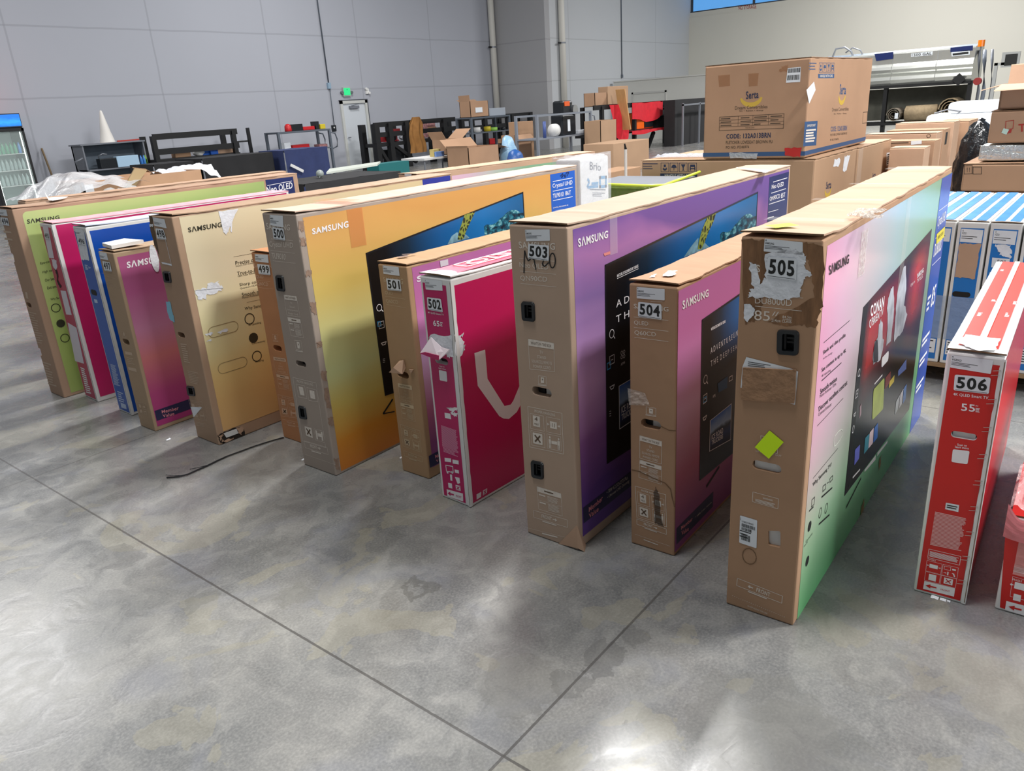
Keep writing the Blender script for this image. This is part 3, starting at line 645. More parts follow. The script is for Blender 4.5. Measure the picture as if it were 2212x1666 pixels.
# --- 504
c8 = lambda x, y: (1280+x/4.383, 520+y/4.383)
c9 = lambda x, y: (1340+x/7.9, 1020+y/7.9)
c6 = lambda x, y: (1320+x/2.525, 560+y/2.525)
x504, E, F, T = carton('television_carton', 'smaller kraft television carton with lot sticker 504 and a dusty pink front print', 'box', (2.207, 1.108), 1.32, .178, 1.6, 1.004, kraftd, GR, gap=.012, holes=(slot((1406, 917), .078, .034),), seed=5)
block(x504, E, E.uv((1395, 915)), .03, .05, black_rec); block(x504, E, E.uv((1416, 919)), .05, .05)  # black half painted as the slot's shade, white half is foam
w, k = MB(), MB()
ghost(w, E, (c8(390, 596), c8(720, 628), c8(720, 672), c8(392, 640)), (c8(390, 722), c8(718, 755)), ('QLED', c8(393, 755), c8(528, 768), c8(528, 812), c8(395, 798)), (c8(393, 820), c8(718, 858)), ('Q60CD', c8(397, 848), c8(600, 868), c8(600, 915), c8(398, 895)), (c8(397, 915), c8(718, 955)))
line(w, E, E.uv(c8(550, 578)), E.uv(c8(662, 580)), .0014, 1)
small_icon(w, k, E, E.q(c8(508, 1572), c8(600, 1588), c8(600, 1655), c8(510, 1640)))
whats_in(w, k, E, E.q(c6(157, 962), c6(277, 995), c6(275, 1118), c6(157, 1085)), ('TV', 'STAND', 'SOLARCELL REMOTE', 'POWER CORD')); spec_box(w, k, E, E.q(c6(157, 1094), c6(275, 1130), c6(275, 1228), c6(152, 1190)))
handling(w, k, E, E.q(c9(256, 238), c9(775, 385), c9(790, 935), c9(285, 778))); front_box(w, E, E.q(c9(283, 800), c9(785, 970), c9(788, 1065), c9(285, 890)))
line(w, E, E.uv(c9(250, 1058)), E.uv(c9(850, 1265)), .001, 1); greek(w, E, E.q(c9(400, 1140), c9(655, 1235), c9(655, 1256), c9(400, 1160)), 1, 1, .7)
w.obj('printed_markings', ink_w, x504); k.obj('printed_details', MATS['brown_ink'], x504)
label(x504, E, (c8(420, 437), c8(684, 458), c8(684, 566), c8(420, 545)), bold_code='SAMSUNG'); lot(x504, E, '504', (c8(435, 577), c8(655, 600), c8(658, 747), c8(434, 716)))
mb = MB(); shape(mb, E, torn([E.uv(c9(610, 240)), E.uv(c9(665, 380)), E.uv(c9(690, 700)), E.uv(c9(740, 930)), E.uv(c9(600, 870)), E.uv(c9(580, 600)), E.uv(c9(565, 380))], .003, 6, 9), 2); mb.obj('grease_stain', mat('grease', (58, 50, 44), .6, var=.3, vscale=40, alpha=.55), x504, label='dark grease smear')
mb = MB(); e = [E.uv(p) for p in (c9(195, -40), c9(330, -10), c9(560, 100), c9(770, 190), c9(860, 290), c9(890, 450), c9(930, 600))]
for p_, q_ in zip(e, e[1:]): line(mb, E, p_, q_, .004, 2)
e = [E.uv((1428, 921)), E.uv((1446, 930)), E.uv((1461, 931))]
for p_, q_ in zip(e, e[1:]): line(mb, E, p_, q_, .003, 2)
mb.obj('torn_crease', kraft_in, x504)
mb = MB(); mb.grid(lambda a_, b_: E.pt(bil([E.uv(c8(335, 1395)), E.uv(c8(500, 1440)), E.uv(c8(545, 1560)), E.uv(c8(350, 1555))], a_, b_), 4+5*noise.noise((a_*5, b_*5, 2))), 10, 8); mb.obj('tape_patch', mat('crinkled_tape', (235, 225, 215), .12, alpha=.4, bump=1, bscale=70), x504)
mb = MB()
for i, pq in enumerate(((c8(700, 300), c8(795, 300), c8(760, 350), c8(660, 355)), (c8(560, 345), c8(600, 330), c8(585, 362), c8(550, 365)))): shape(mb, T, torn([T.uv(p) for p in pq], .006, 5, i), 9)
mb.obj('label_remnant', torn_paper, x504)
a = F.uv((1464, 629.5)); bq = F.uv((1600, 569)); dq = F.uv((1460, 1191)); U1 = 1.56
mb = MB(); art(mb, F, [(.004, a[1]), (U1, a[1]), (U1, dq[1]), (.004, dq[1])], 1)
pinkg = lambda n: grad(n, [(0, (140, 70, 130)), (.12, (148, 74, 128)), (.3, (184, 104, 134)), (.45, (196, 146, 170)), (.56, (214, 172, 208)), (.7, (206, 134, 188)), (.86, (196, 112, 168)), (1, (188, 108, 166))], .0, .1)
mb.obj('printed_panel', pinkg('dusty_pink_print'), x504, label='dusty pink print on the carton front')
mb = MB(); text(mb, F, SAM, F.q((1472.9, 649.2), (1529.2, 623.4), (1529.6, 640.4), (1473.6, 668.9)), 3, .03); mb.obj('brand_lettering', ink_bright, x504)
st = F.uv((1516.3, 692)); sb = F.uv((1511, 1036)); S = [st, (1.42, .905), (1.42, .15), sb]
s504 = sea_screen(x504, F, S, .6)
w = MB(); text(w, F, 'NATURE DOCUMENTARY SERIES', F.q((1535, 708), (1566, 691), (1566, 697), (1535, 714.5)), 3, .03)
qa = F.q((1534, 751.6), (1581, 722), (1581, 733.5), (1534, 764.6)); text(w, F, 'A D V E N T U R E', qa, 3)
ew = qa[1][0]-qa[0][0]; text(w, F, 'U N D E R', [(qa[1][0]+.05*ew, qa[0][1]), (qa[1][0]+.62*ew, qa[0][1]), (qa[1][0]+.62*ew, qa[3][1]), (qa[1][0]+.05*ew, qa[3][1])], 3)
text(w, F, 'T H E  D E E P  S E A', F.q((1534, 780), (1590.7, 743), (1590.7, 753.5), (1534.4, 792.6)), 3)
ui_icons(w, F, S, .028, (.63, .51, .40)); text(w, F, 'APPS', F.q((1538.5, 854), (1544.5, 851), (1544.5, 857), (1538.5, 860)), 3); frame(w, F, F.q((1574, 815), (1581, 811), (1581, 820), (1574, 824)), .003, 3)
w.obj('screen_lettering', ink_bright, s504)
mb = MB(); shape(mb, F, F.q((1549, 829), (1571, 812), (1569.5, 838), (1551, 848)), 3); mb.obj('picture_tile', grad('reef_tile', [(0, (20, 70, 110)), (1, (60, 150, 220))]), s504)
mb = MB(); frame(mb, F, F.q((1518.5, 860), (1524.5, 856.5), (1524.5, 866.5), (1518.5, 870)), .004, 3); mb.obj('menu_symbol', MATS['menu_blue'], s504)
poster(s504, F, F.q((1532.7, 908.5), (1579.4, 871), (1577.4, 950), (1531, 975.8)))
mb = MB(); line(mb, F, F.uv((1553, 1008)), F.uv((1525, 1052)), .012, 3); mb.obj('picture_stand', ink_k, x504)
member(x504, F, (1460.9, 1141.5), (1465, 1172), F.uv((1540, 1068))[0], ((1470.4, 1137), (1494.7, 1116.2), (1494.7, 1124), (1470.6, 1145)), ((1471, 1147), (1486.5, 1137), (1486.5, 1146), (1471, 1157)), (('* 100% Color Volume', ((1501, 1116), (1536, 1083), (1536, 1086), (1501, 1120))),))

# --- 505
c1 = lambda x, y: (1560+x/7.373, 330+y/7.373)
c3 = lambda x, y: (1600+x/3.333, 600+y/3.333)
ct = lambda x, y: (1750+x/3.469, 640+y/3.469)
cn = lambda x, y: (1560+x/1.7537, 420+y/1.7537)
cc = lambda x, y: (1540+x/7.243, 1150+y/7.243)
x505, E, F, T = carton('television_carton', 'tall kraft television carton with lot sticker 505 and a pink to green front print', 'box', (2.054, .619), 1.51, .220, 1.945, 1.209, kraftd, GR, gap=.016,
    holes=(slot((1656, 1009), .088, .030), inserthole(c3(262, 370), c3(425, 380), c3(417, 564), c3(258, 552)), boxhole((1658.5, 1146.5), (1686, 1147.5), (1686, 1184), (1659, 1178))), seed=6, flapm=kraft)
insert(x505, E, (c3(262, 370), c3(425, 380), c3(417, 564), c3(258, 552)))
block(x505, E, E.uv((1656, 1009)), .08, .05, depth=.012); block(x505, E, E.uv((1672, 1166)), .04, .06, depth=.012)
w, k = MB(), MB()
line(w, E, E.uv(c3(370, 140)), E.uv(c3(450, 146)), .0014, 1); text(w, E, 'DU8000D', E.q(c3(103, 148), c3(370, 152), c3(368, 206), c3(104, 184)), 1); line(w, E, E.uv(c3(104, 204)), E.uv(c3(440, 240)), .0014, 1)
text(w, E, '85', E.q(c3(100, 232), c3(212, 243), c3(210, 312), c3(97, 305)), 1); text(w, E, '//', E.q(c3(230, 243), c3(276, 246), c3(270, 278), c3(226, 273)), 1, .02)
text(w, E, '84.5in', E.q(c3(302, 272), c3(366, 277), c3(366, 296), c3(302, 291)), 1, .01); line(w, E, E.uv(c3(302, 298)), E.uv(c3(366, 303)), .001, 1); text(w, E, '214cm CLASS', E.q(c3(222, 294), c3(366, 308), c3(366, 328), c3(222, 316)), 1, .01)
text(w, E, 'S', E.q((1633, 571), (1642, 573), (1642, 589), (1634, 587)), 1, .02)
frame(w, E, E.q(c3(145, 1138), c3(270, 1160), c3(265, 1266), c3(150, 1240)), .0014, 1); text(w, E, 'LIFT UP, NOT OUT', E.q(c3(110, 1240), c3(295, 1278), c3(295, 1292), c3(110, 1254)), 1)
frame(w, E, E.q(c3(88, 1542), c3(273, 1592), c3(268, 1664), c3(85, 1612)), .0014, 1); text(w, E, 'WARNING', E.q(c3(160, 1580), c3(230, 1598), c3(230, 1610), c3(160, 1592)), 1, .02); greek(w, E, E.q(c3(105, 1590), c3(250, 1628), c3(250, 1655), c3(105, 1612)), 3, 1, .5, .1)
front_box(w, E, E.q(cc(385, 718), cc(1090, 998), cc(1078, 1110), cc(372, 832)), 1, True)
for i in range(26): uv = [E.uv(cc(300+840*(i+.1)/26, 988+345*(i+.1)/26)), E.uv(cc(300+840*(i+.5)/26, 988+345*(i+.5)/26))]; line(w, E, uv[0], uv[1], .0016, 1)
text(w, E, 'CLAMP RELEASE THIS LINE', E.q(cc(545, 1140), cc(855, 1262), cc(852, 1284), cc(540, 1160)), 1)
w.obj('printed_markings', ink_w, x505); k.bm.free()
mb = MB(); shape(mb, E, torn([E.uv(p) for p in ((1603, 515), (1655, 520), (1740, 525), (1781, 530), (1776, 660), (1762, 712), (1730, 700), (1690, 705), (1660, 695), (1760, 640), (1745, 560), (1660, 560), (1650, 640), (1640, 690), (1608, 700))], .004, 8, 4), .5); mb.obj('stripped_board', mat('stripped_kraft', (134, 98, 68), .85, var=.32, vscale=14, bump=.4, bscale=30, stretch=(1, 3, .6)), x505, label='darker area where an old label was torn off')
mb = MB(); shape(mb, E, torn([E.uv(p) for p in ((1620, 566), (1632, 570), (1643, 612), (1654, 600), (1652, 552), (1700, 536), (1735, 545), (1742, 560), (1738, 580), (1755, 592), (1736, 602), (1728, 640), (1690, 648), (1660, 642), (1617, 642), (1619, 630), (1628, 622), (1621, 600))], .004, 6, 3), 2); mb.obj('label_remnant', torn_paper, x505)
mb = MB(); shape(mb, E, torn([E.uv(p) for p in (c3(25, 192), c3(70, 188), c3(103, 225), c3(95, 270), c3(48, 318), c3(24, 290))], .0012, 5, 5), 2.5); mb.obj('label_scrap', torn_paper, x505)
label(x505, E, (c1(680, 1365), c1(1285, 1425), (1734.5, 551), (1650, 543)), bold_code='SAMSUNG'); lot(x505, E, '505', ((1660, 554), (1722, 558), (1721, 606), (1655, 597)), 5)
mb = MB(); q1 = [E.uv(p) for p in (c3(42, 570), c3(370, 655), c3(415, 675), c3(392, 915), c3(0, 790), c3(14, 640))]; shape(mb, E, q1, 2); o = mb.obj('pasted_slip', paper, x505)
mb = MB(); greek(mb, E, E.q(c3(55, 600), c3(225, 628), c3(222, 655), c3(52, 640)), 3, 2.6, .4); mb.obj('slip_print', ink_k, o)
mb = MB(); q1 = torn([E.uv(p) for p in (c3(22, 642), c3(404, 662), c3(390, 900), c3(8, 872))], .0012, 6, 7); mb.prism([E.pt(p, 3) for p in q1], E.N*.005); mb.obj('pasted_board', mat('rough_board', (158, 122, 92), .85, var=.14, vscale=26, bump=.6, bscale=50), x505, label='rough brown board pasted over the label')
mb = MB(); shape(mb, E, [E.uv(p) for p in (c3(210, 1098), c3(312, 1182), c3(205, 1302), c3(104, 1218))], 4); mb.obj('neon_note', neon, x505, label='neon yellow square note')
mb = MB(); shape(mb, T, T.q(c1(680, 1208), c1(1060, 1165), c1(1225, 1205), c1(850, 1245)), 12); mb.obj('neon_note', neon, x505, label='neon yellow note on the top')
o = label(x505, E, ((1599, 1113), (1636, 1124), (1634.5, 1184.5), (1597, 1172)), bold_code=True)
mb = MB(); bq_ = E.q((1599, 1113), (1636, 1124), (1634.5, 1184.5), (1597, 1172)); rnd = random.Random(2)
for b0, b1, a1 in ((.62, .74, .9), (.14, .36, .62), (.5, .6, .7)):
    x = .12
    while x < a1: wv = rnd.uniform(.012, .05); shape(mb, E, sub(bq_, x, b0, min(x+wv, a1), b1), 2.6); x += wv+rnd.uniform(.012, .03)
text(mb, E, 'UN85DU8000D', sub(bq_, .12, .78, .8, .84), 2.6); mb.obj('barcode', ink_k, o)
mb = MB(); o_ = [E.uv((1619+15*math.cos(t*.52), 1202+17*math.sin(t*.52)+3*math.cos(t*.52))) for t in range(13)]
for p_, q_ in zip(o_, o_[1:]): line(mb, E, p_, q_, .003, 1.5)
mb.obj('punched_outline', kraft_in, x505)
a = F.uv((1787, 528)); bq = F.uv((2056.5, 374)); dq = F.uv((1723, 1336.5)); U1 = bq[0]; vt = (a[1]+bq[1])/2
P5 = [(a[0], vt), (U1, vt), (U1, dq[1]), (a[0], dq[1])]
mb = MB(); art(mb, F, P5, 1)
mb.obj('printed_panel', grad('pink_green_print', [(0, (104, 186, 120)), (.22, (120, 200, 136)), (.38, (160, 204, 162)), (.52, (204, 202, 190)), (.68, (238, 182, 204)), (.80, (240, 170, 200)), (1, (238, 160, 196))], -.05, .10, .25,
    [(0, (238, 166, 198)), (.10, (228, 182, 206)), (.24, (206, 194, 198)), (.45, (172, 198, 200)), (.72, (150, 192, 166)), (1, (134, 176, 128))], 1.25, True), x505, label='pink to green print on the carton front')
mb = MB(); text(mb, F, SAM, F.q((1789, 573.4), (1833.4, 547.5), (1832.2, 568.8), (1790, 594.8)), 3, .025)
for s_, q_, b_ in (('Sleek and slim profile', ((590, 528), (752, 396), (752, 430), (592, 562)), .012), ('AirSlim Design', ((590, 578), (657, 531), (657, 548), (590, 594)), 0), ('See content in up to 4K', ((580, 652), (755, 508), (756, 542), (580, 690)), .012), ('4K Upscaling', ((580, 700), (645, 656), (645, 676), (580, 722)), 0),
                   ('Smooth motion', ((570, 802), (690, 706), (690, 740), (570, 840)), .012), ('Motion Xcelerator 120Hz', ((567, 845), (685, 752), (685, 772), (567, 866)), 0), ('Discover excellent contrast', ((558, 930), (765, 733), (765, 767), (560, 965)), .012), ('Contrast Enhancer', ((557, 975), (652, 895), (652, 918), (557, 998)), 0), ('Why Samsung TV?', ((515, 1478), (652, 1328), (650, 1362), (517, 1514)), .01),
                   ('Security', ((452, 1930), (480, 1892), (480, 1908), (452, 1946)), 0)):
    text(mb, F, s_, F.q(*[c3(*p) for p in q_]), 2, b_)
for p_, q_ in (((595, 468), (782, 308)), ((548, 1068), (735, 868)), ((518, 1445), (697, 1228)), ((580, 742), (722, 612))): line(mb, F, F.uv(c3(*p_)), F.uv(c3(*q_)), .0018 if p_[1] != 742 else .003, 2)
frame(mb, F, F.q(c3(590, 1502), c3(610, 1484), c3(608, 1520), c3(588, 1540)), .003, 2); line(mb, F, F.uv(c3(620, 1480)), F.uv(c3(632, 1470)), .003, 2); frame(mb, F, F.q(c3(640, 1446), c3(660, 1424), c3(658, 1452), c3(640, 1474)), .003, 2); greek(mb, F, F.q(c3(580, 1570), c3(660, 1500), c3(660, 1515), c3(580, 1588)), 1, 2, .7)
frame(mb, F, F.q(c3(510, 1600), c3(530, 1578), c3(526, 1630), c3(507, 1652)), .003, 2)
for px_, py_ in ((1748, 1137), (1743, 1212)): 
    cq = F.uv((px_, py_)); o_ = [(cq[0]+.018*math.cos(t*.628), cq[1]+.018*math.sin(t*.628)) for t in range(10)]; shape(mb, F, o_, 2)
for px_, py_ in ((1771, 1108), (1784, 1098)):
    cq = F.uv((px_, py_)); o_ = [(cq[0]+.014*math.cos(t*.628), cq[1]+.018*math.sin(t*.628)) for t in range(11)]
    for a_, b_ in zip(o_, o_[1:]): line(mb, F, a_, b_, .003, 2)
greek(mb, F, F.q((1768, 1130), (1792, 1108), (1792, 1113), (1768, 1135)), 1, 2, .7); greek(mb, F, F.q((1747, 1102), (1757, 1092), (1757, 1096), (1747, 1106)), 1, 2, .7); text(mb, F, 'Connectivity', F.q((1740, 1168), (1755, 1148), (1754, 1155), (1740, 1175)), 2)
mb.obj('brand_lettering', ink_k, x505, label='black lettering on the pink to green front')
mb = MB(); o_ = [F.uv(c3(*p)) for p in ((668, 1196), (666, 1168), (676, 1140), (700, 1108), (722, 1092), (732, 1100), (730, 1130), (712, 1168), (686, 1204), (672, 1214))]
for a_, b_ in zip(o_, o_[1:]+o_[:1]): line(mb, F, a_, b_, .003, 2)
mb.obj('punched_outline', mat('pale_crease', (222, 226, 214), .6), x505)
st = F.uv((1864, 664)); sr = F.uv((2012.5, 494)); sb = F.uv((1823, 1072)); vt2 = (st[1]+sr[1])/2; S = [st, sr, (sr[0], .16), sb]
mb = MB(); art(mb, F, S, 2)
m, nt, b = base_mat('red_show_picture'); uvn, u, v = uvsep(nt)
cr = ramp(nt, u, [(0, (20, 10, 12)), (.05, (26, 8, 10)), (.12, (196, 32, 26)), (.45, (160, 30, 30)), (.62, (60, 34, 48)), (.8, (214, 62, 52)), (1, (120, 58, 66))])
nt.links.new(mixc(nt, 1, cr, ramp(nt, math_n(nt, 'ADD', v, math_n(nt, 'MULTIPLY', u, .02)), [(0, (12, 13, 16)), (.40, (18, 15, 18)), (.55, (120, 100, 100)), (.64, (255, 255, 255)), (.86, (250, 250, 250)), (.97, (120, 110, 150)), (1, (96, 90, 130))]), 'MULTIPLY'), b.inputs['Base Color']); b.inputs['Roughness'].default_value = .22
s505 = mb.obj('screen_picture', m, x505, label='printed picture of a television menu with a red show')
mb = MB(); shape(mb, F, sub(S, 0, 0, .05, 1), 2.5); mb.obj('menu_sidebar', MATS['menu_black'], s505)
w = MB(); text(w, F, 'CONAN', F.q(ct(448, 72), ct(553, -4), ct(548, 82), ct(450, 158)), 3, .03); text(w, F, "O'BRIEN TV", F.q(ct(438, 178), ct(545, 82), ct(543, 137), ct(440, 245)), 3, .01)
shape(w, F, rrect(F.q(ct(533, 462), ct(585, 405), ct(581, 480), ct(530, 538)), .3), 3); ui_icons(w, F, S, .026, (.66, .55, .45, .36), .013)
text(w, F, 'Only on', F.q(c4(0, 0), c4(1, 0), c4(1, 1), c4(0, 1)) if False else F.q((1966, 614), (1975, 604), (1975, 612), (1966, 622)), 3); text(w, F, 'SAMSUNG', F.q((1980, 592), (1994, 578), (1994, 588), (1980, 602)), 3, .02); text(w, F, 'TV PLUS', F.q((1980, 604), (1992, 592), (1992, 600), (1980, 612)), 3)
greek(w, F, F.q(ct(478, 650), ct(540, 578), ct(540, 592), ct(478, 664)), 1, 3, .8); greek(w, F, F.q(ct(315, 1350), ct(372, 1285), ct(372, 1300), ct(315, 1366)), 1, 3, .8); shape(w, F, F.q(ct(404, 1300), ct(488, 1190), ct(486, 1225), ct(402, 1320)), 3); shape(w, F, F.q(ct(500, 1172), ct(576, 1080), ct(574, 1100), ct(498, 1200)), 3)
w.obj('screen_lettering', ink_bright, s505)
def blob(pts, m, name, l=3, amp=.006, seed=0):
    mb = MB(); shape(mb, F, torn([F.uv(ct(*p)) for p in pts], amp, 3, seed), l); return mb.obj(name, m, s505)
pic = mat('monochrome_print', (196, 198, 204), .3, var=.5, vscale=9); picd = mat('monochrome_dark', (48, 46, 52), .3, var=.3, vscale=9)
blob(((512, 215), (526, 170), (540, 200), (538, 310), (550, 330), (540, 400), (520, 480), (470, 510), (462, 470), (480, 340), (502, 310)), pic, 'singer_picture', 3, .004, 1)
blob(((470, 400), (486, 330), (500, 325), (505, 480), (470, 500)), picd, 'singer_jacket', 3.5, .003, 2)
blob(((572, 90), (582, 20), (600, -60), (620, -70), (626, 60), (618, 180), (600, 330), (565, 370), (575, 250)), pic, 'singer_picture', 3, .005, 3)
blob(((640, 80), (655, -60), (690, -200), (712, -230), (715, -60), (700, 60), (722, 140), (690, 260), (655, 300), (622, 340), (632, 200)), pic, 'singer_picture', 3, .006, 4)
for i, (pts, colr) in enumerate((((470, 700, 553, 608, 543, 845, 460, 930), (176, 190, 84)), ((560, 610, 600, 560, 596, 640, 556, 700), (130, 40, 34)), ((590, 640, 628, 590, 624, 640, 586, 690), (214, 190, 60)), ((655, 560, 718, 470, 716, 545, 655, 600), (90, 110, 170)),
                                 ((332, 1150, 370, 1110, 362, 1215, 326, 1268), (98, 104, 196)), ((408, 1062, 440, 1028, 432, 1140, 398, 1185), (60, 140, 160)), ((442, 1022, 472, 985, 466, 1100, 432, 1142), (224, 200, 206)), ((478, 985, 505, 945, 500, 1060, 468, 1100), (40, 104, 190)),
                                 ((640, 790, 670, 735, 655, 845, 630, 890), (200, 204, 206)), ((672, 735, 696, 690, 684, 805, 660, 845), (214, 210, 214)), ((698, 690, 720, 655, 712, 770, 690, 808), (96, 140, 206)), ((368, 830, 380, 800, 378, 880, 364, 920), (180, 150, 160)))):
    mb = MB(); shape(mb, F, rrect([F.uv(ct(pts[j], pts[j+1])) for j in (0, 2, 4, 6)], .1, 3), 3.2); mb.obj('app_tile', mat('tile_ink_%d' % i, colr, .3, var=.15, vscale=14), s505)
mb = MB(); line(mb, F, F.uv(ct(378, 1362)), F.uv(ct(268, 1580)), .010, 3); mb.obj('picture_stand', ink_k, x505)
a5 = F.uv((2034.5, 386)); o = side_band(x505, F, (2034.5, 386), U1, dq[1], mat('periwinkle_print', (62, 92, 178), .25), (), ())
w = MB(); W5 = U1-a5[0]; vtop = vt
def bandtext(s_, b0, b1, a0=.12, a1=.85, bold=.01): text(w, F, s_, [(a5[0]+W5*a0, vtop-b0), (a5[0]+W5*a1, vtop-b0), (a5[0]+W5*a1, vtop-b1), (a5[0]+W5*a0, vtop-b1)], 3, bold)
for b0 in (.14, .26, .38): line(w, F, (a5[0]+W5*.1, vtop-b0), (a5[0]+W5*.9, vtop-b0), .003, 3)
bandtext('Crystal UHD', .165, .225); bandtext('DU8000D', .285, .345); bandtext('85', .50, .60, .5, .85); greek(w, F, [(a5[0]+W5*.1, vtop-.52), (a5[0]+W5*.4, vtop-.52), (a5[0]+W5*.4, vtop-.6), (a5[0]+W5*.1, vtop-.6)], 3, 3)
for b0 in (.72, .82, .95): greek(w, F, [(a5[0]+W5*.1, vtop-b0), (a5[0]+W5*.8, vtop-b0), (a5[0]+W5*.8, vtop-b0-.05), (a5[0]+W5*.1, vtop-b0-.05)], 2, 3)
w.obj('band_lettering', ink_bright, o)
mb = MB(); shape(mb, F, F.q((2022, 506), (2040, 489), (2038, 512), (2021, 528)), 4); o = mb.obj('yellow_sticker', mat('yellow_sticker', (222, 206, 70), .5), x505); mb = MB(); text(mb, F, 'ENERGY GUIDE', F.q((2024, 511), (2036, 499), (2036, 505), (2024, 518)), 5); mb.obj('sticker_print', ink_k, o)
mb = MB()
for j, (px_, py_, s_) in enumerate(((1878, 462, .05), (1858, 470, .04), (1885, 475, .03))):
    q_ = T.uv((px_, py_)); mb.grid(lambda a_, b_: T.O+T.R*(q_[0]+(a_-.5)*s_*1.6)+T.U*(q_[1]+(b_-.5)*s_*1.4)+T.N*(.01+.012*noise.noise((a_*9+j, b_*9, 1))), 12, 10)
for j in range(5):
    u0 = F.uv((1862, 480))[0]+.016*j; mb.grid(lambda a_, b_: F.pt((u0+.016*a_+.01*noise.noise((b_*8, j, 0)), vt-.02-.14*b_), 4+4*noise.noise((a_*4, b_*9, j))), 3, 10)
mb.obj('crinkled_tape', mat('crinkle_tape', (245, 238, 228), .1, alpha=.42, bump=1, bscale=60), x505)
mb = MB()
for x0, dx in ((.17, .06), (.62, .05), (1.08, .05), (1.66, .08)): mb.poly([T.pt(p, 14) for p in ((0, x0), (.22, x0+.01), (.22, x0+dx), (0, x0+dx))]); mb.obj('tape_strip', tape, x505); mb = MB()
mb.poly([F.pt(p, 3) for p in ((1.02, vt), (1.09, vt), (1.09, vt-.35), (1.02, vt-.35))]); mb.obj('tape_strip', tape, x505)
mb = MB()
for u0, v0, s_ in ((.80, .05, .05), (1.05, .14, .03)):
    mb.poly([F.pt(p, 3) for p in torn([(u0, v0), (u0+s_, v0+.01), (u0+s_*1.1, v0-.05), (u0+.01, v0-.06)], .012, 4, int(u0*9))])
mb.obj('torn_hole', mat('torn_board', (150, 128, 92), .8, var=.4, vscale=40), x505)
# --- corrugated-edge cartons: coloured print with white borders
red = mat('red_print', (206, 32, 26), .38, var=.04); mag = mat('magenta_print', (190, 20, 96), .38, var=.05); bluep = mat('blue_print', (20, 84, 176), .38, var=.04)
pinkw = mat('pale_print_text', (232, 150, 150), .6, var=.2, vscale=160)
def wedge_edge(r, L, W, H):
    """white corrugated seam down the near corner"""
    mb = MB(); n = 30; pts = []
    for i in range(n+1):
        z = .004+(H-.008)*i/n; o = .0015 if i % 5 else -.001
        pts.append(((-.003-random.random()*.001, .010+o, z), (-.004, -.003, z), (.012+o, -.003, z)))
    for a, b in zip(pts, pts[1:]):
        for k in (0, 1): mb.poly([a[k], a[k+1], b[k+1], b[k]])
    mb.obj('corner_seam', white_board, r)
    mb = MB()
    mb.poly([(-.0046, .0015, .01), (-.0046, -.0005, .01), (-.0046, -.0005, H-.01), (-.0046, .0015, H-.01)]); mb.obj('seam_gap', kraft_in, r)
def careful(w, f, q, l, front='FRONT', left=True, inkback=None):
    """lower care prints: block of text, pictograms and front arrow"""
cv = lambda x, y: (2040+x/4.9, 760+y/4.9)
cw = lambda x, y: (1940+x/6.664, 1100+y/6.664)
x506, E, F, T = carton('television_carton', 'slim red and white television carton with lot sticker 506', 'box', (2.456, .214), 2.6, .147, 1.367, .830, white_board, GR, gap=.010, flapm=white_board, holes=(slot(((2082.2, 941.2)), .068, .021),), seed=8, edge=kraft_in)
block(x506, E, E.uv((2082, 941)), .06, .04, depth=.012)
mb = MB(); holed(mb, E, E.q((2055, 777), (2161, 790), (2074, 1298), (1980, 1272)), [stadium(E, E.uv((2082.2, 941.2)), .068, .021)]); mb.obj('printed_panel', red, x506); wedge_edge(x506, 1.367, .147, .83)
mb = MB(); art(mb, F, [(.012, .822), (1.36, .822), (1.36, .01), (.012, .01)], 1); mb.obj('printed_panel', mat('crimson_print', (190, 24, 40), .25), x506)
mb = MB()
for u0, u1 in ((.022, .066), (.084, .124)): art(mb, T, [(u0, 1.35), (u1, 1.35), (u1, .03), (u0, .03)], 3)
mb.obj('printed_panel', mat('light_red_print', (232, 66, 58), .4, var=.05), x506)
mb = MB(); mb.grid(lambda a_, b_: T.pt((.066+.018*a_, .03+1.32*b_), 8+2*noise.noise((a_*2, b_*40, 0))), 3, 60); mb.obj('tape_strip', mat('paper_tape', (226, 222, 208), .5, var=.06, bump=.6, bscale=60), x506)
mb = MB(); shape(mb, T, torn([T.uv(p) for p in ((2068, 746), (2084, 728), (2160, 738), (2148, 762), (2110, 764))], .003, 7, 3), 12); mb.obj('label_remnant', mat('bright_paper', (244, 244, 244), .7), x506)
mb = MB()
for i, (u0, v0, du, dv) in enumerate(((.05, .62, .016, .03), (.115, .60, .014, .05), (.106, .42, .012, .06), (.03, .40, .014, .05), (.03, 1.15, .012, .03), (.12, 1.12, .008, .04))):
    greek(mb, T, [(u0, v0+dv), (u0+du, v0+dv), (u0+du, v0), (u0, v0)], 4, 4, .6, .5, i)
mb.obj('printed_markings', ink_bright, x506)
label(x506, E, (cv(75, 33), cv(520, 90), cv(490, 235), cv(62, 165)), bold_code='VIZIO'); lot(x506, E, '506', ((2062.9, 808.6), (2140.6, 815.5), (2136, 851.2), (2060, 842.7)))
w = MB(); text(w, E, '4K QLED Smart TV', E.q(cv(95, 432), cv(467, 472), cv(463, 509), cv(93, 464)), 2, .012); text(w, E, '55', E.q(cv(180, 545), cv(325, 560), cv(325, 637), cv(178, 622)), 2, .015)
text(w, E, 'IN', E.q(cv(333, 563), cv(358, 567), cv(356, 580), cv(331, 577)), 2); greek(w, E, E.q(cv(331, 592), cv(378, 597), cv(374, 645), cv(330, 640)), 4, 2, .5, .2)
text(w, E, 'Scan to', E.q(cv(138, 970), cv(240, 982), cv(238, 1004), cv(138, 992)), 2, .012); text(w, E, 'learn more', E.q(cv(116, 992), cv(260, 1010), cv(257, 1034), cv(114, 1016)), 2, .012)
shape(w, E, rrect(E.q((2058.4, 970.2), (2094.7, 974.3), (2090, 1002.9), (2055.3, 997.8)), .1), 2)
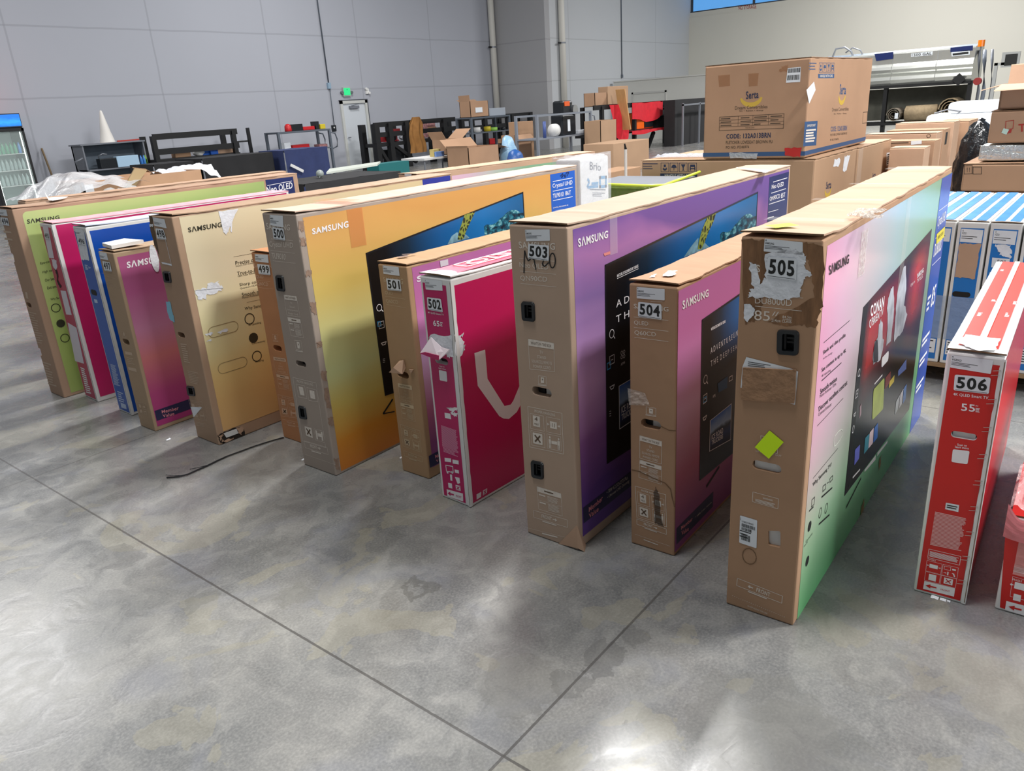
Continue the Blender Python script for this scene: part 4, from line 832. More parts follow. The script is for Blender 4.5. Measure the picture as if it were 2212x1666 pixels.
for q_ in ((cw(445, 572), cw(905, 680), cw(885, 805), cw(428, 694)),): frame(w, E, E.q(*q_), .0012, 2); greek(w, E, E.q(cw(460, 600), cw(880, 700), cw(868, 775), cw(450, 680)), 6, 2, .5, .1)
text(w, E, 'FRAGILE', E.q(cw(428, 706), cw(545, 736), cw(543, 752), cw(427, 722)), 2, .01)
for q_ in ((cw(418, 735), cw(635, 790), cw(615, 940), cw(398, 885)), (cw(650, 792), cw(870, 845), cw(848, 1000), cw(628, 945)), (cw(398, 895), cw(610, 948), cw(592, 1075), cw(380, 1020)), (cw(625, 950), cw(845, 1005), cw(825, 1135), cw(608, 1080))): frame(w, E, E.q(*q_), .0008, 2)
q_ = E.q(cw(418, 735), cw(635, 790), cw(615, 940), cw(398, 885)); shape(w, E, sub(q_, .2, .4, .75, .75), 2); arrow(w, E, sub(q_, .8, .48, .95, .66), 2); arrow(w, E, sub(q_, .02, .48, .17, .66), 2, True)
q_ = E.q(cw(650, 792), cw(870, 845), cw(848, 1000), cw(628, 945)); frame(w, E, sub(q_, .1, .58, .52, .88), .001, 2); shape(w, E, sub(q_, .62, .66, .86, .8), 2); shape(w, E, sub(q_, .34, .1, .42, .42), 2); arrow(w, E, sub(q_, .1, .2, .3, .34), 2); shape(w, E, [bil(q_, a_, b_) for a_, b_ in ((.62, .38), (.78, .4), (.88, .1), (.8, .08), (.72, .3))], 2)
q_ = E.q(cw(398, 895), cw(610, 948), cw(592, 1075), cw(380, 1020)); shape(w, E, sub(q_, .25, .15, .75, .85), 2)
q_ = E.q(cw(625, 950), cw(845, 1005), cw(825, 1135), cw(608, 1080)); shape(w, E, sub(q_, .2, .2, .78, .85), 2)
shape(w, E, E.q((1997, 1254.6), (2063.4, 1271), (2060.8, 1288.8), (1994, 1271.8)), 2)
w.obj('printed_markings', ink_bright, x506)
w = MB(); greek(w, E, E.q((2020.3, 1104.5), (2088.6, 1119.5), (2077, 1191), (2009, 1177)), 26, 2, .62, .12, 4); w.obj('fine_print', mat('fine_print_pink', (236, 178, 176), .6), x506)
w = MB(); arrow(w, E, E.q(cw(398, 1058), cw(556, 1096), cw(552, 1165), cw(392, 1128)), 3, True); text(w, E, 'FRONT', E.q(cw(615, 1140), cw(748, 1172), cw(745, 1195), cw(612, 1162)), 3)
q_ = E.q(cw(625, 950), cw(845, 1005), cw(825, 1135), cw(608, 1080)); line(w, E, bil(q_, .32, .32), bil(q_, .66, .74), .0028, 3); line(w, E, bil(q_, .32, .74), bil(q_, .66, .32), .0028, 3); w.obj('printed_details', red, x506)
mb = MB(); q_ = E.q(cw(690, -95), cw(880, -60), cw(868, 40), cw(678, -2)); shape(mb, E, q_, 2); o = mb.obj('serial_label', paper, x506); mb = MB(); greek(mb, E, sub(q_, .1, .2, .9, .8), 2, 2.6, .5, .1); mb.obj('label_print', ink_k, o)
mb = MB()
for i in range(9):
    z = .79-i*.088; 
    for s_ in (0, .014): mb = MB(); mb.bar((-.0045, .026+s_*.2, z-s_), (-.0045, .006+s_*.2, z+.004-s_), .0014); mb.obj('staple', mat('staple_wire', (190, 186, 180), .35, metal=.6), x506)
pass
# scraps of white paper by its foot
for i, (p_, s_) in enumerate((((2019, 1292), .014), ((2037, 1297), .011), ((2049, 1300), .006))):
    q_ = at(*p_, z=0); mb = MB(); mb.grid(lambda a_, b_: Vector((q_.x+(a_-.5)*s_, q_.y+(b_-.5)*s_*1.6, .001+.003*a_+.002*noise.noise((a_*3, b_*3, i)))), 4, 4); mb.obj('paper_scrap', torn_paper, None, label='%s white paper scrap at the foot of the red 506 carton' % ('larger folded', 'narrow', 'tiny')[i], cat='scrap', group='paper scraps by carton 506')
# --- the shorter red carton beside it
x507, E, F, T = carton('television_carton', 'low red and white television carton with pink torn wrap at the right edge', 'box', (2.49, -.03), 2.0, .165, 1.1, .33, white_board, GR, gap=0, flapm=red, seed=9)
sheet(x507, E, ((2172, 1150), (2290, 1170), (2270, 1350), (2160, 1312)), red)
w = MB(); shape(w, E, E.q((2174, 1298), (2250, 1318), (2246, 1340), (2171, 1317)), 2); frame(w, E, E.q((2188, 1245), (2232, 1258), (2226, 1300), (2182, 1288)), .0008, 2); frame(w, E, E.q((2192, 1220), (2240, 1233), (2237, 1246), (2189, 1234)), .0008, 2); greek(w, E, E.q((2193, 1223), (2240, 1235), (2237, 1246), (2190, 1235)), 4, 2, .5)
shape(w, E, E.q((2190, 1282), (2206, 1286), (2204, 1300), (2188, 1296)), 2); q_ = E.q((2183, 1252), (2222, 1262), (2218, 1282), (2180, 1272)); shape(w, E, sub(q_, .26, .2, .9, .9), 2); arrow(w, E, sub(q_, .0, .35, .2, .7), 2, True); text(w, E, 'FRAGILE', E.q((2188, 1249), (2208, 1254), (2207, 1258), (2187, 1253)), 2)
w.obj('printed_markings', ink_bright, x507)
mb = MB(); art(mb, F, [(.012, .322), (1.09, .322), (1.09, .01), (.012, .01)], 1); mb.obj('printed_panel', red, x507)
w = MB(); arrow(w, E, E.q((2180, 1304), (2208, 1311), (2206, 1324), (2177, 1316)), 3, True); w.obj('printed_details', red, x507)
mb = MB(); mb.grid(lambda a_, b_: E.O+E.R*(-.012+.19*a_)+E.U*(.262+.115*b_-.03*a_*(1-b_)-.045*math.sin(math.pi*min(1, a_*2.2))*b_)+E.N*(.006+.022*math.sin(math.pi*b_*.8)*(.4+.6*a_)+.006*noise.noise((a_*4, b_*4, 0))), 18, 12); mb.obj('torn_wrap', mat('pink_paper', (240, 140, 146), .55, var=.12, vscale=14, bump=.4, bscale=20), x507, label='pink torn paper wrap bulging off the carton')
mb = MB(); mb.grid(lambda a_, b_: Vector((-.01+.34*b_, .172-.17*a_, .338+.11*math.sin(math.pi*(.15+.7*b_))*(.5+.5*a_)+.035*noise.noise((a_*6, b_*6, 3)))), 20, 20); mb.obj('plastic_wrap', mat('crackly_film', (250, 225, 225), .08, alpha=.45, bump=1, bscale=40), x507)
mb = MB(); mb.grid(lambda a_, b_: E.O+E.R*(.03+.16*a_)+E.U*(.14+.13*b_)+E.N*(.004+.004*noise.noise((a_*5, b_*5, 6))), 10, 10); mb.obj('plastic_wrap', mat('pale_film', (250, 200, 196), .15, alpha=.45, bump=.8, bscale=40), x507)

# --- 502
cm = lambda x, y: (800+x/2.644, 480+y/2.644)
c7 = lambda x, y: (780+x/6.506, 500+y/6.506)
cd = lambda x, y: (820+x/6.506, 900+y/6.506)
x502, E, F, T = carton('television_carton', 'magenta television carton with lot sticker 502 and a big white V', 'box', (2.08, 1.99), -2.69, .174, 1.6, .981, white_board, GR, gap=.012, flapm=white_board, holes=(lambda f: stadium(f, f.uv((954, 780)), .075, .026),), seed=10)
mb = MB(); holed(mb, E, [(.014, .955), (.146, .955), (.146, .012), (.014, .012)], [stadium(E, E.uv((954, 780)), .075, .026)]); pe = mb.obj('printed_panel', mag, x502)
block(x502, E, E.uv((954, 780)), .07, .05, mat('slot_shade', (60, 34, 44), .8))  # dark filler: the hollow slot's shade put into its colour
wedge_edge(x502, 1.6, .174, .981)
mb = MB(); a = F.uv((973, 612)); art(mb, F, [(.014, .955), (1.585, .955), (1.585, .014), (.014, .014)], 1); mb.obj('printed_panel', mat('deep_magenta_print', (194, 16, 88), .3), x502, label='magenta front print')
mb = MB(); V = [F.uv(cm(*p)) for p in ((593, 748), (654, 728), (668, 895), (765, 1050), (800, 1042), (815, 1020), (850, 935), (905, 905), (880, 1000), (835, 1085), (790, 1124), (760, 1122), (735, 1108), (612, 935))]; shape(mb, F, V, 2)
for q_ in ((cm(605, 1555), cm(632, 1540), cm(630, 1570), cm(606, 1585)), (cm(642, 1532), cm(666, 1520), cm(664, 1548), cm(642, 1562))): shape(mb, F, F.q(*q_), 2)
mb.obj('brand_lettering', mat('soft_white_ink', (232, 228, 230), .5), x502, label='big white V on the magenta front')
mb = MB(); line(mb, F, F.uv(cm(646, 1534)), F.uv(cm(660, 1550)), .004, 3); line(mb, F, F.uv(cm(646, 1558)), F.uv(cm(660, 1526)), .004, 3); mb.obj('printed_details', mag, x502)
mb = MB(); art(mb, T, [(.014, 1.58), (.15, 1.58), (.15, .03), (.014, .03)], 3); mb.obj('printed_panel', mat('pink_top_print', (236, 108, 136), .35), x502)
mb = MB(); text(mb, T, 'VIZIO', T.q(c7(1120, 520), c7(1500, 430), c7(1760, 385), c7(1790, 400)) if False else [(.04, .62), (.04, .2), (.10, .2), (.10, .62)], 9, .01); frame(mb, T, [(.03, .66), (.03, .16), (.11, .16), (.11, .66)], .008, 9); mb.obj('top_lettering', ink_bright, x502)
label(x502, E, (c7(895, 672), c7(1138, 690), c7(1150, 835), c7(912, 815)), bold_code='VIZIO'); lot(x502, E, '502', ((923.3, 641.7), (953.5, 645.5), (957.8, 674.8), (925, 668.8)))
w = MB(); text(w, E, '4K QLED Smart TV', E.q(c7(940, 1125), c7(1165, 1160), c7(1165, 1190), c7(942, 1152)), 2, .01); text(w, E, '65', E.q(c7(1013, 1245), c7(1100, 1258), c7(1108, 1340), c7(1020, 1325)), 2, .02); greek(w, E, E.q(c7(1112, 1265), c7(1150, 1275), c7(1158, 1345), c7(1118, 1335)), 3, 2)
text(w, E, 'Scan to', E.q(cm(396, 817), cm(424, 822), cm(425, 831), cm(397, 826)), 2); text(w, E, 'learn more', E.q(cm(391, 828), cm(432, 835), cm(433, 845), cm(392, 838)), 2)
shape(w, E, rrect(E.q(cm(392, 844), cm(436, 852), cm(441, 912), cm(398, 903)), .1), 2); shape(w, E, E.q(cm(425, 1088), cm(458, 1094), cm(463, 1126), cm(428, 1118)), 2); shape(w, E, torn([E.uv(cm(*p)) for p in ((432, 1062), (494, 1056), (498, 1072), (470, 1085))], .004, 5, 2), 2); shape(w, E, torn([E.uv(cm(*p)) for p in ((462, 1085), (498, 1090), (494, 1108), (466, 1104))], .004, 5, 3), 2)
for q_ in ((cm(425, 1345), cm(462, 1350), cm(463, 1372), cm(427, 1367)), (cm(470, 1355), cm(505, 1362), cm(506, 1384), cm(472, 1378)), (cm(482, 1412), cm(506, 1417), cm(508, 1436), cm(484, 1430)), (cm(445, 1488), cm(467, 1493), cm(470, 1522), cm(448, 1516)), (cm(488, 1500), cm(514, 1506), cm(517, 1535), cm(491, 1529)), (cm(456, 1440), cm(468, 1442), cm(470, 1478), cm(459, 1475)), (cm(484, 1455), cm(510, 1460), cm(514, 1490), cm(500, 1495))): shape(w, E, E.q(*q_), 2)
frame(w, E, E.q(cm(432, 1388), cm(472, 1395), cm(475, 1430), cm(436, 1422)), .004, 2)
for x_ in (442, 468):
    cq = E.uv(cm(x_, 1428+x_*.02-8)); shape(w, E, [(cq[0]+.006*math.cos(t*.7), cq[1]+.006*math.sin(t*.7)) for t in range(9)], 2)
shape(w, E, E.q(cm(437, 1525), cm(530, 1550), cm(532, 1595), cm(441, 1565)), 2)
w.obj('printed_markings', ink_bright, x502)
w = MB(); arrow(w, E, E.q(cm(442, 1532), cm(478, 1542), cm(480, 1572), cm(444, 1562)), 3, True); text(w, E, 'FRONT', E.q(cm(490, 1556), cm(522, 1565), cm(523, 1578), cm(491, 1568)), 3); line(w, E, E.uv(cm(494, 1506)), E.uv(cm(511, 1530)), .004, 3); line(w, E, E.uv(cm(494, 1526)), E.uv(cm(511, 1510)), .004, 3); w.obj('printed_details', mag, x502)
w = MB(); greek(w, E, E.q(cm(405, 1158), cm(497, 1190), cm(506, 1315), cm(412, 1280)), 22, 2, .62, .1, 5); greek(w, E, E.q(cm(416, 1282), cm(508, 1316), cm(509, 1345), cm(420, 1312)), 4, 2, .6); w.obj('fine_print', mat('fine_print_rose', (226, 150, 180), .6), x502)
mb = MB(); shape(mb, E, torn([E.uv(cm(*p)) for p in ((338, 655), (345, 642), (468, 648), (475, 775), (440, 772), (430, 735), (380, 725), (350, 735))], .005, 6, 2), 2.5); shape(mb, F, torn([F.uv(cm(*p)) for p in ((482, 650), (538, 632), (520, 660), (536, 700), (530, 758), (490, 770))], .007, 6, 8), 2.5); mb.obj('torn_paper_patch', torn_paper, x502, label='white patch where the print was torn away')
mb = MB(); e = [E.uv(cm(*p)) for p in ((322, 735), (352, 655), (412, 712), (468, 722), (468, 732), (428, 775))]
mb.prism([E.O+E.R*p[0]+E.U*p[1]+E.N*(.004+(.03 if i in (0, 5) else .012 if i in (3, 4) else 0)) for i, p in enumerate(e)], E.N*.003); mb.obj('torn_flap', mat('flap_paper', (240, 226, 232), .6), x502)
mb = MB(); e = [E.uv(cm(*p)) for p in ((322, 735), (350, 728), (430, 748), (428, 776))]; mb.prism([E.O+E.R*p[0]+E.U*p[1]+E.N*.036 for p in e], E.N*.003); mb.obj('torn_flap', mag, x502)

# --- 501 and 499 (plain kraft ends like 504)
x501, E, F, T = carton('television_carton', 'narrow kraft television carton with lot sticker 501 beside the magenta V carton', 'box', (2.176, 2.328), -.3, .177, 1.6, .986, mat('kraft_olive', (176, 142, 106), .72, var=.07, vscale=3, bump=.12, bscale=12), GR, gap=.010, holes=(lambda f: stadium(f, f.uv(cm(186, 872)), .075, .03),), seed=11)
w, k = MB(), MB()
ghost(w, E, (c7(312, 640), c7(590, 665), c7(590, 745), c7(318, 705)), None, ('QLED', c7(335, 838), c7(445, 850), c7(450, 900), c7(340, 885)), (c7(340, 910), c7(620, 952)), ('Q60CD', c7(350, 950), c7(520, 970), c7(522, 1028), c7(355, 1005)), (c7(360, 1028), c7(625, 1072)))
whats_in(w, k, E, E.q(cm(158, 920), cm(236, 935), cm(246, 1042), cm(170, 1020)), ('TV', 'STAND', 'SOLARCELL REMOTE', 'POWER CORD')); spec_box(w, k, E, E.q(cm(172, 1030), cm(247, 1048), cm(258, 1140), cm(182, 1118)))
handling(w, k, E, E.q(cm(173, 1155), cm(283, 1192), cm(293, 1315), cm(188, 1278))); front_box(w, E, E.q(cm(192, 1305), cm(297, 1342), cm(299, 1370), cm(195, 1335)))
w.obj('printed_markings', mat('tan_ink', (206, 184, 150), .6), x501); k.obj('printed_details', MATS['brown_ink'], x501)
label(x501, E, (c7(305, 475), c7(530, 500), c7(545, 625), c7(318, 595)), bold_code='SAMSUNG'); lot(x501, E, '501', (c7(358, 658), c7(552, 678), c7(575, 842), c7(378, 822)))
mb = MB(); e = [E.uv(cm(*p)) for p in ((140, 845), (165, 818), (172, 790), (195, 785), (205, 830), (215, 855))]; mb.prism([E.O+E.R*p[0]+E.U*p[1]+E.N*(.004+(.028 if i in (0, 1, 5) else 0)) for i, p in enumerate(e)], E.N*.004); e = [E.uv(cm(*p)) for p in ((228, 838), (252, 840), (240, 862))]; mb.prism([E.pt(p, 4) for p in e], E.N*.006); mb.obj('torn_flap', kraft, x501, label='torn flap of board above the hand slot')
mb = MB(); art(mb, F, [(.03, F.uv((884, 580))[1]), (1.56, F.uv((884, 580))[1]), (1.56, .05), (.03, .05)], 1); mb.obj('printed_panel', pinkg('rose_print'), x501, label='rose pink print on the carton front')
mb = MB(); text(mb, F, 'SAMSUNG', [(F.uv(c7(775, 640))[0], F.uv(c7(775, 632))[1]), (F.uv(c7(775, 640))[0]+.36, F.uv(c7(775, 632))[1]), (F.uv(c7(775, 640))[0]+.36, F.uv(c7(780, 718))[1]), (F.uv(c7(775, 640))[0], F.uv(c7(780, 718))[1])], 3, .03); mb.obj('brand_lettering', ink_bright, x501)
member(x501, F, cd(688, 555), cd(705, 722), 1.2, ((cd(775, 540), cd(960, 470), cd(960, 520), cd(780, 590))), ((cd(785, 605), cd(920, 550), cd(920, 595), cd(790, 645))))
mb = MB(); shape(mb, F, F.q(c7(1103, 415), c7(1215, 390), c7(1222, 470), c7(1112, 500)), 4); mb.obj('tape_patch', mat('white_tape', (220, 214, 220), .35), x501)
mb = MB(); shape(mb, T, T.q(c7(500, 378), c7(640, 355), c7(680, 370), c7(530, 392)), 10); shape(mb, T, T.q(c7(570, 342), c7(770, 328), c7(775, 334), c7(590, 350)), 10); mb.obj('dark_smudge', mat('grey_smudge', (120, 98, 90), .6), x501)

q_ = at(612.7, 944.3, z=0)
x499, E, F, T = carton('television_carton', 'narrow tan television carton with lot sticker 499 tucked between two larger cartons', 'box', (q_.x, q_.y-.17), 0, .17, 1.6, .992, mat('kraft_ruddy', (186, 128, 86), .72, var=.05), GR, gap=.008, holes=(lambda f: stadium(f, f.uv(c5(160, 893)), .07, .03),), seed=12)
w, k = MB(), MB()
text(w, E, 'SAMSUNG', E.q(c5(22, 400), c5(150, 412), c5(152, 430), c5(24, 424)), 1, .01); text(w, E, 'QLED', E.q(c5(35, 466), c5(78, 470), c5(79, 491), c5(37, 488)), 1, .008); text(w, E, 'Q60CD', E.q(c5(42, 505), c5(105, 512), c5(106, 536), c5(45, 530)), 1, .008)
for p_, q2 in (((32, 498), (118, 506)), ((50, 540), (136, 550))): line(w, E, E.uv(c5(*p_)), E.uv(c5(*q2)), .0014, 1)
small_icon(w, k, E, E.q(c5(131, 812), c5(160, 815), c5(164, 850), c5(136, 846))); whats_in(w, k, E, E.q(c5(135, 942), c5(207, 952), c5(222, 1045), c5(150, 1035)), ('TV', 'STAND', 'REMOTE', 'POWER CORD')); spec_box(w, k, E, E.q(c5(153, 1042), c5(225, 1056), c5(240, 1138), c5(168, 1125)))
handling(w, k, E, E.q(c5(163, 1162), c5(270, 1186), c5(285, 1300), c5(180, 1285))); front_box(w, E, E.q(c5(190, 1305), c5(290, 1325), c5(296, 1350), c5(194, 1330)))
w.obj('printed_markings', mat('rusty_pale_ink', (216, 176, 146), .6), x499); k.obj('printed_details', MATS['brown_ink'], x499)
label(x499, E, (c5(28, 346), c5(105, 350), c5(110, 398), c5(33, 388)), bold_code='SAMSUNG'); lot(x499, E, '499', (c5(44, 403), c5(114, 410), c5(122, 468), c5(54, 462)))

# --- 498
cg = lambda x, y: (300+x/7.9, 430+y/7.9)
ch = lambda x, y: (400+x/7.9, 850+y/7.9)
c2 = lambda x, y: (200+x/2.975, 420+y/2.975)
H8 = lambda *q: rrect
x498, E, F, T = carton('television_carton', 'battered kraft television carton with lot sticker 498 and a cream to gold front print', 'box', (1.866, 3.57), -.68, .220, 1.944, 1.190, mat('kraft_taped', (172, 142, 116), .6, var=.08, vscale=3, bump=.2, bscale=9), GR, gap=.014,
    holes=(inserthole(c2(452, 492), c2(500, 496), c2(511, 570), c2(464, 566)), inserthole(c2(605, 1228), c2(652, 1236), c2(664, 1298), c2(616, 1292)), lambda f: stadium(f, f.uv(c2(570, 904)), .07, .028)), seed=13)
insert(x498, E, (c2(452, 492), c2(500, 496), c2(511, 570), c2(464, 566))); insert(x498, E, (c2(605, 1228), c2(652, 1236), c2(664, 1298), c2(616, 1292)))
w, k = MB(), MB()
greek(w, E, E.q(c2(565, 955), c2(605, 960), c2(630, 1090), c2(590, 1080)), 9, 1, .5, .3); greek(w, E, E.q(c2(610, 1130), c2(680, 1145), c2(700, 1230), c2(630, 1215)), 8, 1, .4, .4)
handling(w, k, E, E.q(c2(618, 1320), c2(705, 1335), c2(735, 1455), c2(648, 1440))); greek(w, E, E.q(c2(665, 1460), c2(735, 1475), c2(740, 1500), c2(670, 1488)), 3, 1, .4)
w.obj('printed_markings', mat('faded_ink', (196, 172, 148), .6), x498); k.bm.free()
label(x498, E, (cg(235, 310), cg(440, 345), cg(480, 500), cg(270, 455)), bold_code=True); lot(x498, E, '498', (cg(290, 498), cg(425, 515), cg(482, 695), cg(318, 680)))
mb = MB(); shape(mb, E, E.q(cg(385, 1072), cg(560, 1108), cg(572, 1140), cg(405, 1105)), 2); line(mb, E, E.uv(cg(458, 700)), E.uv(cg(560, 1120)), .003, 2); shape(mb, E, torn([E.uv(cg(*p)) for p in ((170, 430), (250, 425), (240, 470), (190, 470))], .003, 5, 2), 2); shape(mb, E, E.q(c2(632, 1365), c2(705, 1368), c2(652, 1432), c2(650, 1430)), 2); mb.obj('label_remnant', torn_paper, x498)
mb = MB(); shape(mb, E, torn([E.uv(c2(*p)) for p in ((473, 690), (500, 688), (512, 750), (525, 790), (530, 822), (500, 808), (482, 760))], .002, 4, 1), 2); mb.obj('blue_tag', mat('sky_blue_paper', (132, 196, 220), .5), x498)
mb = MB(); shape(mb, E, torn([E.uv(cg(*p)) for p in ((175, 280), (235, 300), (240, 420), (290, 620), (350, 950), (290, 850), (200, 560))], .003, 4, 1), 1.2); mb.obj('dark_crush', mat('crushed_board', (96, 78, 60), .8, var=.2, vscale=30), x498)
a = F.uv(cg(684, 315)); dq = F.uv(ch(650, 650)); tr = F.uv((972, 381)); U1 = tr[0]
mb = MB(); art(mb, F, [(a[0], a[1]), (U1, a[1]), (U1, dq[1]), (a[0], dq[1])], 1); mb.obj('printed_panel', grad('cream_gold_print', [(0, (206, 138, 46)), (.16, (212, 152, 58)), (.27, (222, 178, 90)), (.38, (226, 206, 140)), (.52, (228, 220, 170)), (.75, (226, 212, 184)), (1, (222, 208, 176))], .0, .12, .42, [(0, (226, 212, 170)), (.4, (220, 206, 160)), (1, (206, 186, 100))], .35), x498, label='cream to gold print on the carton front')
mb = MB(); text(mb, F, SAM, F.q(cg(828, 485), cg(1415, 385), cg(1415, 478), cg(845, 572)), 3, .025)
for s_, q_ in (('Precise detail', ((915, 430), (1082, 398), (1084, 425), (918, 455))), ('True-to-life', ((927, 498), (1068, 468), (1070, 496), (930, 520))), ('Sharp contrast', ((942, 572), (1120, 538), (1122, 566), (946, 596))), ('Smooth motion', ((957, 634), (1130, 600), (1133, 630), (960, 658))), ('Why Samsung TV?', ((975, 725), (1160, 690), (1164, 718), (980, 750))), ('AI Upscaling', ((1000, 835), (1080, 815), (1082, 832), (1002, 850))), ('Connectivity', ((1022, 955), (1108, 935), (1110, 950), (1024, 968))), ('Security', ((1045, 1070), (1100, 1058), (1101, 1074), (1046, 1085)))):
    text(mb, F, s_, F.q(*[c2(*p) for p in q_]), 2, .008)
for p_, q_ in (((905, 402), (1090, 368)), ((990, 695), (1130, 665))): line(mb, F, F.uv(c2(*p_)), F.uv(c2(*q_)), .0015, 2)
for i, (y_, s_) in enumerate(((458, 'Direct Full Array'), (520, '100% Color Volume'), (600, 'Quantum HDR'), (660, 'Motion Xcelerator'))): text(mb, F, s_, F.q(c2(920+i*13, y_), c2(1030+i*13, y_-23), c2(1032+i*13, y_-11), c2(922+i*13, y_+12)), 2)
for i, (x_, y_) in enumerate(((1008, 800), (1033, 922), (1055, 1040))):
    cq = F.uv(c2(x_, y_)); o_ = [(cq[0]+.028*math.cos(t*.524), cq[1]+.028*math.sin(t*.524)) for t in range(13)]
    if i == 1: shape(mb, F, o_[:-1], 2)
    else:
        for a_, b_ in zip(o_, o_[1:]): line(mb, F, a_, b_, .005, 2)
mb.obj('brand_lettering', ink_olive, x498, label='dark lettering on the cream front')
mb = MB(); shape(mb, F, torn([F.uv(cg(*p)) for p in ((1350, 215), (1690, 165), (1620, 300), (1590, 400), (1585, 575), (1560, 560), (1555, 460), (1520, 560), (1480, 605), (1440, 570), (1400, 400))], .002, 4, 2), 3.5)
shape(mb, F, torn([F.uv(c2(*p)) for p in ((662, 628), (660, 615), (730, 600), (735, 580), (805, 555), (800, 575), (835, 600), (830, 615), (730, 650), (730, 672), (675, 678))], .006, 5, 3), 3.5)
for pq in (((800, 880), (865, 862), (868, 878), (815, 895)), ((720, 892), (770, 888), (765, 902), (728, 908)), ((728, 940), (760, 932), (762, 940), (732, 946))): shape(mb, F, torn([F.uv(c2(*p)) for p in pq], .005, 4, 4), 3.5)
mb.obj('torn_paper_patch', torn_paper, x498, label='white patches where the print was torn')
mb = MB()
for x_, y_ in ((840, 868), (900, 1098)):
    o_ = stadium(F, F.uv(c2(x_, y_)), .17, .055)
    for a_, b_ in zip(o_, o_[1:]+o_[:1]): line(mb, F, a_, b_, .003, 2)
mb.obj('punched_outline', mat('soft_brown', (150, 128, 86), .6), x498)
side_band(x498, F, (912, 388), U1, a[1]-.6, mat('indigo_print', (48, 62, 160), .35), (), ())
mb = MB(); shape(mb, F, torn([F.uv(ch(*p)) for p in ((540, 720), (690, 640), (990, 555), (1030, 730), (640, 860), (600, 850))], .006, 5, 2), 3); hole_ = mb.obj('burst_corner', mat('burst_dark', (40, 30, 22), .9), x498, label='burst lower corner showing the packing'); mb = MB(); shape(mb, F, F.q(ch(650, 680), ch(870, 600), ch(905, 680), ch(700, 755)), 4); mb.obj('foam_and_shade_fill', foam, hole_)
mb = MB()
for i, pq in enumerate((((560, 730), (650, 680), (640, 720), (600, 800)), ((880, 590), (990, 560), (960, 700), (930, 680)), ((620, 800), (820, 760), (800, 790), (640, 830)))): shape(mb, F, torn([F.uv(ch(*p)) for p in pq], .006, 4, i), 4.5)
mb.obj('torn_board', kraft, hole_)

# --- 497
x497, E, F, T = carton('television_carton', 'small kraft television carton with lot sticker 497 and a magenta pink front print', 'box', (1.78, 4.074), .11, .169, 1.6, 1.001, mat('kraft_dim', (172, 146, 118), .65, var=.06, vscale=3, bump=.15, bscale=10), GR, gap=.010, holes=(lambda f: stadium(f, f.uv(c2(215, 948)), .075, .032),), seed=14)
cb1 = lambda x, y: (x/6.506, 420+y/6.506); ce = lambda x, y: (60+x/5.821, 780+y/5.821)
w, k = MB(), MB()
for p_, q_ in (((75, 520), (155, 545)), ((90, 575), (160, 598)), ((60, 505), (150, 522))): line(w, E, E.uv(c2(*p_)), E.uv(c2(*q_)), .0014, 1)
text(w, E, 'QLED', E.q(c2(80, 524), c2(108, 530), c2(110, 545), c2(82, 540)), 1); text(w, E, 'Q60CD', E.q(c2(90, 558), c2(125, 565), c2(127, 582), c2(92, 576)), 1)
shape(w, E, E.q(c2(208, 1008), c2(252, 1016), c2(257, 1036), c2(212, 1028)), 1); shape(w, E, E.q(c2(228, 1108), c2(280, 1120), c2(285, 1142), c2(233, 1128)), 1); greek(w, E, E.q(c2(220, 1045), c2(262, 1052), c2(275, 1100), c2(232, 1090)), 4, 1, .4); small_icon(w, k, E, E.q(c2(188, 880), c2(212, 885), c2(217, 915), c2(193, 912)))
handling(w, k, E, E.q(c2(288, 1335), c2(342, 1345), c2(355, 1415), c2(302, 1410)))
w.obj('printed_markings', MATS['faded_ink'], x497); k.bm.free()
label(x497, E, (cb1(1395, 805), cb1(1500, 825), cb1(1525, 922), cb1(1415, 908)), bold_code=True); lot(x497, E, '497', (cb1(1445, 935), cb1(1550, 955), cb1(1580, 1085), cb1(1475, 1070)))
a = F.uv(cb1(1645, 885)); dq = F.uv(ce(1640, 822)); mb = MB(); art(mb, F, [(a[0], a[1]), (1.57, a[1]), (1.57, dq[1]), (a[0], dq[1])], 1)
mb.obj('printed_panel', grad('magenta_dusk_print', [(0, (170, 50, 116)), (.2, (180, 70, 124)), (.42, (206, 120, 122)), (.58, (196, 128, 160)), (.8, (180, 92, 140)), (1, (166, 82, 126))], 0, .1), x497, label='magenta pink print on the carton front')
mb = MB(); text(mb, F, SAM, F.q(cb1(1775, 945), cb1(2345, 835), cb1(2345, 930), cb1(1785, 1040)), 3, .03); mb.obj('brand_lettering', ink_bright, x497)
member(x497, F, ce(1592, 628), ce(1625, 752), 1.3, ((ce(1680, 620), ce(1892, 568), ce(1895, 612), ce(1685, 660))), ((ce(1690, 672), ce(1838, 640), ce(1840, 680), ce(1698, 712))))
# loose flat white carton piece lying on top of it
mb = MB(); tq = [T.uv(p) for p in (cb1(1450, 755), cb1(1760, 690), cb1(2030, 710), cb1(1580, 795))]
mb.prism([Vector((1.78, 4.074, 0))+T.pt(p, 2)+Vector((0, 0, .008)) for p in tq], (0, 0, .018)); mb.obj('foam_sheet', mat('white_sheet', (232, 230, 226), .6), None, label='flat white sheet lying on top of carton 497', cat='sheet')
mb = MB(); o_ = stadium(F, F.uv(cb1(2160, 900)), .06, .20); q0_ = F.uv(cb1(2165, 900)); mb.poly([F.pt((q0_[0]+.022*math.cos(t*.42), q0_[1]+.075*math.sin(t*.42)), 5) for t in range(15)]); mb.obj('torn_paper_patch', torn_paper, x497)

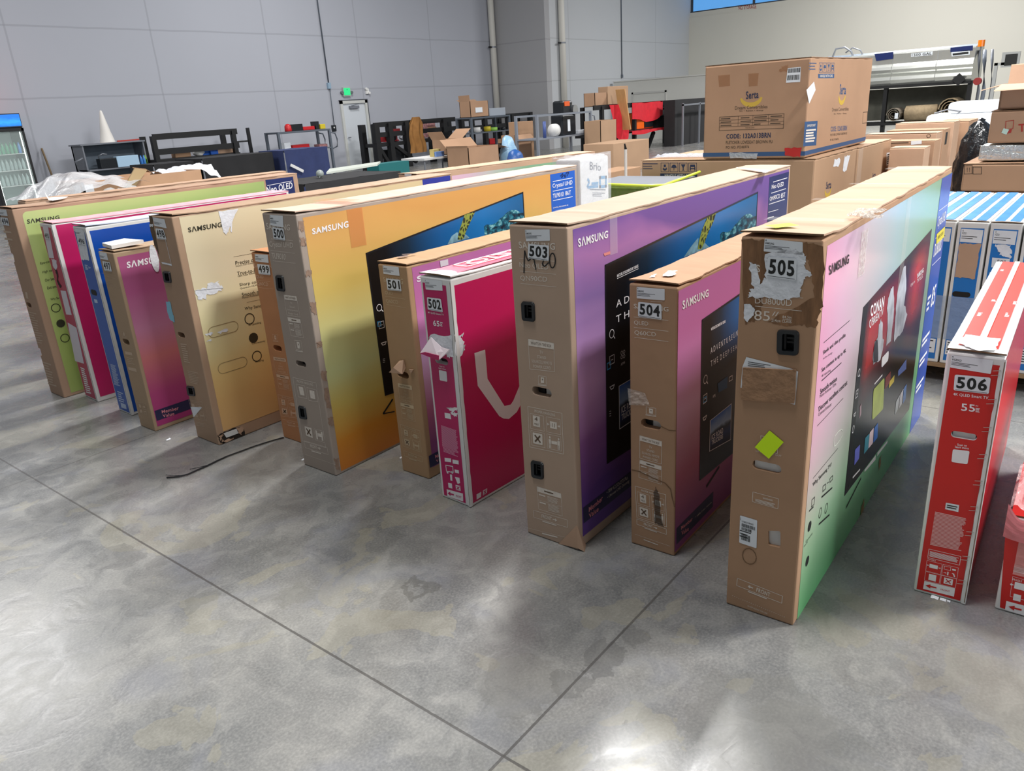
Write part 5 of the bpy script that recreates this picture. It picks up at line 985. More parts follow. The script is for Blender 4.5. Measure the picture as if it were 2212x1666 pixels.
# --- 496, 495
x496, E, F, T = carton('television_carton', 'royal blue and white television carton with lot sticker 496', 'box', (1.834, 4.448), -1.44, .177, 1.45, 1.107, white_board, GR, gap=.012, flapm=mat('bluish_white_board', (206, 214, 232), .5), seed=15)
mb = MB(); art(mb, E, [(.012, 1.08), (.150, 1.08), (.150, .012), (.012, .012)], 1); mb.obj('printed_panel', bluep, x496); wedge_edge(x496, 1.45, .177, 1.107)
mb = MB(); art(mb, F, [(.014, 1.086), (1.43, 1.086), (1.43, .02), (.014, .02)], 1); mb.obj('printed_panel', mat('royal_blue_print', (14, 78, 176), .3), x496)
mb = MB(); q_ = E.q(cb1(1058, 500), cb1(1185, 520), cb1(1260, 930), cb1(1150, 920)); shape(mb, E, torn(q_, .004, 8, 2), 2); mb.obj('label_remnant', torn_paper, x496)
label(x496, E, (cb1(1050, 478), cb1(1165, 492), cb1(1192, 582), cb1(1075, 570)), l=3); lot(x496, E, '496', (cb1(1095, 600), cb1(1185, 615), cb1(1212, 722), cb1(1115, 705)), 4)
w = MB(); ck = lambda x, y: (x/3.472, 420+y/3.472)
greek(w, E, E.q(ck(636, 525), ck(660, 530), ck(668, 570), ck(644, 566)), 5, 2, .6); greek(w, E, E.q(ck(662, 540), ck(682, 545), ck(686, 560), ck(666, 556)), 2, 2, .5); shape(w, E, E.q(ck(706, 785), ck(730, 790), ck(736, 815), ck(712, 812)), 2)
greek(w, E, E.q(ck(828, 1270), ck(872, 1285), ck(905, 1440), ck(860, 1430)), 20, 2, .5, .3); greek(w, E, E.q(ck(880, 1470), ck(925, 1490), ck(945, 1570), ck(895, 1555)), 5, 2, .5, .5); shape(w, E, E.q(ck(905, 1560), ck(945, 1578), ck(952, 1612), ck(912, 1598)), 2); w.obj('printed_markings', mat('pale_blue_ink', (190, 206, 232), .6), x496)
mb = MB(); shape(mb, E, stadium(E, E.uv(ck(706, 736)), .075, .032), 2); mb.obj('hand_slot_shade', black_rec, x496)  # flat black shape; shade inside the slot is put into its colour
x495, E, F, T = carton('television_carton', 'magenta and white television carton with lot sticker 495 next to the royal blue one', 'box', (1.835, 4.889), -2.46, .202, 1.6, 1.105, white_board, GR, gap=.008, flapm=mat('pink_white_board', (240, 170, 182), .5, var=.2, vscale=18), seed=16)
mb = MB(); art(mb, E, [(.010, 1.085), (.172, 1.085), (.172, .012), (.010, .012)], 1); mb.obj('printed_panel', mat('raspberry_print', (188, 58, 96), .4), x495); wedge_edge(x495, 1.6, .202, 1.105)
mb = MB(); art(mb, F, [(.018, 1.098), (1.58, 1.098), (1.58, .03), (.018, .03)], 1); mb.obj('printed_panel', mag, x495)
mb = MB(); shape(mb, E, E.q(ck(318, 225), ck(360, 232), ck(408, 480), ck(370, 475)), 2); shape(mb, E, E.q(ck(455, 720), ck(495, 725), ck(540, 905), ck(498, 900)), 2); shape(mb, E, E.q(ck(508, 960), ck(575, 1000), ck(632, 1270), ck(565, 1250)), 2); shape(mb, E, torn([E.uv(ck(*p)) for p in ((388, 485), (422, 490), (432, 545), (420, 570), (400, 545))], .004, 5, 1), 2); mb.obj('label_remnant', mat('lilac_paper', (222, 216, 226), .6), x495)
mb = MB(); shape(mb, E, torn([E.uv(ck(*p)) for p in ((412, 560), (432, 570), (440, 650), (465, 690), (455, 700), (432, 665), (425, 600))], .006, 4, 1), 3); mb.obj('torn_hole', mat('torn_dark', (52, 34, 38), .8), x495)
lot(x495, E, '495', (cb1(622, 530), cb1(690, 540), cb1(705, 640), cb1(640, 628)), 4)
w = MB(); greek(w, E, E.q(ck(602, 1290), ck(635, 1305), ck(690, 1500), ck(650, 1490)), 12, 2, .6, .2); w.obj('printed_markings', ink_bright, x495)

# --- 494
x494, E, F, T = carton('television_carton', 'kraft television carton with lot sticker 494 and a lime green front print', 'box', (1.75, 5.181), -.72, .215, 2.026, 1.194, mat('kraft_rose', (174, 142, 118), .7, var=.06, vscale=3), GR, gap=.008, holes=(lambda f: rrect(f.q(ck(78, 440), ck(98, 446), ck(112, 510), ck(92, 505)), .3), lambda f: stadium(f, f.uv(ck(217, 830)), .075, .032), lambda f: rrect(f.q(ck(282, 1150), ck(300, 1155), ck(316, 1212), ck(298, 1208)), .3)), seed=17)
w, k = MB(), MB()
greek(w, E, E.q(ck(25, 265), ck(85, 275), ck(92, 295), ck(30, 290)), 1, 1, .7); greek(w, E, E.q(ck(32, 320), ck(95, 330), ck(100, 350), ck(38, 342)), 1, 1, .7); text(w, E, '75', E.q(ck(52, 370), ck(85, 375), ck(90, 395), ck(56, 392)), 1)
greek(w, E, E.q(ck(212, 875), ck(275, 890), ck(340, 1130), ck(280, 1120)), 13, 1, .35, .5); greek(w, E, E.q(ck(320, 1250), ck(385, 1270), ck(430, 1450), ck(365, 1430)), 9, 1, .5, .5); shape(w, E, E.q(ck(188, 730), ck(205, 734), ck(215, 785), ck(198, 780)), 1)
w.obj('printed_markings', MATS['faded_ink'], x494); k.bm.free()
label(x494, E, (cb1(-15, 205), cb1(90, 215), cb1(112, 305), cb1(5, 295)), bold_code=True); lot(x494, E, '494', (cb1(15, 320), cb1(115, 332), cb1(140, 442), cb1(40, 430)))
a = F.uv(cb1(300, 250)); dq = F.uv(ck(545, 1485)); U1 = F.uv((571, 400))[0]; U2 = F.uv((633, 385))[0]
q_ = [(a[0], a[1]), (U1, a[1]), (U1, dq[1]), (a[0], dq[1])]; mb = MB(); o_ = [q_[3], q_[2], q_[1]]+[(q_[0][0]+.03-.03*math.sin(math.radians(t)), q_[0][1]-.03+.03*math.cos(math.radians(t))) for t in (0, 22, 45, 68, 90)]; shape(mb, F, o_, 1, [((p[0]-q_[3][0])/(q_[2][0]-q_[3][0]), (p[1]-q_[3][1])/(q_[0][1]-q_[3][1])) for p in o_]); mb.obj('printed_panel', grad('lime_print', [(0, (112, 134, 36)), (.3, (140, 162, 58)), (.6, (186, 200, 122)), (1, (184, 200, 132))], 0, .06, .4, [(0, (188, 202, 130)), (.6, (170, 190, 110)), (1, (126, 158, 78))], .5), x494, label='lime green print on the carton front')
mb = MB(); text(mb, F, SAM, F.q(cb1(375, 350), cb1(830, 292), cb1(838, 345), cb1(380, 415)), 3, .025)
for s_, q2 in (('Eye-comfort', ((300, 508), (425, 482), (428, 506), (303, 532))), ('High contrast', ((316, 575), (440, 548), (443, 570), (320, 598))), ('Our best sound', ((335, 634), (470, 606), (473, 628), (338, 656))), ('Extreme detail', ((352, 692), (490, 664), (493, 686), (355, 714))), ('Why Samsung TV?', ((377, 780), (520, 750), (523, 772), (380, 802)))): text(mb, F, s_, F.q(*[ck(*p) for p in q2]), 2, .01)
for x_, y_, fl in ((418, 852, 0), (455, 968, 1), (487, 1078, 0)):
    cq = F.uv(ck(x_, y_)); o_ = [(cq[0]+.026*math.cos(t*.524), cq[1]+.026*math.sin(t*.524)) for t in range(13)]
    if fl: shape(mb, F, o_[:-1], 2)
    else:
        for a_, b_ in zip(o_, o_[1:]): line(mb, F, a_, b_, .005, 2)
mb.obj('brand_lettering', ink_olive, x494)
side_band(x494, F, (573, 389), U2, a[1]-.7, navy, (('Neo QLED', ((575, 404), (631, 393), (632, 409), (577, 421))),), (((577, 401), (630, 391)),))
mb = MB(); e = [T.uv(cb1(*p)) for p in ((640, 30), (690, 75), (960, 60), (900, 85), (740, 115), (690, 110))]; mb.prism([T.pt(p, 10)+Vector((0, 0, .02 if i == 0 else .004)) for i, p in enumerate(e)], (0, 0, .002)); mb.obj('peeled_paper', mat('bright_paper', (244, 244, 244), .7), x494)
# ------------------------------------------------------------------ furniture cartons behind the row
ink_n = mat('navy_ink', (38, 48, 78), .6); ink_nb = mat('navy_band_ink', (52, 84, 126), .5); ink_y = mat('mustard_ink', (206, 172, 70), .6); ink_b = mat('sepia_ink', (84, 68, 54), .6)
def cs(x, y): return (1480+x/4.9, 100+y/4.9)
def crescent(mb, f, c, r, l=1):
    pts = [(c[0]+r*math.cos(math.radians(t)), c[1]+r*.8*math.sin(math.radians(t))) for t in range(185, 356, 10)]+[(c[0]+r*.9*math.cos(math.radians(t)), c[1]+r*.2+r*.62*math.sin(math.radians(t))) for t in range(340, 199, -10)]
    shape(mb, f, pts, l)
def pictos(w, f, q, n=4):
    for i in range(n):
        c = sub(q, i/n+.02, .0, (i+1)/n-.02, 1); frame(w, f, c, .004, 1)
        if i == 0: shape(w, f, [bil(c, a, b) for a, b in ((.2, .3), (.4, .12), (.6, .12), (.8, .3), (.72, .5), (.6, .35), (.4, .35), (.28, .5))], 1); shape(w, f, rrect(sub(c, .36, .52, .64, .82), .3), 1)
        elif i == 1: shape(w, f, [bil(c, .5+.34*math.cos(math.radians(t)), .45+.36*math.sin(math.radians(t))) for t in range(0, 181, 20)], 1); shape(w, f, sub(c, .46, .15, .54, .5), 1)
        elif i == 2: shape(w, f, [bil(c, a, b) for a, b in ((.2, .85), (.8, .85), (.56, .45), (.56, .2), (.7, .12), (.3, .12), (.44, .2), (.44, .45))], 1)
        else: shape(w, f, sub(c, .2, .55, .8, .82), 1); shape(w, f, sub(c, .15, .12, .28, .6), 1); shape(w, f, sub(c, .72, .12, .85, .6), 1); shape(w, f, sub(c, .25, .3, .75, .42), 1)
furn = mat('furniture_board', (176, 141, 114), .75, var=.07, vscale=2, bump=.1, bscale=8, spec=.2); furn2 = mat('furniture_board_pale', (178, 146, 118), .7, var=.05, vscale=2, spec=.2)
sf, E, F, T = carton('loveseat_carton', 'large kraft loveseat carton set crosswise on top of two others', 'box', (6.5, 2.16), 0, .88, 1.73, .75, furn, 'loveseat cartons in a stack', z0=1.052, gap=.0, seed=20, round_=.012)
w = MB(); text(w, E, 'Serta', E.q(cs(645, 478), cs(780, 468), cs(778, 548), cs(645, 562)), 2, .02); text(w, E, 'CODE: 132A013BRN', E.q(cs(437, 930), cs(908, 912), cs(905, 968), cs(437, 980)), 2, .03); w.obj('printed_markings', ink_n, sf)
w = MB(); text(w, E, 'Dream Convertibles', E.q(cs(528, 635), cs(872, 620), cs(872, 655), cs(528, 672)), 2, .005); text(w, E, 'Sit \u2022 Relax \u2022 Sleep', E.q(cs(575, 678), cs(828, 668), cs(828, 688), cs(575, 698)), 2, .005)
text(w, E, 'FLETCHER LOVESEAT BROWN PU', E.q(cs(433, 1003), cs(925, 992), cs(925, 1026), cs(433, 1036)), 2, .012); text(w, E, 'PO NO. PO46976', E.q(cs(433, 1058), cs(678, 1050), cs(678, 1078), cs(433, 1086)), 2, .012)
tb = E.q(cs(366, 750), cs(1048, 714), cs(1040, 868), cs(362, 892)); frame(w, E, tb, .004, 2)
for b_ in (.26, .5, .74): line(w, E, bil(tb, 0, b_), bil(tb, 1, b_), .003, 2)
for a_ in (.3, .53, .77): line(w, E, bil(tb, a_, .26), bil(tb, a_, 1), .003, 2)
for a_ in (.02, .34, .55, .8):
    for b_ in (.55, .8, .3): greek(w, E, sub(tb, a_, b_, a_+.2, b_+.12), 1, 2, .6, .5, int(a_*90+b_*10))
text(w, E, 'MADE IN CHINA', sub(tb, .42, .08, .56, .18), 2); w.obj('printed_table', ink_b, sf)
w = MB(); c_ = E.uv(cs(700, 540)); crescent(w, E, c_, .095); w.obj('logo_crescent', ink_y, sf)
w = MB(); art(w, E, E.q(cs(195, 1128), cs(1232, 1072+50), cs(1232, 1168), cs(192, 1180))); 
a_ = E.uv(cs(200, 1130)); w.bm.clear(); shape(w, E, [(0, .018), (.88, .018), (.88, .052), (0, .052)], 1); shape(w, F, [(0, .018), (1.73, .018), (1.73, .052), (0, .052)], 1)
shape(w, F, F.q(cs(1266, 800), cs(1402, 788), cs(1386, 1048), cs(1248, 1062)), 1); shape(w, F, F.q(cs(1408, 292), cs(1578, 290), cs(1576, 336), cs(1408, 338)), 1); w.obj('printed_band', ink_nb, sf)
w = MB(); pictos(w, F, F.q(cs(1415, 176), cs(1582, 178), cs(1580, 272), cs(1414, 274))); text(w, F, 'Serta', F.q(cs(1640, 398), cs(1705, 412), cs(1700, 510), cs(1634, 512)), 1, .02); text(w, F, 'CODE: 132A013BRN', F.q(cs(1542, 850), cs(1714, 838), cs(1712, 890), cs(1540, 904)), 1, .02); greek(w, F, F.q(cs(1312, 168), cs(1392, 170), cs(1404, 262), cs(1310, 262)), 3, 1, .3); w.obj('printed_markings', ink_nb, sf)
w = MB(); text(w, F, 'Dream Convertibles', F.q(cs(1556, 652), cs(1730, 642), cs(1730, 680), cs(1556, 690)), 1); text(w, F, 'Sit \u2022 Relax \u2022 Sleep', F.q(cs(1574, 708), cs(1708, 702), cs(1708, 722), cs(1574, 728)), 1); text(w, F, 'FLETCHER LOVESEAT BROWN PU', F.q(cs(1536, 928), cs(1714, 908), cs(1712, 934), cs(1536, 950)), 1); text(w, F, 'PO NO. PO46976', F.q(cs(1534, 982), cs(1624, 970), cs(1624, 992), cs(1534, 1004)), 1); frame(w, F, F.q(cs(1884, 700), cs(1930, 694), cs(1924, 808), cs(1878, 816)), .006, 1); w.obj('printed_notes', ink_b, sf)
w = MB(); c_ = F.uv(cs(1662, 520)); crescent(w, F, c_, .10); w.obj('logo_crescent', ink_y, sf)
w = MB(); q_ = F.q(cs(1266, 800), cs(1402, 788), cs(1386, 1048), cs(1248, 1062)); text(w, F, 'IMPORTANT', sub(q_, .2, .78, .84, .88), 2, .01); greek(w, F, sub(q_, .14, .14, .92, .7), 5, 2, .6, .3); text(w, F, 'HANDLE WITH CARE', sub(F.q(cs(1408, 292), cs(1578, 290), cs(1576, 336), cs(1408, 338)), .1, .2, .9, .8), 2, .02); w.obj('white_markings', ink_w, sf)
mb = MB(); shape(mb, E, E.q(cs(1085, 232), cs(1226, 218), cs(1218, 378), cs(1068, 386)), 2); o = mb.obj('barcode_label', paper, sf); mb = MB(); q_ = E.q(cs(1085, 232), cs(1226, 218), cs(1218, 378), cs(1068, 386)); rnd = random.Random(4)
for b0, b1 in ((.66, .95), (.16, .5)):
    x = .06
    while x < .92: wv = rnd.uniform(.012, .05); shape(mb, E, sub(q_, x, b0, x+wv, b1), 2.6); x += wv+rnd.uniform(.012, .035)
mb.obj('barcode', ink_k, o)
mb = MB(); shape(mb, F, F.q(cs(1282, 462), cs(1362, 374), cs(1378, 462), cs(1310, 610)), 3); mb.obj('shipping_label', paper, sf)
mb = MB(); shape(mb, E, torn([E.uv(cs(*p)) for p in ((1058, 1078), (1228, 1070), (1218, 1166), (1056, 1164))], .006, 5, 3), 3); mb.obj('red_sticker', mat('red_sticker', (198, 44, 42), .5), sf)
mb = MB(); shape(mb, E, torn([E.uv(cs(*p)) for p in ((1000, 250), (1040, 208), (1090, 195), (1080, 265), (1010, 280))], .008, 4, 3), 2); mb.obj('tape_patch', tape_b, sf)
mb = MB()
for pq in (((670, 290), (780, 285), (765, 420), (675, 425)), ((350, 310), (475, 300), (475, 420), (360, 430))): mb.poly([E.pt(E.uv(cs(*p)), 1.5) for p in pq]); mb.obj('tape_patch', tape_b, sf); mb = MB()
mb.bm.free()
mb = MB(); mb.poly([E.pt(p, 2.5) for p in torn([(.25, .0), (.48, .0), (.5, .045), (.24, .05)], .006, 5, 5)]); mb.obj('shiny_tape', mat('shiny_tape', (230, 235, 240), .06, alpha=.5, bump=1, bscale=40), sf)
sl, E, F, T = carton('loveseat_carton', 'wide kraft loveseat carton printed with navy care symbols at the bottom of the stack', 'box', (6.5, 2.07), 0, 1.58, 1.14, 1.04, furn2, 'loveseat cartons in a stack', gap=.0, seed=21, round_=.014)
w = MB(); pictos(w, E, E.q((1426.5, 352), (1506.5, 352.5), (1506.5, 371), (1426.5, 371))); shape(w, E, E.q((1426.5, 374.5), (1506.5, 375), (1506, 383.5), (1426, 383)), 1); greek(w, E, E.q((1389, 352), (1423, 352), (1423, 368), (1389, 368)), 3, 1, .3, .5)
text(w, F, 'Serta', F.q((1785, 393), (1796, 390), (1795, 407), (1784, 409)), 1, .02); w.obj('printed_markings', ink_n, sl)
w = MB(); text(w, E, 'HANDLE WITH CARE', E.q((1436, 376.5), (1497, 377), (1497, 382), (1436, 381.5)), 2, .02); w.obj('white_markings', ink_w, sl); w = MB(); crescent(w, F, F.uv((1789, 408)), .09); w.obj('logo_crescent', ink_y, sl)
mb = MB(); shape(mb, F, torn([F.uv(p) for p in ((1803, 345), (1815, 341), (1813, 358), (1800, 360))], .01, 4, 1), 2); shape(mb, F, torn([F.uv(p) for p in ((1824, 338), (1836, 335), (1828, 368), (1820, 370))], .01, 4, 2), 2); mb.obj('label_remnant', torn_paper, sl)
s2, E, F, T = carton('loveseat_carton', 'kraft loveseat carton with a taped barcode label, behind the one with navy care symbols', 'box', (7.68, 2.07), 0, 1.5, 1.18, 1.035, furn2, 'loveseat cartons in a stack', gap=.0, seed=22, round_=.014)
mb = MB(); shape(mb, F, F.q((1915, 330), (1923, 329), (1922, 356), (1914, 358)), 2); o = mb.obj('barcode_label', paper, s2); mb = MB()
for i in range(5): shape(mb, F, sub(F.q((1915, 330), (1923, 329), (1922, 356), (1914, 358)), .2, .1+.17*i, .8, .2+.17*i), 2.6)
mb.obj('barcode', ink_k, o)
w = MB(); text(w, F, 'Serta', F.q((1885, 374), (1892, 372), (1891, 382), (1884, 384)), 1, .02); w.obj('printed_markings', ink_n, s2)
mb = MB(); mb.poly([F.pt(p, 3) for p in ((.02, 1.03), (.16, 1.03), (.16, .5), (.02, .5))]); mb.obj('tape_strip', tape, s2)
# plastic film lying on the bottom carton
mb = MB(); q0, q1 = at(1400, 340, z=1.05), at(1520, 325, z=1.05)
mb.grid(lambda a, b: Vector((6.62+.35*b, 3.62-.52*a, 1.056+.05*abs(noise.noise((a*6, b*6, 1)))*math.sin(math.pi*b)+.004)), 26, 10); mb.obj('plastic_film', mat('clear_film', (225, 232, 245), .1, alpha=.5, bump=1, bscale=30), None, True, label='crumpled clear plastic film lying on the carton with navy care symbols', cat='plastic')

# pink and green television carton standing further back, behind the yellow one
pgx, E, F, T = carton('television_carton', 'kraft television carton with a pink and green print standing behind carton 500', 'box', (4.157, 4.228), -7.4, .23, 2.06, 1.15, kraft, None, gap=.004, seed=23)
mb = MB(); art(mb, F, [(.05, 1.11), (1.83, 1.11), (1.83, .06), (.05, .06)], 1); mb.obj('printed_panel', grad('pink_mint_print', [(0, (150, 190, 140)), (1, (170, 196, 170))], 0, .1, .4, [(0, (224, 168, 196)), (.25, (214, 174, 196)), (.45, (176, 190, 178)), (.62, (126, 166, 134)), (1, (112, 156, 122))], .9), pgx)
mb = MB(); art(mb, F, [(1.83, 1.11), (2.04, 1.11), (2.04, .2), (1.83, .2)], 1); mb.obj('model_band', blue, pgx, label='blue model name band')
label(pgx, E, ((874, 375), (889, 376), (890, 386), (875, 385)), bold_code=True)
carton('flat_carton', 'plain kraft carton standing close behind carton 494', 'box', (2.02, 5.72), -4.5, .16, 1.96, 1.19, kraft, None, gap=.0, seed=24)
# water cooler carton in plastic
bx = thing('water_cooler_carton', (4.86, 3.24, 0), 0, 'white plastic wrapped water cooler carton with blue print', 'box')
mb = MB(); mb.span((0, 0, 0), (.40, .22, 1.19)); mb.bevel(.015); mb.obj('carton', white_board, bx)
f_ = Face((0, 0, 0), (1, 0, 0), (0, 0, 1), bx); w = MB(); text(w, f_, 'Brio', f_.q(c4(905, 985), c4(1030, 1005), c4(1028, 1090), c4(905, 1078)), 2, .005); greek(w, f_, f_.q(c4(905, 1290), c4(1090, 1295), c4(1090, 1310), c4(905, 1306)), 1, 2, .6); greek(w, f_, f_.q(c4(935, 1330), c4(1080, 1335), c4(1080, 1385), c4(935, 1380)), 3, 2, .4); w.obj('brand_lettering', mat('charcoal_ink', (70, 78, 92), .5), bx)
w = MB(); frame(w, f_, f_.q(c4(1020, 1165), c4(1088, 1160), c4(1086, 1262), c4(1020, 1268)), .022, 2)
for p_, q2 in (((880, 1180), (900, 1215)), ((900, 1215), (875, 1275)), ((880, 1275), (1000, 1262)), ((925, 1235), (1000, 1228))): line(w, f_, f_.uv(c4(*p_)), f_.uv(c4(*q2)), .02, 2)
w.obj('blue_print', mat('aqua_print', (64, 150, 196), .5), bx)
mb = MB(); mb.grid(lambda a, b: Vector((-.012-.01*noise.noise((a*4, b*9, 0)), .24-.25*a, .02+1.2*b)), 10, 24); mb.grid(lambda a, b: Vector((-.01+.425*a, -.010-.008*noise.noise((a*4, b*9, 5)), .02+1.2*b)), 10, 24); mb.grid(lambda a, b: Vector((-.012+.43*a, -.01+.25*b, 1.2+.02*noise.noise((a*6, b*6, 2)))), 10, 10); mb.obj('stretch_wrap', wrap, bx, True)
# olive wrapped bundle with a lime rim
gb = thing('wrapped_bundle', (5.74, 3.44, 0), 0, 'olive green plastic wrapped bundle with a lime rim beside the water cooler carton', 'bundle')
mb = MB(); mb.span((0, -.42, 0), (.7, .42, .90)); mb.bevel(.04, 3).crumple(.012, 6); mb.obj('wrapped_body', mat('olive_wrap', (92, 108, 50), .22, bump=1, bscale=16), gb, True)
mb = MB(); mb.tube([(.0, .40, .91), (-.01, .1, .915), (0, -.25, .905), (.02, -.41, .91), (.3, -.42, .93), (.68, -.41, .95)], .012); mb.obj('lime_rim', mat('lime_plastic', (196, 212, 70), .3), gb, True)
mb = MB(); mb.span((.03, -.38, .90), (.66, .38, .915)); mb.obj('grey_top', grey_m, gb)
# white pole behind it
q_ = at(1352, 385, y=4.6)
po = thing('pole', (q_.x, 4.6, 0), 0, 'white pole with a black tip rising behind the olive wrapped bundle', 'pole')
zt = at(1354, 322, y=4.6).z; MB().cyl((0, 0, 0), (0, 0, zt), .016).obj('shaft', white_board, po); MB().cyl((0, 0, zt), (-.02, 0, zt+.06), .016, .008).obj('tip', black_pl, po)
mb = MB(); mb.span((q_.x-.1, 4.35, 0), (q_.x+.1, 4.55, .02)); mb.bm.free()
# ------------------------------------------------------------------ blue television cartons on a pallet
pl = thing('pallet', (4.55, -.12, 0), 0, 'wooden pallet under the blue television cartons', 'pallet'); wood = mat('pallet_wood', (150, 122, 90), .8, var=.15, vscale=5, stretch=(8, 1, 1))
for i in range(7): MB().span((.02+i*.18, 0, .085), (.13+i*.18, 1.28, .105)).obj('deck_board', wood, pl)
for y in (.0, .59, 1.18): MB().span((0, y, .0), (1.24, y+.1, .085)).obj('stringer', wood, pl)
vb = mat('azure_print', (24, 116, 196), .35)
for i in range(8):
    y = 1.0-.147*i
    tx = ['first in the row behind carton 505', 'second in the row behind carton 505', 'with a brown patch and black hand slot', 'with a 50 inch label', 'with a big bare brown patch', 'sixth along the row', 'seventh along the row', 'last at the right end'][i]
    r_, E, F, T = carton('boxed_television', 'blue and white boxed television on the pallet, '+tx, 'box', (4.58, y-.138), 0, .138, 1.2, .775, white_board, 'blue television cartons on the pallet', z0=.106, gap=.002, seed=30+i, flapm=white_board)
    mb = MB(); art(mb, E, [(.016, .745), (.122, .745), (.122, .02), (.016, .02)], 1); mb.obj('printed_panel', vb, r_)
    mb = MB()
    for u0, u1 in ((.012, .058), (.078, .124)): art(mb, T, [(u0, 1.19), (u1, 1.19), (u1, .012), (u0, .012)], 6)
    mb.obj('top_print', mat('sky_print', (64, 138, 214), .25, var=.12, vscale=9), r_)
    mb = MB(); q_ = [(.018, .74), (.118, .738), (.117, .67), (.019, .672)]; shape(mb, E, q_, 2); o = mb.obj('shipping_label', paper, r_)
    mb = MB(); text(mb, E, 'A', sub(q_, .06, .8, .12, .95), 2.6); text(mb, E, 'VIZIO', sub(q_, .05, .6, .26, .76), 2.6); greek(mb, E, sub(q_, .05, .2, .8, .5), 2, 2.6, .3); mb.obj('label_print', ink_k, o)
    if i in (2, 4): mb = MB(); shape(mb, E, torn([(.018, .665), (.116, .665), (.112, .48), (.018, .485)] if i == 2 else [(.02, .66), (.118, .66), (.118, .52), (.06, .55)], .004, 8, i), 3); mb.obj('bare_patch', kraft, r_)
    if i == 4: mb = MB(); shape(mb, E, torn([(.018, .66), (.118, .66), (.118, .5), (.03, .5)], .005, 7, 2), 2.3); mb.obj('torn_paper_patch', torn_paper, r_)
    if i == 3:
        mb = MB(); shape(mb, E, [(.028, .60), (.106, .598), (.106, .548), (.03, .55)], 2.5); o = mb.obj('size_label', paper, r_); mb = MB(); text(mb, E, '50\u2033' if False else '50"', [(.052, .592), (.088, .59), (.088, .566), (.052, .568)], 3.2); mb.obj('size_print', ink_k, o)
        mb = MB(); shape(mb, E, torn([(.03, .665), (.1, .665), (.11, .6), (.06, .61), (.05, .64)], .008, 7, 6), 2.2); mb.obj('torn_paper_patch', torn_paper, r_); mb = MB(); shape(mb, E, rrect([(.026, .525), (.054, .525), (.054, .49), (.026, .49)], .1), 2.4); text(mb, E, 'Scan to', [(.062, .515), (.09, .515), (.09, .506), (.062, .506)], 2.4); text(mb, E, 'learn more', [(.062, .503), (.098, .503), (.098, .494), (.062, .494)], 2.4); mb.obj('printed_markings', MATS['pale_blue_ink'], r_)
    if i == 2: mb = MB(); shape(mb, E, stadium(E, (.06, .395), .085, .028), 3); mb.obj('hand_slot_shade', black_rec, r_)  # slot not cut: its inner darkness is painted as a flat shape
    mb = MB(); mb.grid(lambda a, b: E.pt((.002+.134*a, .14+.24*b), 5+3*noise.noise((a*4+i, b*9, 2))), 8, 14); mb.obj('plastic_wrap', mat('hazy_wrap', (170, 190, 215), .12, alpha=.5, bump=1, bscale=24), r_, True)
    mb = MB(); shape(mb, E, [(.022, .135), (.116, .135), (.116, .055), (.022, .055)], 3); o = mb.obj('address_label', paper, r_); mb = MB(); greek(mb, E, [(.028, .128), (.11, .128), (.11, .06), (.028, .06)], 5, 3.6, .4, .5, i); mb.obj('label_print', ink_k, o)
# ------------------------------------------------------------------ piles at the right
def plain(name, label_, cat, B, W, L, H, z0=0, yaw=0, m=furn, group=None, flap=True, seed=50, rr=.01): return carton(name, label_, cat, B, yaw, W, L, H, m, group, z0=z0, gap=0, seed=seed, flap=flap, round_=rr)
GP = 'cartons piled behind the blue television cartons'
plain('shipping_carton', 'shadowed kraft carton at the foot of the pile behind the blue cartons', 'box', (6.55, .1), .86, 1.0, .80, 0, 0, furn, GP, seed=51)
r_, E, F, T = plain('shipping_carton', 'wide shallow kraft carton with two printed arrows in the pile behind the blue cartons', 'box', (6.48, .05), .965, 1.1, .185, .812, 0, furn, GP, seed=52)
w = MB(); frame(w, E, E.q((2083, 358), (2100, 357), (2100, 375), (2083, 376)), .004); frame(w, E, E.q((2102, 361), (2120, 361), (2120, 376), (2102, 376)), .004); arrow(w, E, [E.uv(p) for p in ((2088, 361), (2088, 372), (2091, 372), (2091, 361))], 1, True); arrow(w, E, [E.uv(p) for p in ((2093, 361), (2093, 372), (2096, 372), (2096, 361))], 1, True); w.obj('printed_markings', ink_b, r_)
fb = MB(); fb.span((6.56, .25, 1.014), (6.95, .94, 1.120)); fb.bevel(.012, 2); bmesh.ops.subdivide_edges(fb.bm, edges=fb.bm.edges[:], cuts=4, use_grid_fill=True); fb.crumple(.007, 30); fb.obj('foil_block', mat('silver_foil', (214, 220, 220), .3, metal=.75, bump=1, bscale=40), None, False, label='block wrapped in silver foil between two kraft cartons of the pile', cat='block')
r_, E, F, T = plain('shipping_carton', 'kraft carton with a red printed arrow resting on the foil block', 'box', (6.58, .22), .68, .6, .21, 1.135, 2, furn, GP, seed=53)
w = MB(); text(w, E, '\u2191\u2191' if False else 'T', E.q((2200, 268), (2215, 267), (2215, 284), (2200, 285)), 2, .03); shape(w, E, E.q((2172, 283), (2186, 279), (2184, 287), (2170, 290)), 2); frame(w, E, E.q((2173, 262), (2190, 260), (2188, 278), (2172, 280)), .004, 2); w.obj('red_print', mat('brick_ink', (170, 50, 40), .6), r_)
mb = MB(); shape(mb, E, E.q((2168, 277), (2180, 280), (2174, 291), (2163, 287)), 3); mb.obj('mint_tag', mat('mint_paper', (196, 222, 208), .6), r_)
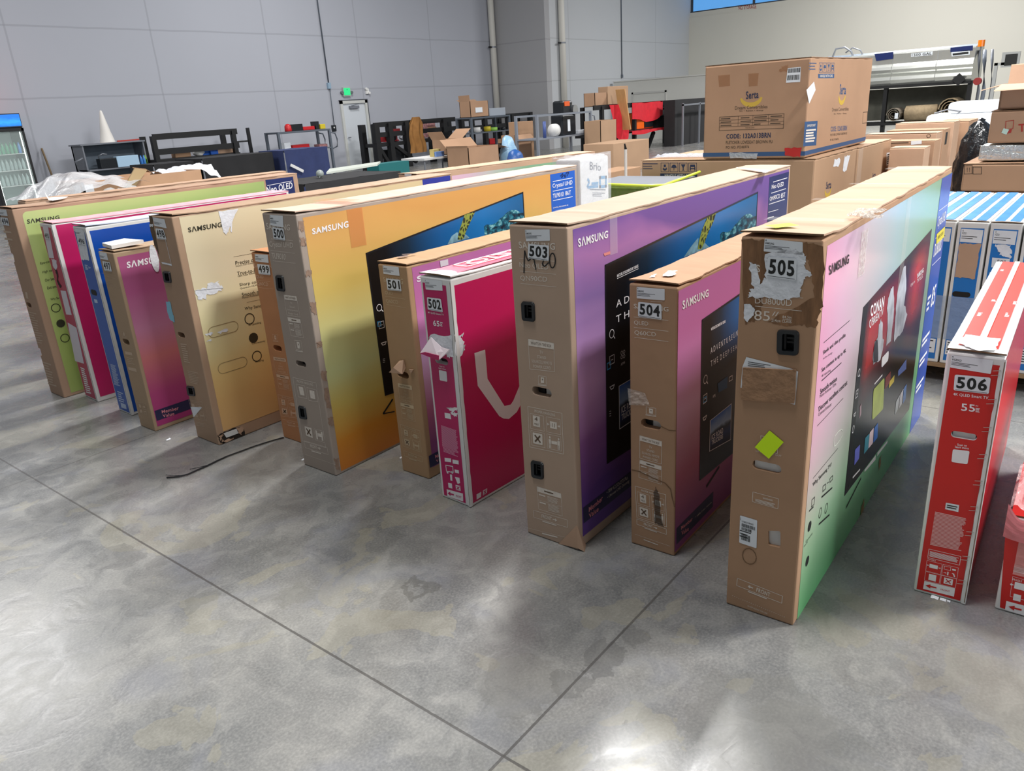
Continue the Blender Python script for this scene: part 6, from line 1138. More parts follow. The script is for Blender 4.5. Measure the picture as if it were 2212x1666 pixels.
# open carton with splayed flaps on top
oc = thing('open_carton', (6.62, .35, 1.358), .05, 'open kraft carton with splayed flaps on top of the pile', 'box', GP)
mb = MB()
for a, b in (((0, 0, 0), (.012, .52, .16)), ((.5, 0, 0), (.512, .52, .16)), ((0, 0, 0), (.512, .012, .16)), ((0, .508, 0), (.512, .52, .16)), ((0, 0, 0), (.512, .52, .01))): mb.span(a, b)
mb.obj('carton', furn, oc)
for pts in (((0, .52, .16), (0, 0, .16), (-.12, -.02, .135), (-.12, .55, .125)), ((.5, .52, .16), (.5, 0, .16), (.55, 0, .3), (.55, .52, .29)), ((0, .52, .16), (.5, .52, .16), (.5, .66, .13), (0, .64, .13)), ((.02, .3, .20), (.02, .05, .25), (.2, .02, .24), (.2, .3, .2))):
    MB().prism(pts, (.006, 0, .006)).obj('flap', kraft, oc)
# flat-pack cartons standing in a group
GF = 'flat cartons standing in a group'
for nme, x_, pl_, pr_, pt_, L_, s_ in (('tall kraft carton at the back of the flat carton group', 10.2, 1935, 2062, 264, .34, 60), ('kraft carton with a black label on its end in the flat carton group', 9.75, 1915, 2040, 281, .34, 61), ('thin kraft carton with a round printed mark in the flat carton group', 9.3, 1870, 2024, 288, .3, 62), ('thin kraft carton with a white label strip in the flat carton group', 8.9, 1868, 2020, 305, .28, 63), ('shortest kraft carton at the front of the flat carton group', 8.55, 1922, 1998, 320, .25, 64)):
    A_, B_ = at(pl_, pt_+2, x=x_), at(pr_, pt_, x=x_); r_, E, F, T = plain('flat_carton', nme, 'box', (x_, B_.y), A_.y-B_.y, L_, B_.z, 0, 0, furn if s_ % 2 else kraft, GF, seed=s_, rr=.006)
    mb = MB()
    if s_ == 61: shape(mb, F, [(.1, B_.z-.03), (.2, B_.z-.03), (.2, B_.z-.16), (.1, B_.z-.16)], 2); mb.obj('black_label', ink_k, r_)
    elif s_ == 62:
        c_ = E.uv((2006, 293.5)); o_ = [(c_[0]+.018*math.cos(t*.7), c_[1]+.018*math.sin(t*.7)) for t in range(10)]
        for a, b in zip(o_, o_[1:]): line(mb, E, a, b, .005, 2)
        mb.obj('printed_mark', ink_b, r_)
    elif s_ == 63: shape(mb, E, E.q((1968, 305), (1991, 303), (1991, 311), (1968, 313)), 2); mb.obj('shipping_label', paper, r_); mb = MB(); greek(mb, E, E.q((1902, 308), (1966, 306), (1966, 310), (1902, 313)), 1, 2, .5); mb.obj('printed_markings', ink_b, r_)
    else: mb.bm.free()
r_, E, F, T = plain('shipping_carton', 'deep kraft carton closing the flat carton group on its right', 'box', (10.6, at(2094, 262, x=10.6).y), .33, .6, at(2094, 262, x=10.6).z, 0, 0, furn, GF, seed=66)
mb = MB(); shape(mb, F, [(.1, .9), (.3, .9), (.3, .86), (.1, .86)], 2); mb.obj('green_mark', mat('green_ink', (84, 112, 50), .6), r_)
mb = MB(); bmesh.ops.create_icosphere(mb.bm, subdivisions=4, radius=1)
for v in mb.bm.verts: v.co = Vector((7.95+v.co.x*.24, 1.16+v.co.y*.17, max(.0, .62+v.co.z*.62)))+noise.noise_vector(v.co*6)*.03; v.co.z = max(v.co.z, 0)
mb.obj('rubbish_bag', mat('black_bag', (18, 20, 24), .22, bump=1, bscale=22), None, True, label='full black rubbish bag beside the pile of cartons', cat='bag')
wa = thing('appliance_shell', (11.45, 1.45, 0), 0, 'white plastic appliance shell behind the flat cartons', 'appliance')
mb = MB(); mb.span((0, 0, 0), (.7, .85, 1.16)); mb.bevel(.05, 3); mb.obj('shell', mat('white_plastic', (232, 236, 240), .35), wa, True); mb = MB(); mb.span((.05, -.02, 1.16), (.65, .62, 1.30)); mb.bevel(.05, 3); mb.obj('lid', MATS['white_plastic'], wa, True); mb = MB(); mb.tube([(-.02, .75, 1.18), (-.03, .6, 1.22), (-.02, .45, 1.19), (-.03, .5, 1.16)], .008); mb.obj('cord', grey_m, wa)
# ------------------------------------------------------------------ tanker skid
tk = thing('tank_skid', (20.0, 3.2, 0), 0, 'polished steel tank on a black frame with an orange beacon', 'tank')
steel = mat('polished_steel', (220, 222, 216), .22, metal=.75, bump=.15, bscale=3)
prof = [(.0, 1.50), (-.06, 1.52), (-.10, 1.57), (-.13, 1.63), (-.12, 1.69), (-.06, 1.735), (-.05, 1.75), (-.10, 1.79), (-.13, 1.85), (-.11, 1.91), (-.05, 1.955), (-.04, 1.97), (-.05, 2.17), (0, 2.2), (.5, 2.26), (1.0, 2.2), (1.05, 1.6), (.9, 1.5)]
mb = MB(); ys = [0, .03, .7, .72, 1.6, 1.62, 2.5, 3.2]; rows = [[mb.bm.verts.new((x+(.012 if k in (3, 5) else 0), y, z)) for x, z in prof] for k, y in enumerate(ys)]
for a, b in zip(rows, rows[1:]):
    for i in range(len(prof)): mb.bm.faces.new((a[i], a[(i+1) % len(prof)], b[(i+1) % len(prof)], b[i]))
mb.bm.faces.new(rows[0]); mb.bm.faces.new(rows[-1][::-1]); mb.obj('tank_shell', steel, tk)
tf = Face((-.052, 3.2, 0), (0, -1, 0), (0, 0, 1), tk)
for nm, q_, mm in (('warning_plate', ((1889, 117), (1930, 112), (1929, 127), (1893, 132)), navy), ('warning_plate', ((2053, 103), (2102, 98), (2101, 109), (2053, 113)), navy), ('capacity_plate', ((1968, 116), (2015, 111), (2014, 119), (1968, 123)), paper), ('spec_plate', ((2055, 113), (2095, 108), (2095, 118), (2056, 122)), paper)):
    mb = MB(); shape(mb, tf, tf.q(*q_), 6); o = mb.obj(nm, mm, tk)
    if nm == 'capacity_plate': mb = MB(); text(mb, tf, '1500 GAL', sub(tf.q(*q_), .04, .12, .96, .88), 8, .02); mb.obj('plate_lettering', ink_k, o)
    if nm == 'spec_plate': mb = MB(); greek(mb, tf, sub(tf.q(*q_), .06, .2, .94, .8), 1, 8, .8, .1); mb.obj('plate_lettering', ink_k, o)
mb = MB(); c_ = at(2070, 172, x=19.8); mb.prism([Vector(p)-Vector((20, 3.2, 0)) for p in ((19.84, c_.y+.13, c_.z), (19.84, c_.y, c_.z-.13), (19.84, c_.y-.13, c_.z), (19.84, c_.y, c_.z+.13))], (.02, 0, 0)); mb.obj('diamond_placard', black_m, tk)
for y in (.02, 1.7, 3.1): MB().span((-.06, y-.04, 0), (.06, y+.04, 1.52)).obj('frame_post', black_m, tk)
MB().span((-.1, 0, 1.46), (.9, 3.2, 1.52)).obj('frame_rail', black_m, tk); MB().span((-.1, 0, .66), (.9, 3.2, .72)).obj('frame_shelf', black_m, tk)
MB().span((.55, .1, .75), (.6, 3.1, 1.44)).obj('back_panel', mat('olive_grey_panel', (88, 88, 78), .7, var=.1), tk)
for i, y in enumerate((-.12, -.22, -.36)): MB().tube([(.1, y, 0), (.05, y, .6), (0, y-.03, 1.3), (.1, y+.05, 1.9), (.3, y+.1, 2.1)], .03+.01*(i == 1)).obj('hose', grey_m if i != 1 else mat('grey_hose', (120, 128, 140), .4), tk, True)
bl = at(2120, 94, x=20.0); MB().cyl((0, bl.y-3.2, 2.1), (0, bl.y-3.2, bl.z-.06), .012).obj('beacon_stalk', grey_m, tk); MB().cyl((0, bl.y-3.2, bl.z-.06), (0, bl.y-3.2, bl.z+.07), .065).obj('beacon', mat('amber_lens', (232, 120, 10), .2, emit=.25), tk)
mb = MB(); mb.tube([(.2, 2.45, 2.0), (.2, 2.6, 2.32), (.2, 2.75, 2.42), (.2, 2.95, 2.4), (.2, 3.02, 2.2), (.2, 3.02, 2.05)], .022); mb.obj('vent_pipe', grey_m, tk, True)
mb = MB(); mb.tube([(.3, 2.3, 2.1), (.3, 2.42, 2.33), (.3, 2.6, 2.4), (.3, 2.75, 2.3)], .016); mb.obj('vent_pipe', grey_m, tk, True)
# rolled carpets on its shelf
tan = mat('carpet_backing', (150, 132, 104), .95, var=.15, vscale=20, bump=.4, bscale=80)
for i, (px_, py_, r_, ln, lab_) in enumerate(((1934, 233, .16, .5, 'small grey rolled carpet with a white tag on the tank frame shelf'), (1990, 228, .17, .5, 'folded tan carpet roll lying sideways on the tank frame shelf'), (2055, 226, .24, .7, 'largest tan rolled carpet seen end on, on the tank frame shelf'))):
    c_ = at(px_, py_, x=19.9); z = .725+r_
    if i == 1: mb = MB(); mb.cyl((20.0, c_.y-.32, z), (20.0, c_.y+.32, z), r_, n=18); mb.crumple(.02, 5); mb.obj('rolled_carpet', tan, None, True, label=lab_, cat='carpet', group='rolled carpets on the tank frame'); continue
    t = thing('rolled_carpet', (19.8, c_.y, .725), 0, lab_, 'carpet', 'rolled carpets on the tank frame')
    mb = MB(); n = 46; sp = [(r_*(1-.78*k/n)*math.cos(k*.42), r_*(1-.78*k/n)*math.sin(k*.42)+r_) for k in range(n)]
    for a, b in zip(sp, sp[1:]):
        mb.poly([(0, a[0], a[1]), (0, b[0], b[1]), (ln, b[0], b[1]), (ln, a[0], a[1])]); k1 = .9; mb.poly([(0, a[0], a[1]), (0, b[0], b[1]), (0, b[0]*k1, (b[1]-r_)*k1+r_), (0, a[0]*k1, (a[1]-r_)*k1+r_)])
    mb.obj('roll', tan if i else mat('grey_carpet', (128, 118, 104), .95, var=.15, vscale=20), t, recalc=False)
    if i == 0: MB().span((-.01, -.1, .08), (-.005, -.03, .2)).obj('tag', paper, t)
# bundle of black bars beside the tank frame
mb = MB()
bb = thing('rack', (18.8, 5.2, 0), 0, 'tall black rack of hanging bars beside the steel tank', 'rack')
for i in range(6): MB().span((0, .12*i, 0), (.06, .12*i+.05, 1.42-.02*(i % 2))).obj('bar', black_m, bb)
MB().span((0, -.02, 1.36), (.06, .7, 1.42)).obj('top_rail', black_m, bb); MB().span((0, -.02, .5), (.06, .7, .55)).obj('middle_rail', black_m, bb)
# light grey instrument post at the right
ip = thing('instrument_stand', (18.5, 2.2, 0), 0, 'light grey instrument stand with a framed gauge at the right edge', 'stand')
a_, b_ = at(2152, 136, x=18.5), at(2190, 130, x=18.5)
lg = mat('light_grey_metal', (176, 178, 176), .5, metal=.2)
MB().span((0, a_.y-2.2-.03, 0), (.06, a_.y-2.2+.03, a_.z)).obj('post', lg, ip); MB().span((0, b_.y-2.2-.03, a_.z-.05), (.06, a_.y-2.2+.03, a_.z)).obj('arm', lg, ip); MB().span((0, b_.y-2.2-.03, 0), (.06, b_.y-2.2+.03, a_.z)).obj('post', lg, ip)
g_ = at(2184, 129, x=18.5); MB().span((0, g_.y-2.2-.14, g_.z-.13), (.05, g_.y-2.2+.16, g_.z+.14)).obj('gauge_frame', lg, ip); MB().span((-.01, g_.y-2.2-.1, g_.z-.1), (.0, g_.y-2.2+.1, g_.z+.1)).obj('gauge_face', ink_k, ip); MB().cyl((-.03, a_.y-2.2+.28, 1.5), (.1, a_.y-2.2+.28, 1.5), .07).obj('red_reel', mat('red_paint', (150, 42, 40), .6), ip)
# ------------------------------------------------------------------ along the back wall
def wx(px_, py_, Y): return at(px_, py_, y=Y).x
def wz(px_, py_, Y): return at(px_, py_, y=Y).z
def ext(l, r, t, b, Y):
    m_ = (t+b)/2; return wx(l, m_, Y), wx(r, m_, Y), wz((l+r)/2, t, Y), wz((l+r)/2, b, Y)
def solid(name, label_, cat, l, r, t, b, Y, dep, m_, z0=None, group=None, bev=.01, kind=None):
    """a simple box-shaped thing seen between four pixel limits on a plane"""
    x0, x1, z1, zz = ext(l, r, t, b, Y); z0 = zz if z0 is None else z0
    mb = MB(); mb.span((x0, Y, z0), (x1, Y+dep, z1)); mb.bevel(min(bev, (x1-x0)/4, abs(z1-z0)/4)); return mb.obj(name, m_, None, label=label_, cat=cat, group=group)
def opened(name, label_, cat, l, r, t, b, Y, dep, z0=None, m_=furn, group=None, flaps=((0, .0, .16), (1, .0, .12))):
    x0, x1, z1, zz = ext(l, r, t, b, Y); z0 = zz if z0 is None else z0; w_, h_ = x1-x0, z1-z0
    t_ = thing(name, (x0, Y, z0), 0, label_, cat, group); mb = MB(); k = .015
    for a, b2 in (((0, 0, 0), (k, dep, h_)), ((w_-k, 0, 0), (w_, dep, h_)), ((0, 0, 0), (w_, k, h_)), ((0, dep-k, 0), (w_, dep, h_)), ((0, 0, 0), (w_, dep, k))): mb.span(a, b2)
    mb.obj('carton', m_, t_)
    for sd_, dx, dz in flaps:
        if sd_ == 0: MB().prism([(0, 0, h_), (0, dep, h_), (dx-.02, dep, h_+dz), (dx-.02, 0, h_+dz)], (.01, 0, 0)).obj('flap', m_, t_)
        elif sd_ == 1: MB().prism([(w_, 0, h_), (w_, dep, h_), (w_+dx+.1, dep, h_+dz), (w_+dx+.1, 0, h_+dz)], (.01, 0, 0)).obj('flap', m_, t_)
        elif sd_ == 2: MB().prism([(0, dep, h_), (w_, dep, h_), (w_, dep+dx, h_+dz), (0, dep+dx, h_+dz)], (0, .01, 0)).obj('flap', m_, t_)
        else: MB().prism([(0, 0, h_), (w_, 0, h_), (w_, -dx, h_+dz), (0, -dx, h_+dz)], (0, .01, 0)).obj('flap', m_, t_)
    return t_
# drinks cooler
fx0, fx1 = 6.34, 7.13; FYc = 19.15
fr = thing('drinks_cooler', (fx0, FYc, 0), 0, 'tall black glass door drinks cooler with a lit blue header', 'cooler'); W_ = fx1-fx0
mb = MB()
for a, b in (((0, .06, .0), (.05, .75, 1.8)), ((W_-.05, .06, 0), (W_, .75, 1.8)), ((0, .70, 0), (W_, .75, 1.8)), ((0, .06, 0), (W_, .75, .18)), ((0, .06, 1.76), (W_, .75, 1.82))): mb.span(a, b)
mb.obj('cabinet', black_m, fr)
MB().span((.05, .68, .2), (W_-.05, .7, 1.76)).obj('inner_back', mat('cooler_inner', (206, 226, 222), .4), fr)
MB().span((0, .02, 1.82), (W_, .75, 2.10)).obj('header', mat('cooler_header_frame', (40, 50, 70), .4), fr)
m_, nt, b_ = base_mat('lit_blue_header'); uvn, u, v = uvsep(nt); cc_ = ramp(nt, math_n(nt, 'ADD', v, math_n(nt, 'MULTIPLY', nz(nt, uvn, 5, 3), .5)), [(.2, (20, 110, 210)), (.6, (50, 160, 240)), (1, (30, 120, 220))]); nt.links.new(cc_, b_.inputs['Base Color']); nt.links.new(cc_, b_.inputs['Emission Color']); b_.inputs['Emission Strength'].default_value = .55
mb = MB(); ff = Face((0, .02, 0), (1, 0, 0), (0, 0, 1), fr); art(mb, ff, [(.01, 2.08), (W_-.012, 2.08), (W_-.012, 1.84), (.01, 1.84)], 2); mb.obj('header_light', m_, fr)
dr = MB()
for a, b in (((0, 0, .16), (.05, .05, 1.8)), ((W_-.05, 0, .16), (W_, .05, 1.8)), ((0, 0, .12), (W_, .05, .2)), ((0, 0, 1.74), (W_, .05, 1.8))): dr.span(a, b)
dr = dr.obj('door', black_m, fr); MB().span((.05, .02, .2), (W_-.05, .028, 1.74)).obj('door_glass', mat('cooler_glass', (225, 240, 238), .04, alpha=.18), dr)
for s_ in (.066, W_-.075): MB().span((s_, .06, .24), (s_+.012, .085, 1.72)).obj('light_strip', mat('led_white', (240, 255, 250), .4, emit=5), fr)
for z in (.62, .94, 1.28): MB().span((.05, .09, z-.012), (W_-.05, .66, z)).obj('shelf', mat('white_wire', (228, 232, 230), .4), fr)
bt = mat('clear_green_bottle', (110, 190, 150), .12, trans=.3); bt2 = mat('clear_bottle', (196, 214, 212), .12, trans=.4); bt3 = mat('blue_label_bottle', (60, 120, 190), .2)
for si, (z, mm, lab_) in enumerate(((1.281, bt, 'green soda bottle on the top shelf of the drinks cooler'), (.941, bt2, 'clear water bottle on the middle shelf of the drinks cooler'), (.621, bt2, 'clear water bottle on the low shelf of the drinks cooler'))):
    for k in range(8):
        o = MB().lathe((fx0+.105+k*.082, FYc+.2, z), [(.03, 0), (.034, .02), (.034, .13), (.028, .17), (.013, .215), (.013, .235)], 10).obj('bottle', bt3 if (si == 0 and k == 7) else mm, None, True, label='blue bottle at the end of the top shelf of the drinks cooler' if (si == 0 and k == 7) else lab_, cat='bottle', group='drinks on cooler shelf '+('top', 'middle', 'low')[si])
MB().span((fx0-.02, FYc+.1, 2.1), (fx0+.30, FYc+.5, 2.2)).obj('red_sign', mat('red_glow', (255, 60, 40), .4, emit=7), None, label='glowing red lamp box on top of the drinks cooler', cat='lamp')  # glowing sign box, added from the red tint on the wall
# broom sticks
mb = MB(); a_ = at(111, 376, y=19.7); b_ = at(90, 321, y=19.93); a_ = b_+(a_-b_)*(b_.z/(b_.z-a_.z)); mb.cyl(a_, b_, .022); mb.obj('wooden_stick', mat('stick_wood', (126, 106, 78), .7), None, label='wooden stick leaning on the wall beside the drinks cooler', cat='stick')
# grey cabinet desk with traffic cone
x0, x1, z1, _z = ext(183, 318, 307, 380, 18.7); dk = thing('steel_desk', (x0, 18.7, 0), 0, 'grey steel desk with a raised back shelf by the wall', 'desk'); w_ = x1-x0
for a, b in (((0, .5, 0), (w_, .56, z1)),): MB().span(a, b).obj('back_panel', mat('blue_grey_panel', (96, 108, 120), .55, var=.08), dk)
MB().span((0, 0, .0), (.03, .56, z1)).obj('side_panel', grey_m, dk); MB().span((w_-.03, 0, 0), (w_, .56, z1)).obj('side_panel', grey_m, dk); MB().span((-.03, -.02, z1-.03), (w_+.03, .6, z1)).obj('top_shelf', grey_m, dk); zs = wz(250, 362, 18.7); MB().span((0, -.1, zs-.03), (w_, .5, zs)).obj('lower_shelf', grey_m, dk)
MB().tube([(-.02, -.02, .75), (-.2, -.02, .8), (-.22, -.02, 1.02), (-.05, -.02, 1.08)], .02).obj('handle', grey_m, dk, True)
MB().tube([(.32, -.02, .8), (.30, -.02, 1.1), (.40, -.02, 1.14), (.5, -.02, 1.12)], .016).obj('handle', grey_m, dk, True)
cz = z1; q_ = at(231, 300, y=18.95); MB().lathe((q_.x, 18.95, cz), [(.17, 0), (.165, .01), (.11, .25), (.035, .66), (.02, .70), (.0, .705)], 20).obj('traffic_cone', mat('white_cone', (226, 222, 216), .5), None, True, label='white cone standing on the grey steel desk', cat='cone')
x2 = wx(300, 300, 18.9); MB().bar((q_.x+.2, 18.9, z1+.015), (x2, 18.9, z1+.02), .03).obj('red_rod', mat('brick_ink', (170, 50, 40), .6), None, label='long red rod on top of the grey steel desk', cat='rod')
solid('bottle_carton', 'pale blue carton of water on the grey steel desk', 'box', 253, 301, 336, 358, 18.58, .16, mat('pale_blue_box', (166, 196, 220), .5), zs)
solid('storage_bin', 'black plastic bin on the grey steel desk', 'bin', 217, 254, 342, 360, 18.6, .2, black_pl, zs)
for k in range(6):
    xx = wx(305+k*6.6, 345, 18.66); MB().lathe((min(xx, x1-.06), 18.66, zs), [(.03, 0), (.034, .02), (.034, .13), (.02, .18), (.012, .22)], 10).obj('bottle', bt3 if k < 2 else mat('lime_bottle', (150, 206, 90), .15), None, True, label='dark blue bottle beside the pale blue carton on the steel desk' if k < 2 else 'lime green bottle at the end of the steel desk', cat='bottle', group='blue bottles on the steel desk' if k < 2 else 'green bottles on the steel desk')
# black racks
def rack(label_, l, r, t, Y, dep, shelves, posts, m_=black_m, rails=(), deck=black_m, name='storage_rack', pw=.11, group=None, brace=()):
    x0, x1, z1, _ = ext(l, r, t, t, Y); t_ = thing(name, (x0, Y, 0), 0, label_, 'rack', group); w_ = x1-x0
    for px_ in posts:
        xx = wx(px_, t+30, Y)-x0
        for yy in (0, dep): MB().span((xx-pw/2, yy-pw/2, 0), (xx+pw/2, yy+pw/2, z1)).obj('post', m_, t_)
    for py_ in shelves: z = wz((l+r)/2, py_, Y); MB().span((0, 0, z-.10), (w_, dep, z)).obj('shelf', deck, t_)
    for py_ in rails: z = wz((l+r)/2, py_, Y); MB().span((0, -.02, z-.07), (w_, .03, z+.07)).obj('rail', m_, t_)
    for (pa, ya, pb, yb) in brace: a, b = at(pa, ya, y=Y-.02), at(pb, yb, y=Y-.02); o_ = Vector((x0, Y, 0)); MB().bar(a-o_, b-o_, .10).obj('brace', m_, t_)
    return t_, x0, w_
r1, rx, rw = rack('low black steel rack with clutter between the steel desk and the navy draped table', 328, 512, 288, 18.9, .5, (338,), (334, 508), rails=(290, 322))
zsh = wz(420, 338, 18.9)
for nme, lab_, cat_, l, r, t, m_ in (('carton', 'brown carton on the low black rack', 'box', 452, 505, 317, kraft), ('rag', 'heap of white rags on the low black rack', 'rag', 420, 448, 326, white_board), ('tool_case', 'bright blue case on the low black rack', 'case', 456, 472, 324, bluep), ('tool_case', 'blue tool case next to the white rags on the low black rack', 'case', 438, 452, 319, bluep), ('carton', 'tan open carton at the left end of the low black rack', 'box', 378, 412, 325, kraftd)):
    Yb = {'rag': 18.98, 'tool_case': 19.02}.get(nme, 19.12) if l != 456 else 18.95
    xx0, xx1, zt, _ = ext(l, r, t, 338, Yb)
    if nme == 'rag': mb = MB(); bmesh.ops.create_icosphere(mb.bm, subdivisions=3, radius=1, matrix=Matrix.Translation(((xx0+xx1)/2, Yb+.1, zsh+.08))@Matrix.Diagonal(((xx1-xx0)/2, .1, .08, 1))); mb.crumple(.03, 9); mb.obj(nme, m_, None, True, label=lab_, cat=cat_)
    else: mb = MB(); mb.span((xx0, Yb, zsh), (xx1, Yb+.2, max(zt, zsh+.08))); mb.bevel(.008); mb.obj(nme, m_, None, label=lab_, cat=cat_)
px4 = wx(540, 310, 19.3); up = thing('slotted_post', (px4, 19.3, 0), 0, 'black slotted post standing alone at the end of the low black rack', 'post'); z1 = wz(536, 276, 19.3); MB().span((-.04, -.03, 0), (.04, .03, z1)).obj('post', black_m, up); MB().span((-.5, -.01, z1-.36), (0, .01, z1-.32)).obj('tie_bar', black_m, up)
# draped tables
def draped(label_, l, r, t, Y, dep, m_, drop=.0, name='draped_table', zt=None):
    x0, x1, z1, _ = ext(l, r, t, t, Y); z1 = zt or z1; t_ = thing(name, (x0, Y, 0), 0, label_, 'table'); w_ = x1-x0
    MB().span((.02, .02, z1-.04), (w_-.02, dep-.02, z1-.012)).obj('table_top', grey_m, t_)
    mb = MB(); k = 44
    mb.grid(lambda a, b: Vector((w_*a, -.006-.05*(1-b)*(.5+.5*math.sin(a*w_*14))-.01, drop+(z1-drop)*b)), k, 5); mb.grid(lambda a, b: Vector((-.012-.04*(1-b)*(.5+.5*math.sin(a*dep*14)), dep*a, drop+(z1-drop)*b)), 14, 5)
    mb.grid(lambda a, b: Vector((w_*a, dep*b, z1+.006*noise.noise((a*6, b*3, 0)))), 30, 8); mb.grid(lambda a, b: Vector((w_+.012+.04*(1-b)*(.5+.5*math.sin(a*dep*14)), dep*a, drop+(z1-drop)*b)), 14, 5); mb.obj('cloth', m_, t_, True)
    return t_, x0, w_, z1
draped('table covered to the floor in black cloth in front of the low black rack', 434, 588, 336, 14.6, 1.0, black_cloth)
draped('table covered to the floor in black cloth below the steel desk', 330, 418, 352, 14.7, .9, black_cloth)
nv, nx, nw, nzv = draped('table covered in navy cloth in front of the red wire cart', 612, 706, 321, 14.4, .9, mat('navy_cloth', (44, 56, 100), .8, var=.08))
MB().bar((.05, -.10, nzv-.30), (.35, -.10, nzv-.46), .02, .06).obj('paper_strip', white_board, nv)
d2, dx, dw, dz = draped('near table covered in black cloth with a pale board on top', 655, 865, 384, 9.3, 1.1, black_cloth)
a_ = [at(p[0], p[1], z=dz+.03) for p in ((705, 374), (815, 356), (822, 350), (712, 366))]; MB().prism([Vector((p.x, p.y, dz+.012)) for p in a_], (0, 0, .03)).obj('pale_board', mat('pale_green_board', (196, 202, 192), .5), None, label='pale greenish board lying on the near black draped table', cat='board')
q_ = at(842, 352, y=13.5); MB().span((q_.x-.35, 13.5, 0), (q_.x+.6, 13.9, q_.z)).obj('storage_bin', mat('teal_plastic', (30, 110, 112), .5), None, label='teal bin beyond the near black draped table', cat='bin')
q_ = at(691, 375, z=dz+.07); mb = MB(); bmesh.ops.create_icosphere(mb.bm, subdivisions=3, radius=.06, matrix=Matrix.Translation((q_.x, q_.y, dz+.068))); mb.obj('glass_jar', mat('jar_glass', (180, 190, 186), .1, trans=.4), None, True, label='small round glass jar on the near black draped table', cat='jar')
# wire cart with red machine
def cart(label_, l, r, t, Y, dep, shelves, m_=grey_m, handle=1, name='wire_cart', foot=0):
    x0, x1, z1, _ = ext(l, r, t, t, Y); t_ = thing(name, (x0, Y, 0), 0, label_, 'cart'); w_ = x1-x0
    for xx in (.02, w_-.02):
        for yy in (0, dep): MB().span((xx-.032, yy-.032, 0), (xx+.032, yy+.032, z1)).obj('post', m_, t_)
    zl = []
    for py_ in shelves: z = wz((l+r)/2, py_, Y); zl.append(z); MB().span((-.01, -.03, z-.035), (w_+.01, dep+.03, z)).obj('shelf', m_, t_)
    MB().span((-.01, -.02, .1), (w_+.01, dep+.02, .13)).obj('shelf', m_, t_)
    for yy in (0, dep): MB().span((0, yy-.025, z1-.05), (w_, yy+.025, z1)).obj('rail', m_, t_)
    if handle:
        for yy in (0, dep): MB().tube([(w_, yy, z1-.1), (w_+.18, yy, z1-.14), (w_+.23, yy, z1-.3), (w_+.2, yy, z1-.5), (w_, yy, z1-.56)], .018).obj('handle', m_, t_, True)
    return t_, x0, w_, zl
c1_, cx, cw_, cz_ = cart('grey wire cart with red tools beside the white door', 598, 712, 282, 18.4, .55, (282, 323), plum)
mb = MB(); q_ = at(621, 270, y=18.6); mb.lathe((q_.x, 18.6, cz_[0]), [(.09, 0), (.1, .03), (.09, .14), (.05, .19), (0, .2)], 14); mb.obj('red_canister', mat('signal_red', (196, 28, 34), .4), None, True, label='round red canister on top of the grey wire cart', cat='canister')
for nme, lab_, l, r, t, m_, lv in (('tool_case', 'dark tool case on top of the grey wire cart', 630, 654, 268, black_pl, 0), ('tool_tray', 'red tray of tools on top of the grey wire cart', 655, 680, 273, MATS['signal_red'], 0), ('oil_can', 'small black can on top of the grey wire cart', 682, 689, 262, black_pl, 0), ('yellow_pack', 'yellow pack at the end of the top of the grey wire cart', 692, 703, 268, mat('yellow_pack', (206, 186, 40), .5), 0), ('red_cooler', 'red box with a pale lid on the lower shelf of the grey wire cart', 632, 669, 312, MATS['signal_red'], 1), ('paper_bag', 'white paper bag on the lower shelf of the grey wire cart', 614, 628, 308, torn_paper, 1), ('parts_box', 'box of small red and white packs on the lower shelf of the grey wire cart', 690, 708, 311, mat('pink_pack', (170, 120, 120), .6, var=.5, vscale=20), 1)):
    xx0, xx1, zt, _ = ext(l, r, t, t+8, 18.6); mb = MB(); mb.span((xx0, 18.6, cz_[lv]+.002), (xx1, 18.85, max(cz_[lv]+.07, zt))); mb.bevel(.01); mb.obj(nme, m_, None, label=lab_, cat=nme.split('_')[-1])
# door, exit sign, small wall fittings
dx0, dx1 = 16.62, 17.72; DT = 2.08
d1 = thing('door_1', (dx0, WY, 0), 0, None, None); d1['kind'] = 'structure'
dw_ = dx1-dx0; fm_ = mat('door_frame_paint', (198, 200, 196), .5)
mb = MB()
for a, b in (((0, -.06, 0), (.09, 0, DT)), ((dw_-.09, -.06, 0), (dw_, 0, DT)), ((0, -.06, DT-.09), (dw_, 0, DT))): mb.span(a, b)
mb.obj('door_frame', fm_, d1); MB().span((.09, -.012, 0), (dw_-.09, 0, DT-.09)).obj('door_leaf', mat('door_paint', (204, 210, 216), .5), d1)
mb = MB(); mb.span((-.02, -.065, DT), (dw_+.02, 0, DT+.025)); mb.span((dw_, -.065, 0), (dw_+.03, 0, DT)); mb.obj('door_trim', mat('dark_gap_trim', (70, 74, 80), .6), d1)
MB().span((.35, -.09, DT-.24), (.72, -.012, DT-.16)).obj('door_closer', grey_m, d1); MB().bar((.4, -.1, DT-.16), (.7, -.1, DT-.11), .02).obj('closer_arm', grey_m, d1); MB().bar((.14, -.07, .98), (.24, -.07, .98), .025).obj('door_handle', grey_m, d1)
ex = at(750, 198, y=19.93); es = thing('exit_sign', (ex.x, 19.94, ex.z), 0, 'glowing green exit sign above the white door', 'sign'); MB().span((-.15, 0, -.14), (.15, .06, .13)).obj('housing', mat('sign_grey', (170, 176, 172), .5), es); MB().span((-.125, -.012, -.105), (.125, 0, .105)).obj('lit_face', mat('exit_green', (40, 214, 130), .4, emit=.55), es)
for s_ in (-1, 1): MB().cyl((s_*.19, -.02, -.03), (s_*.19, .05, -.02), .045).obj('lamp_head', mat('lamp_head_grey', (110, 116, 120), .5), es)
mb = MB(); ef = Face((-.0, -.0125, 0), (1, 0, 0), (0, 0, 1), None); 
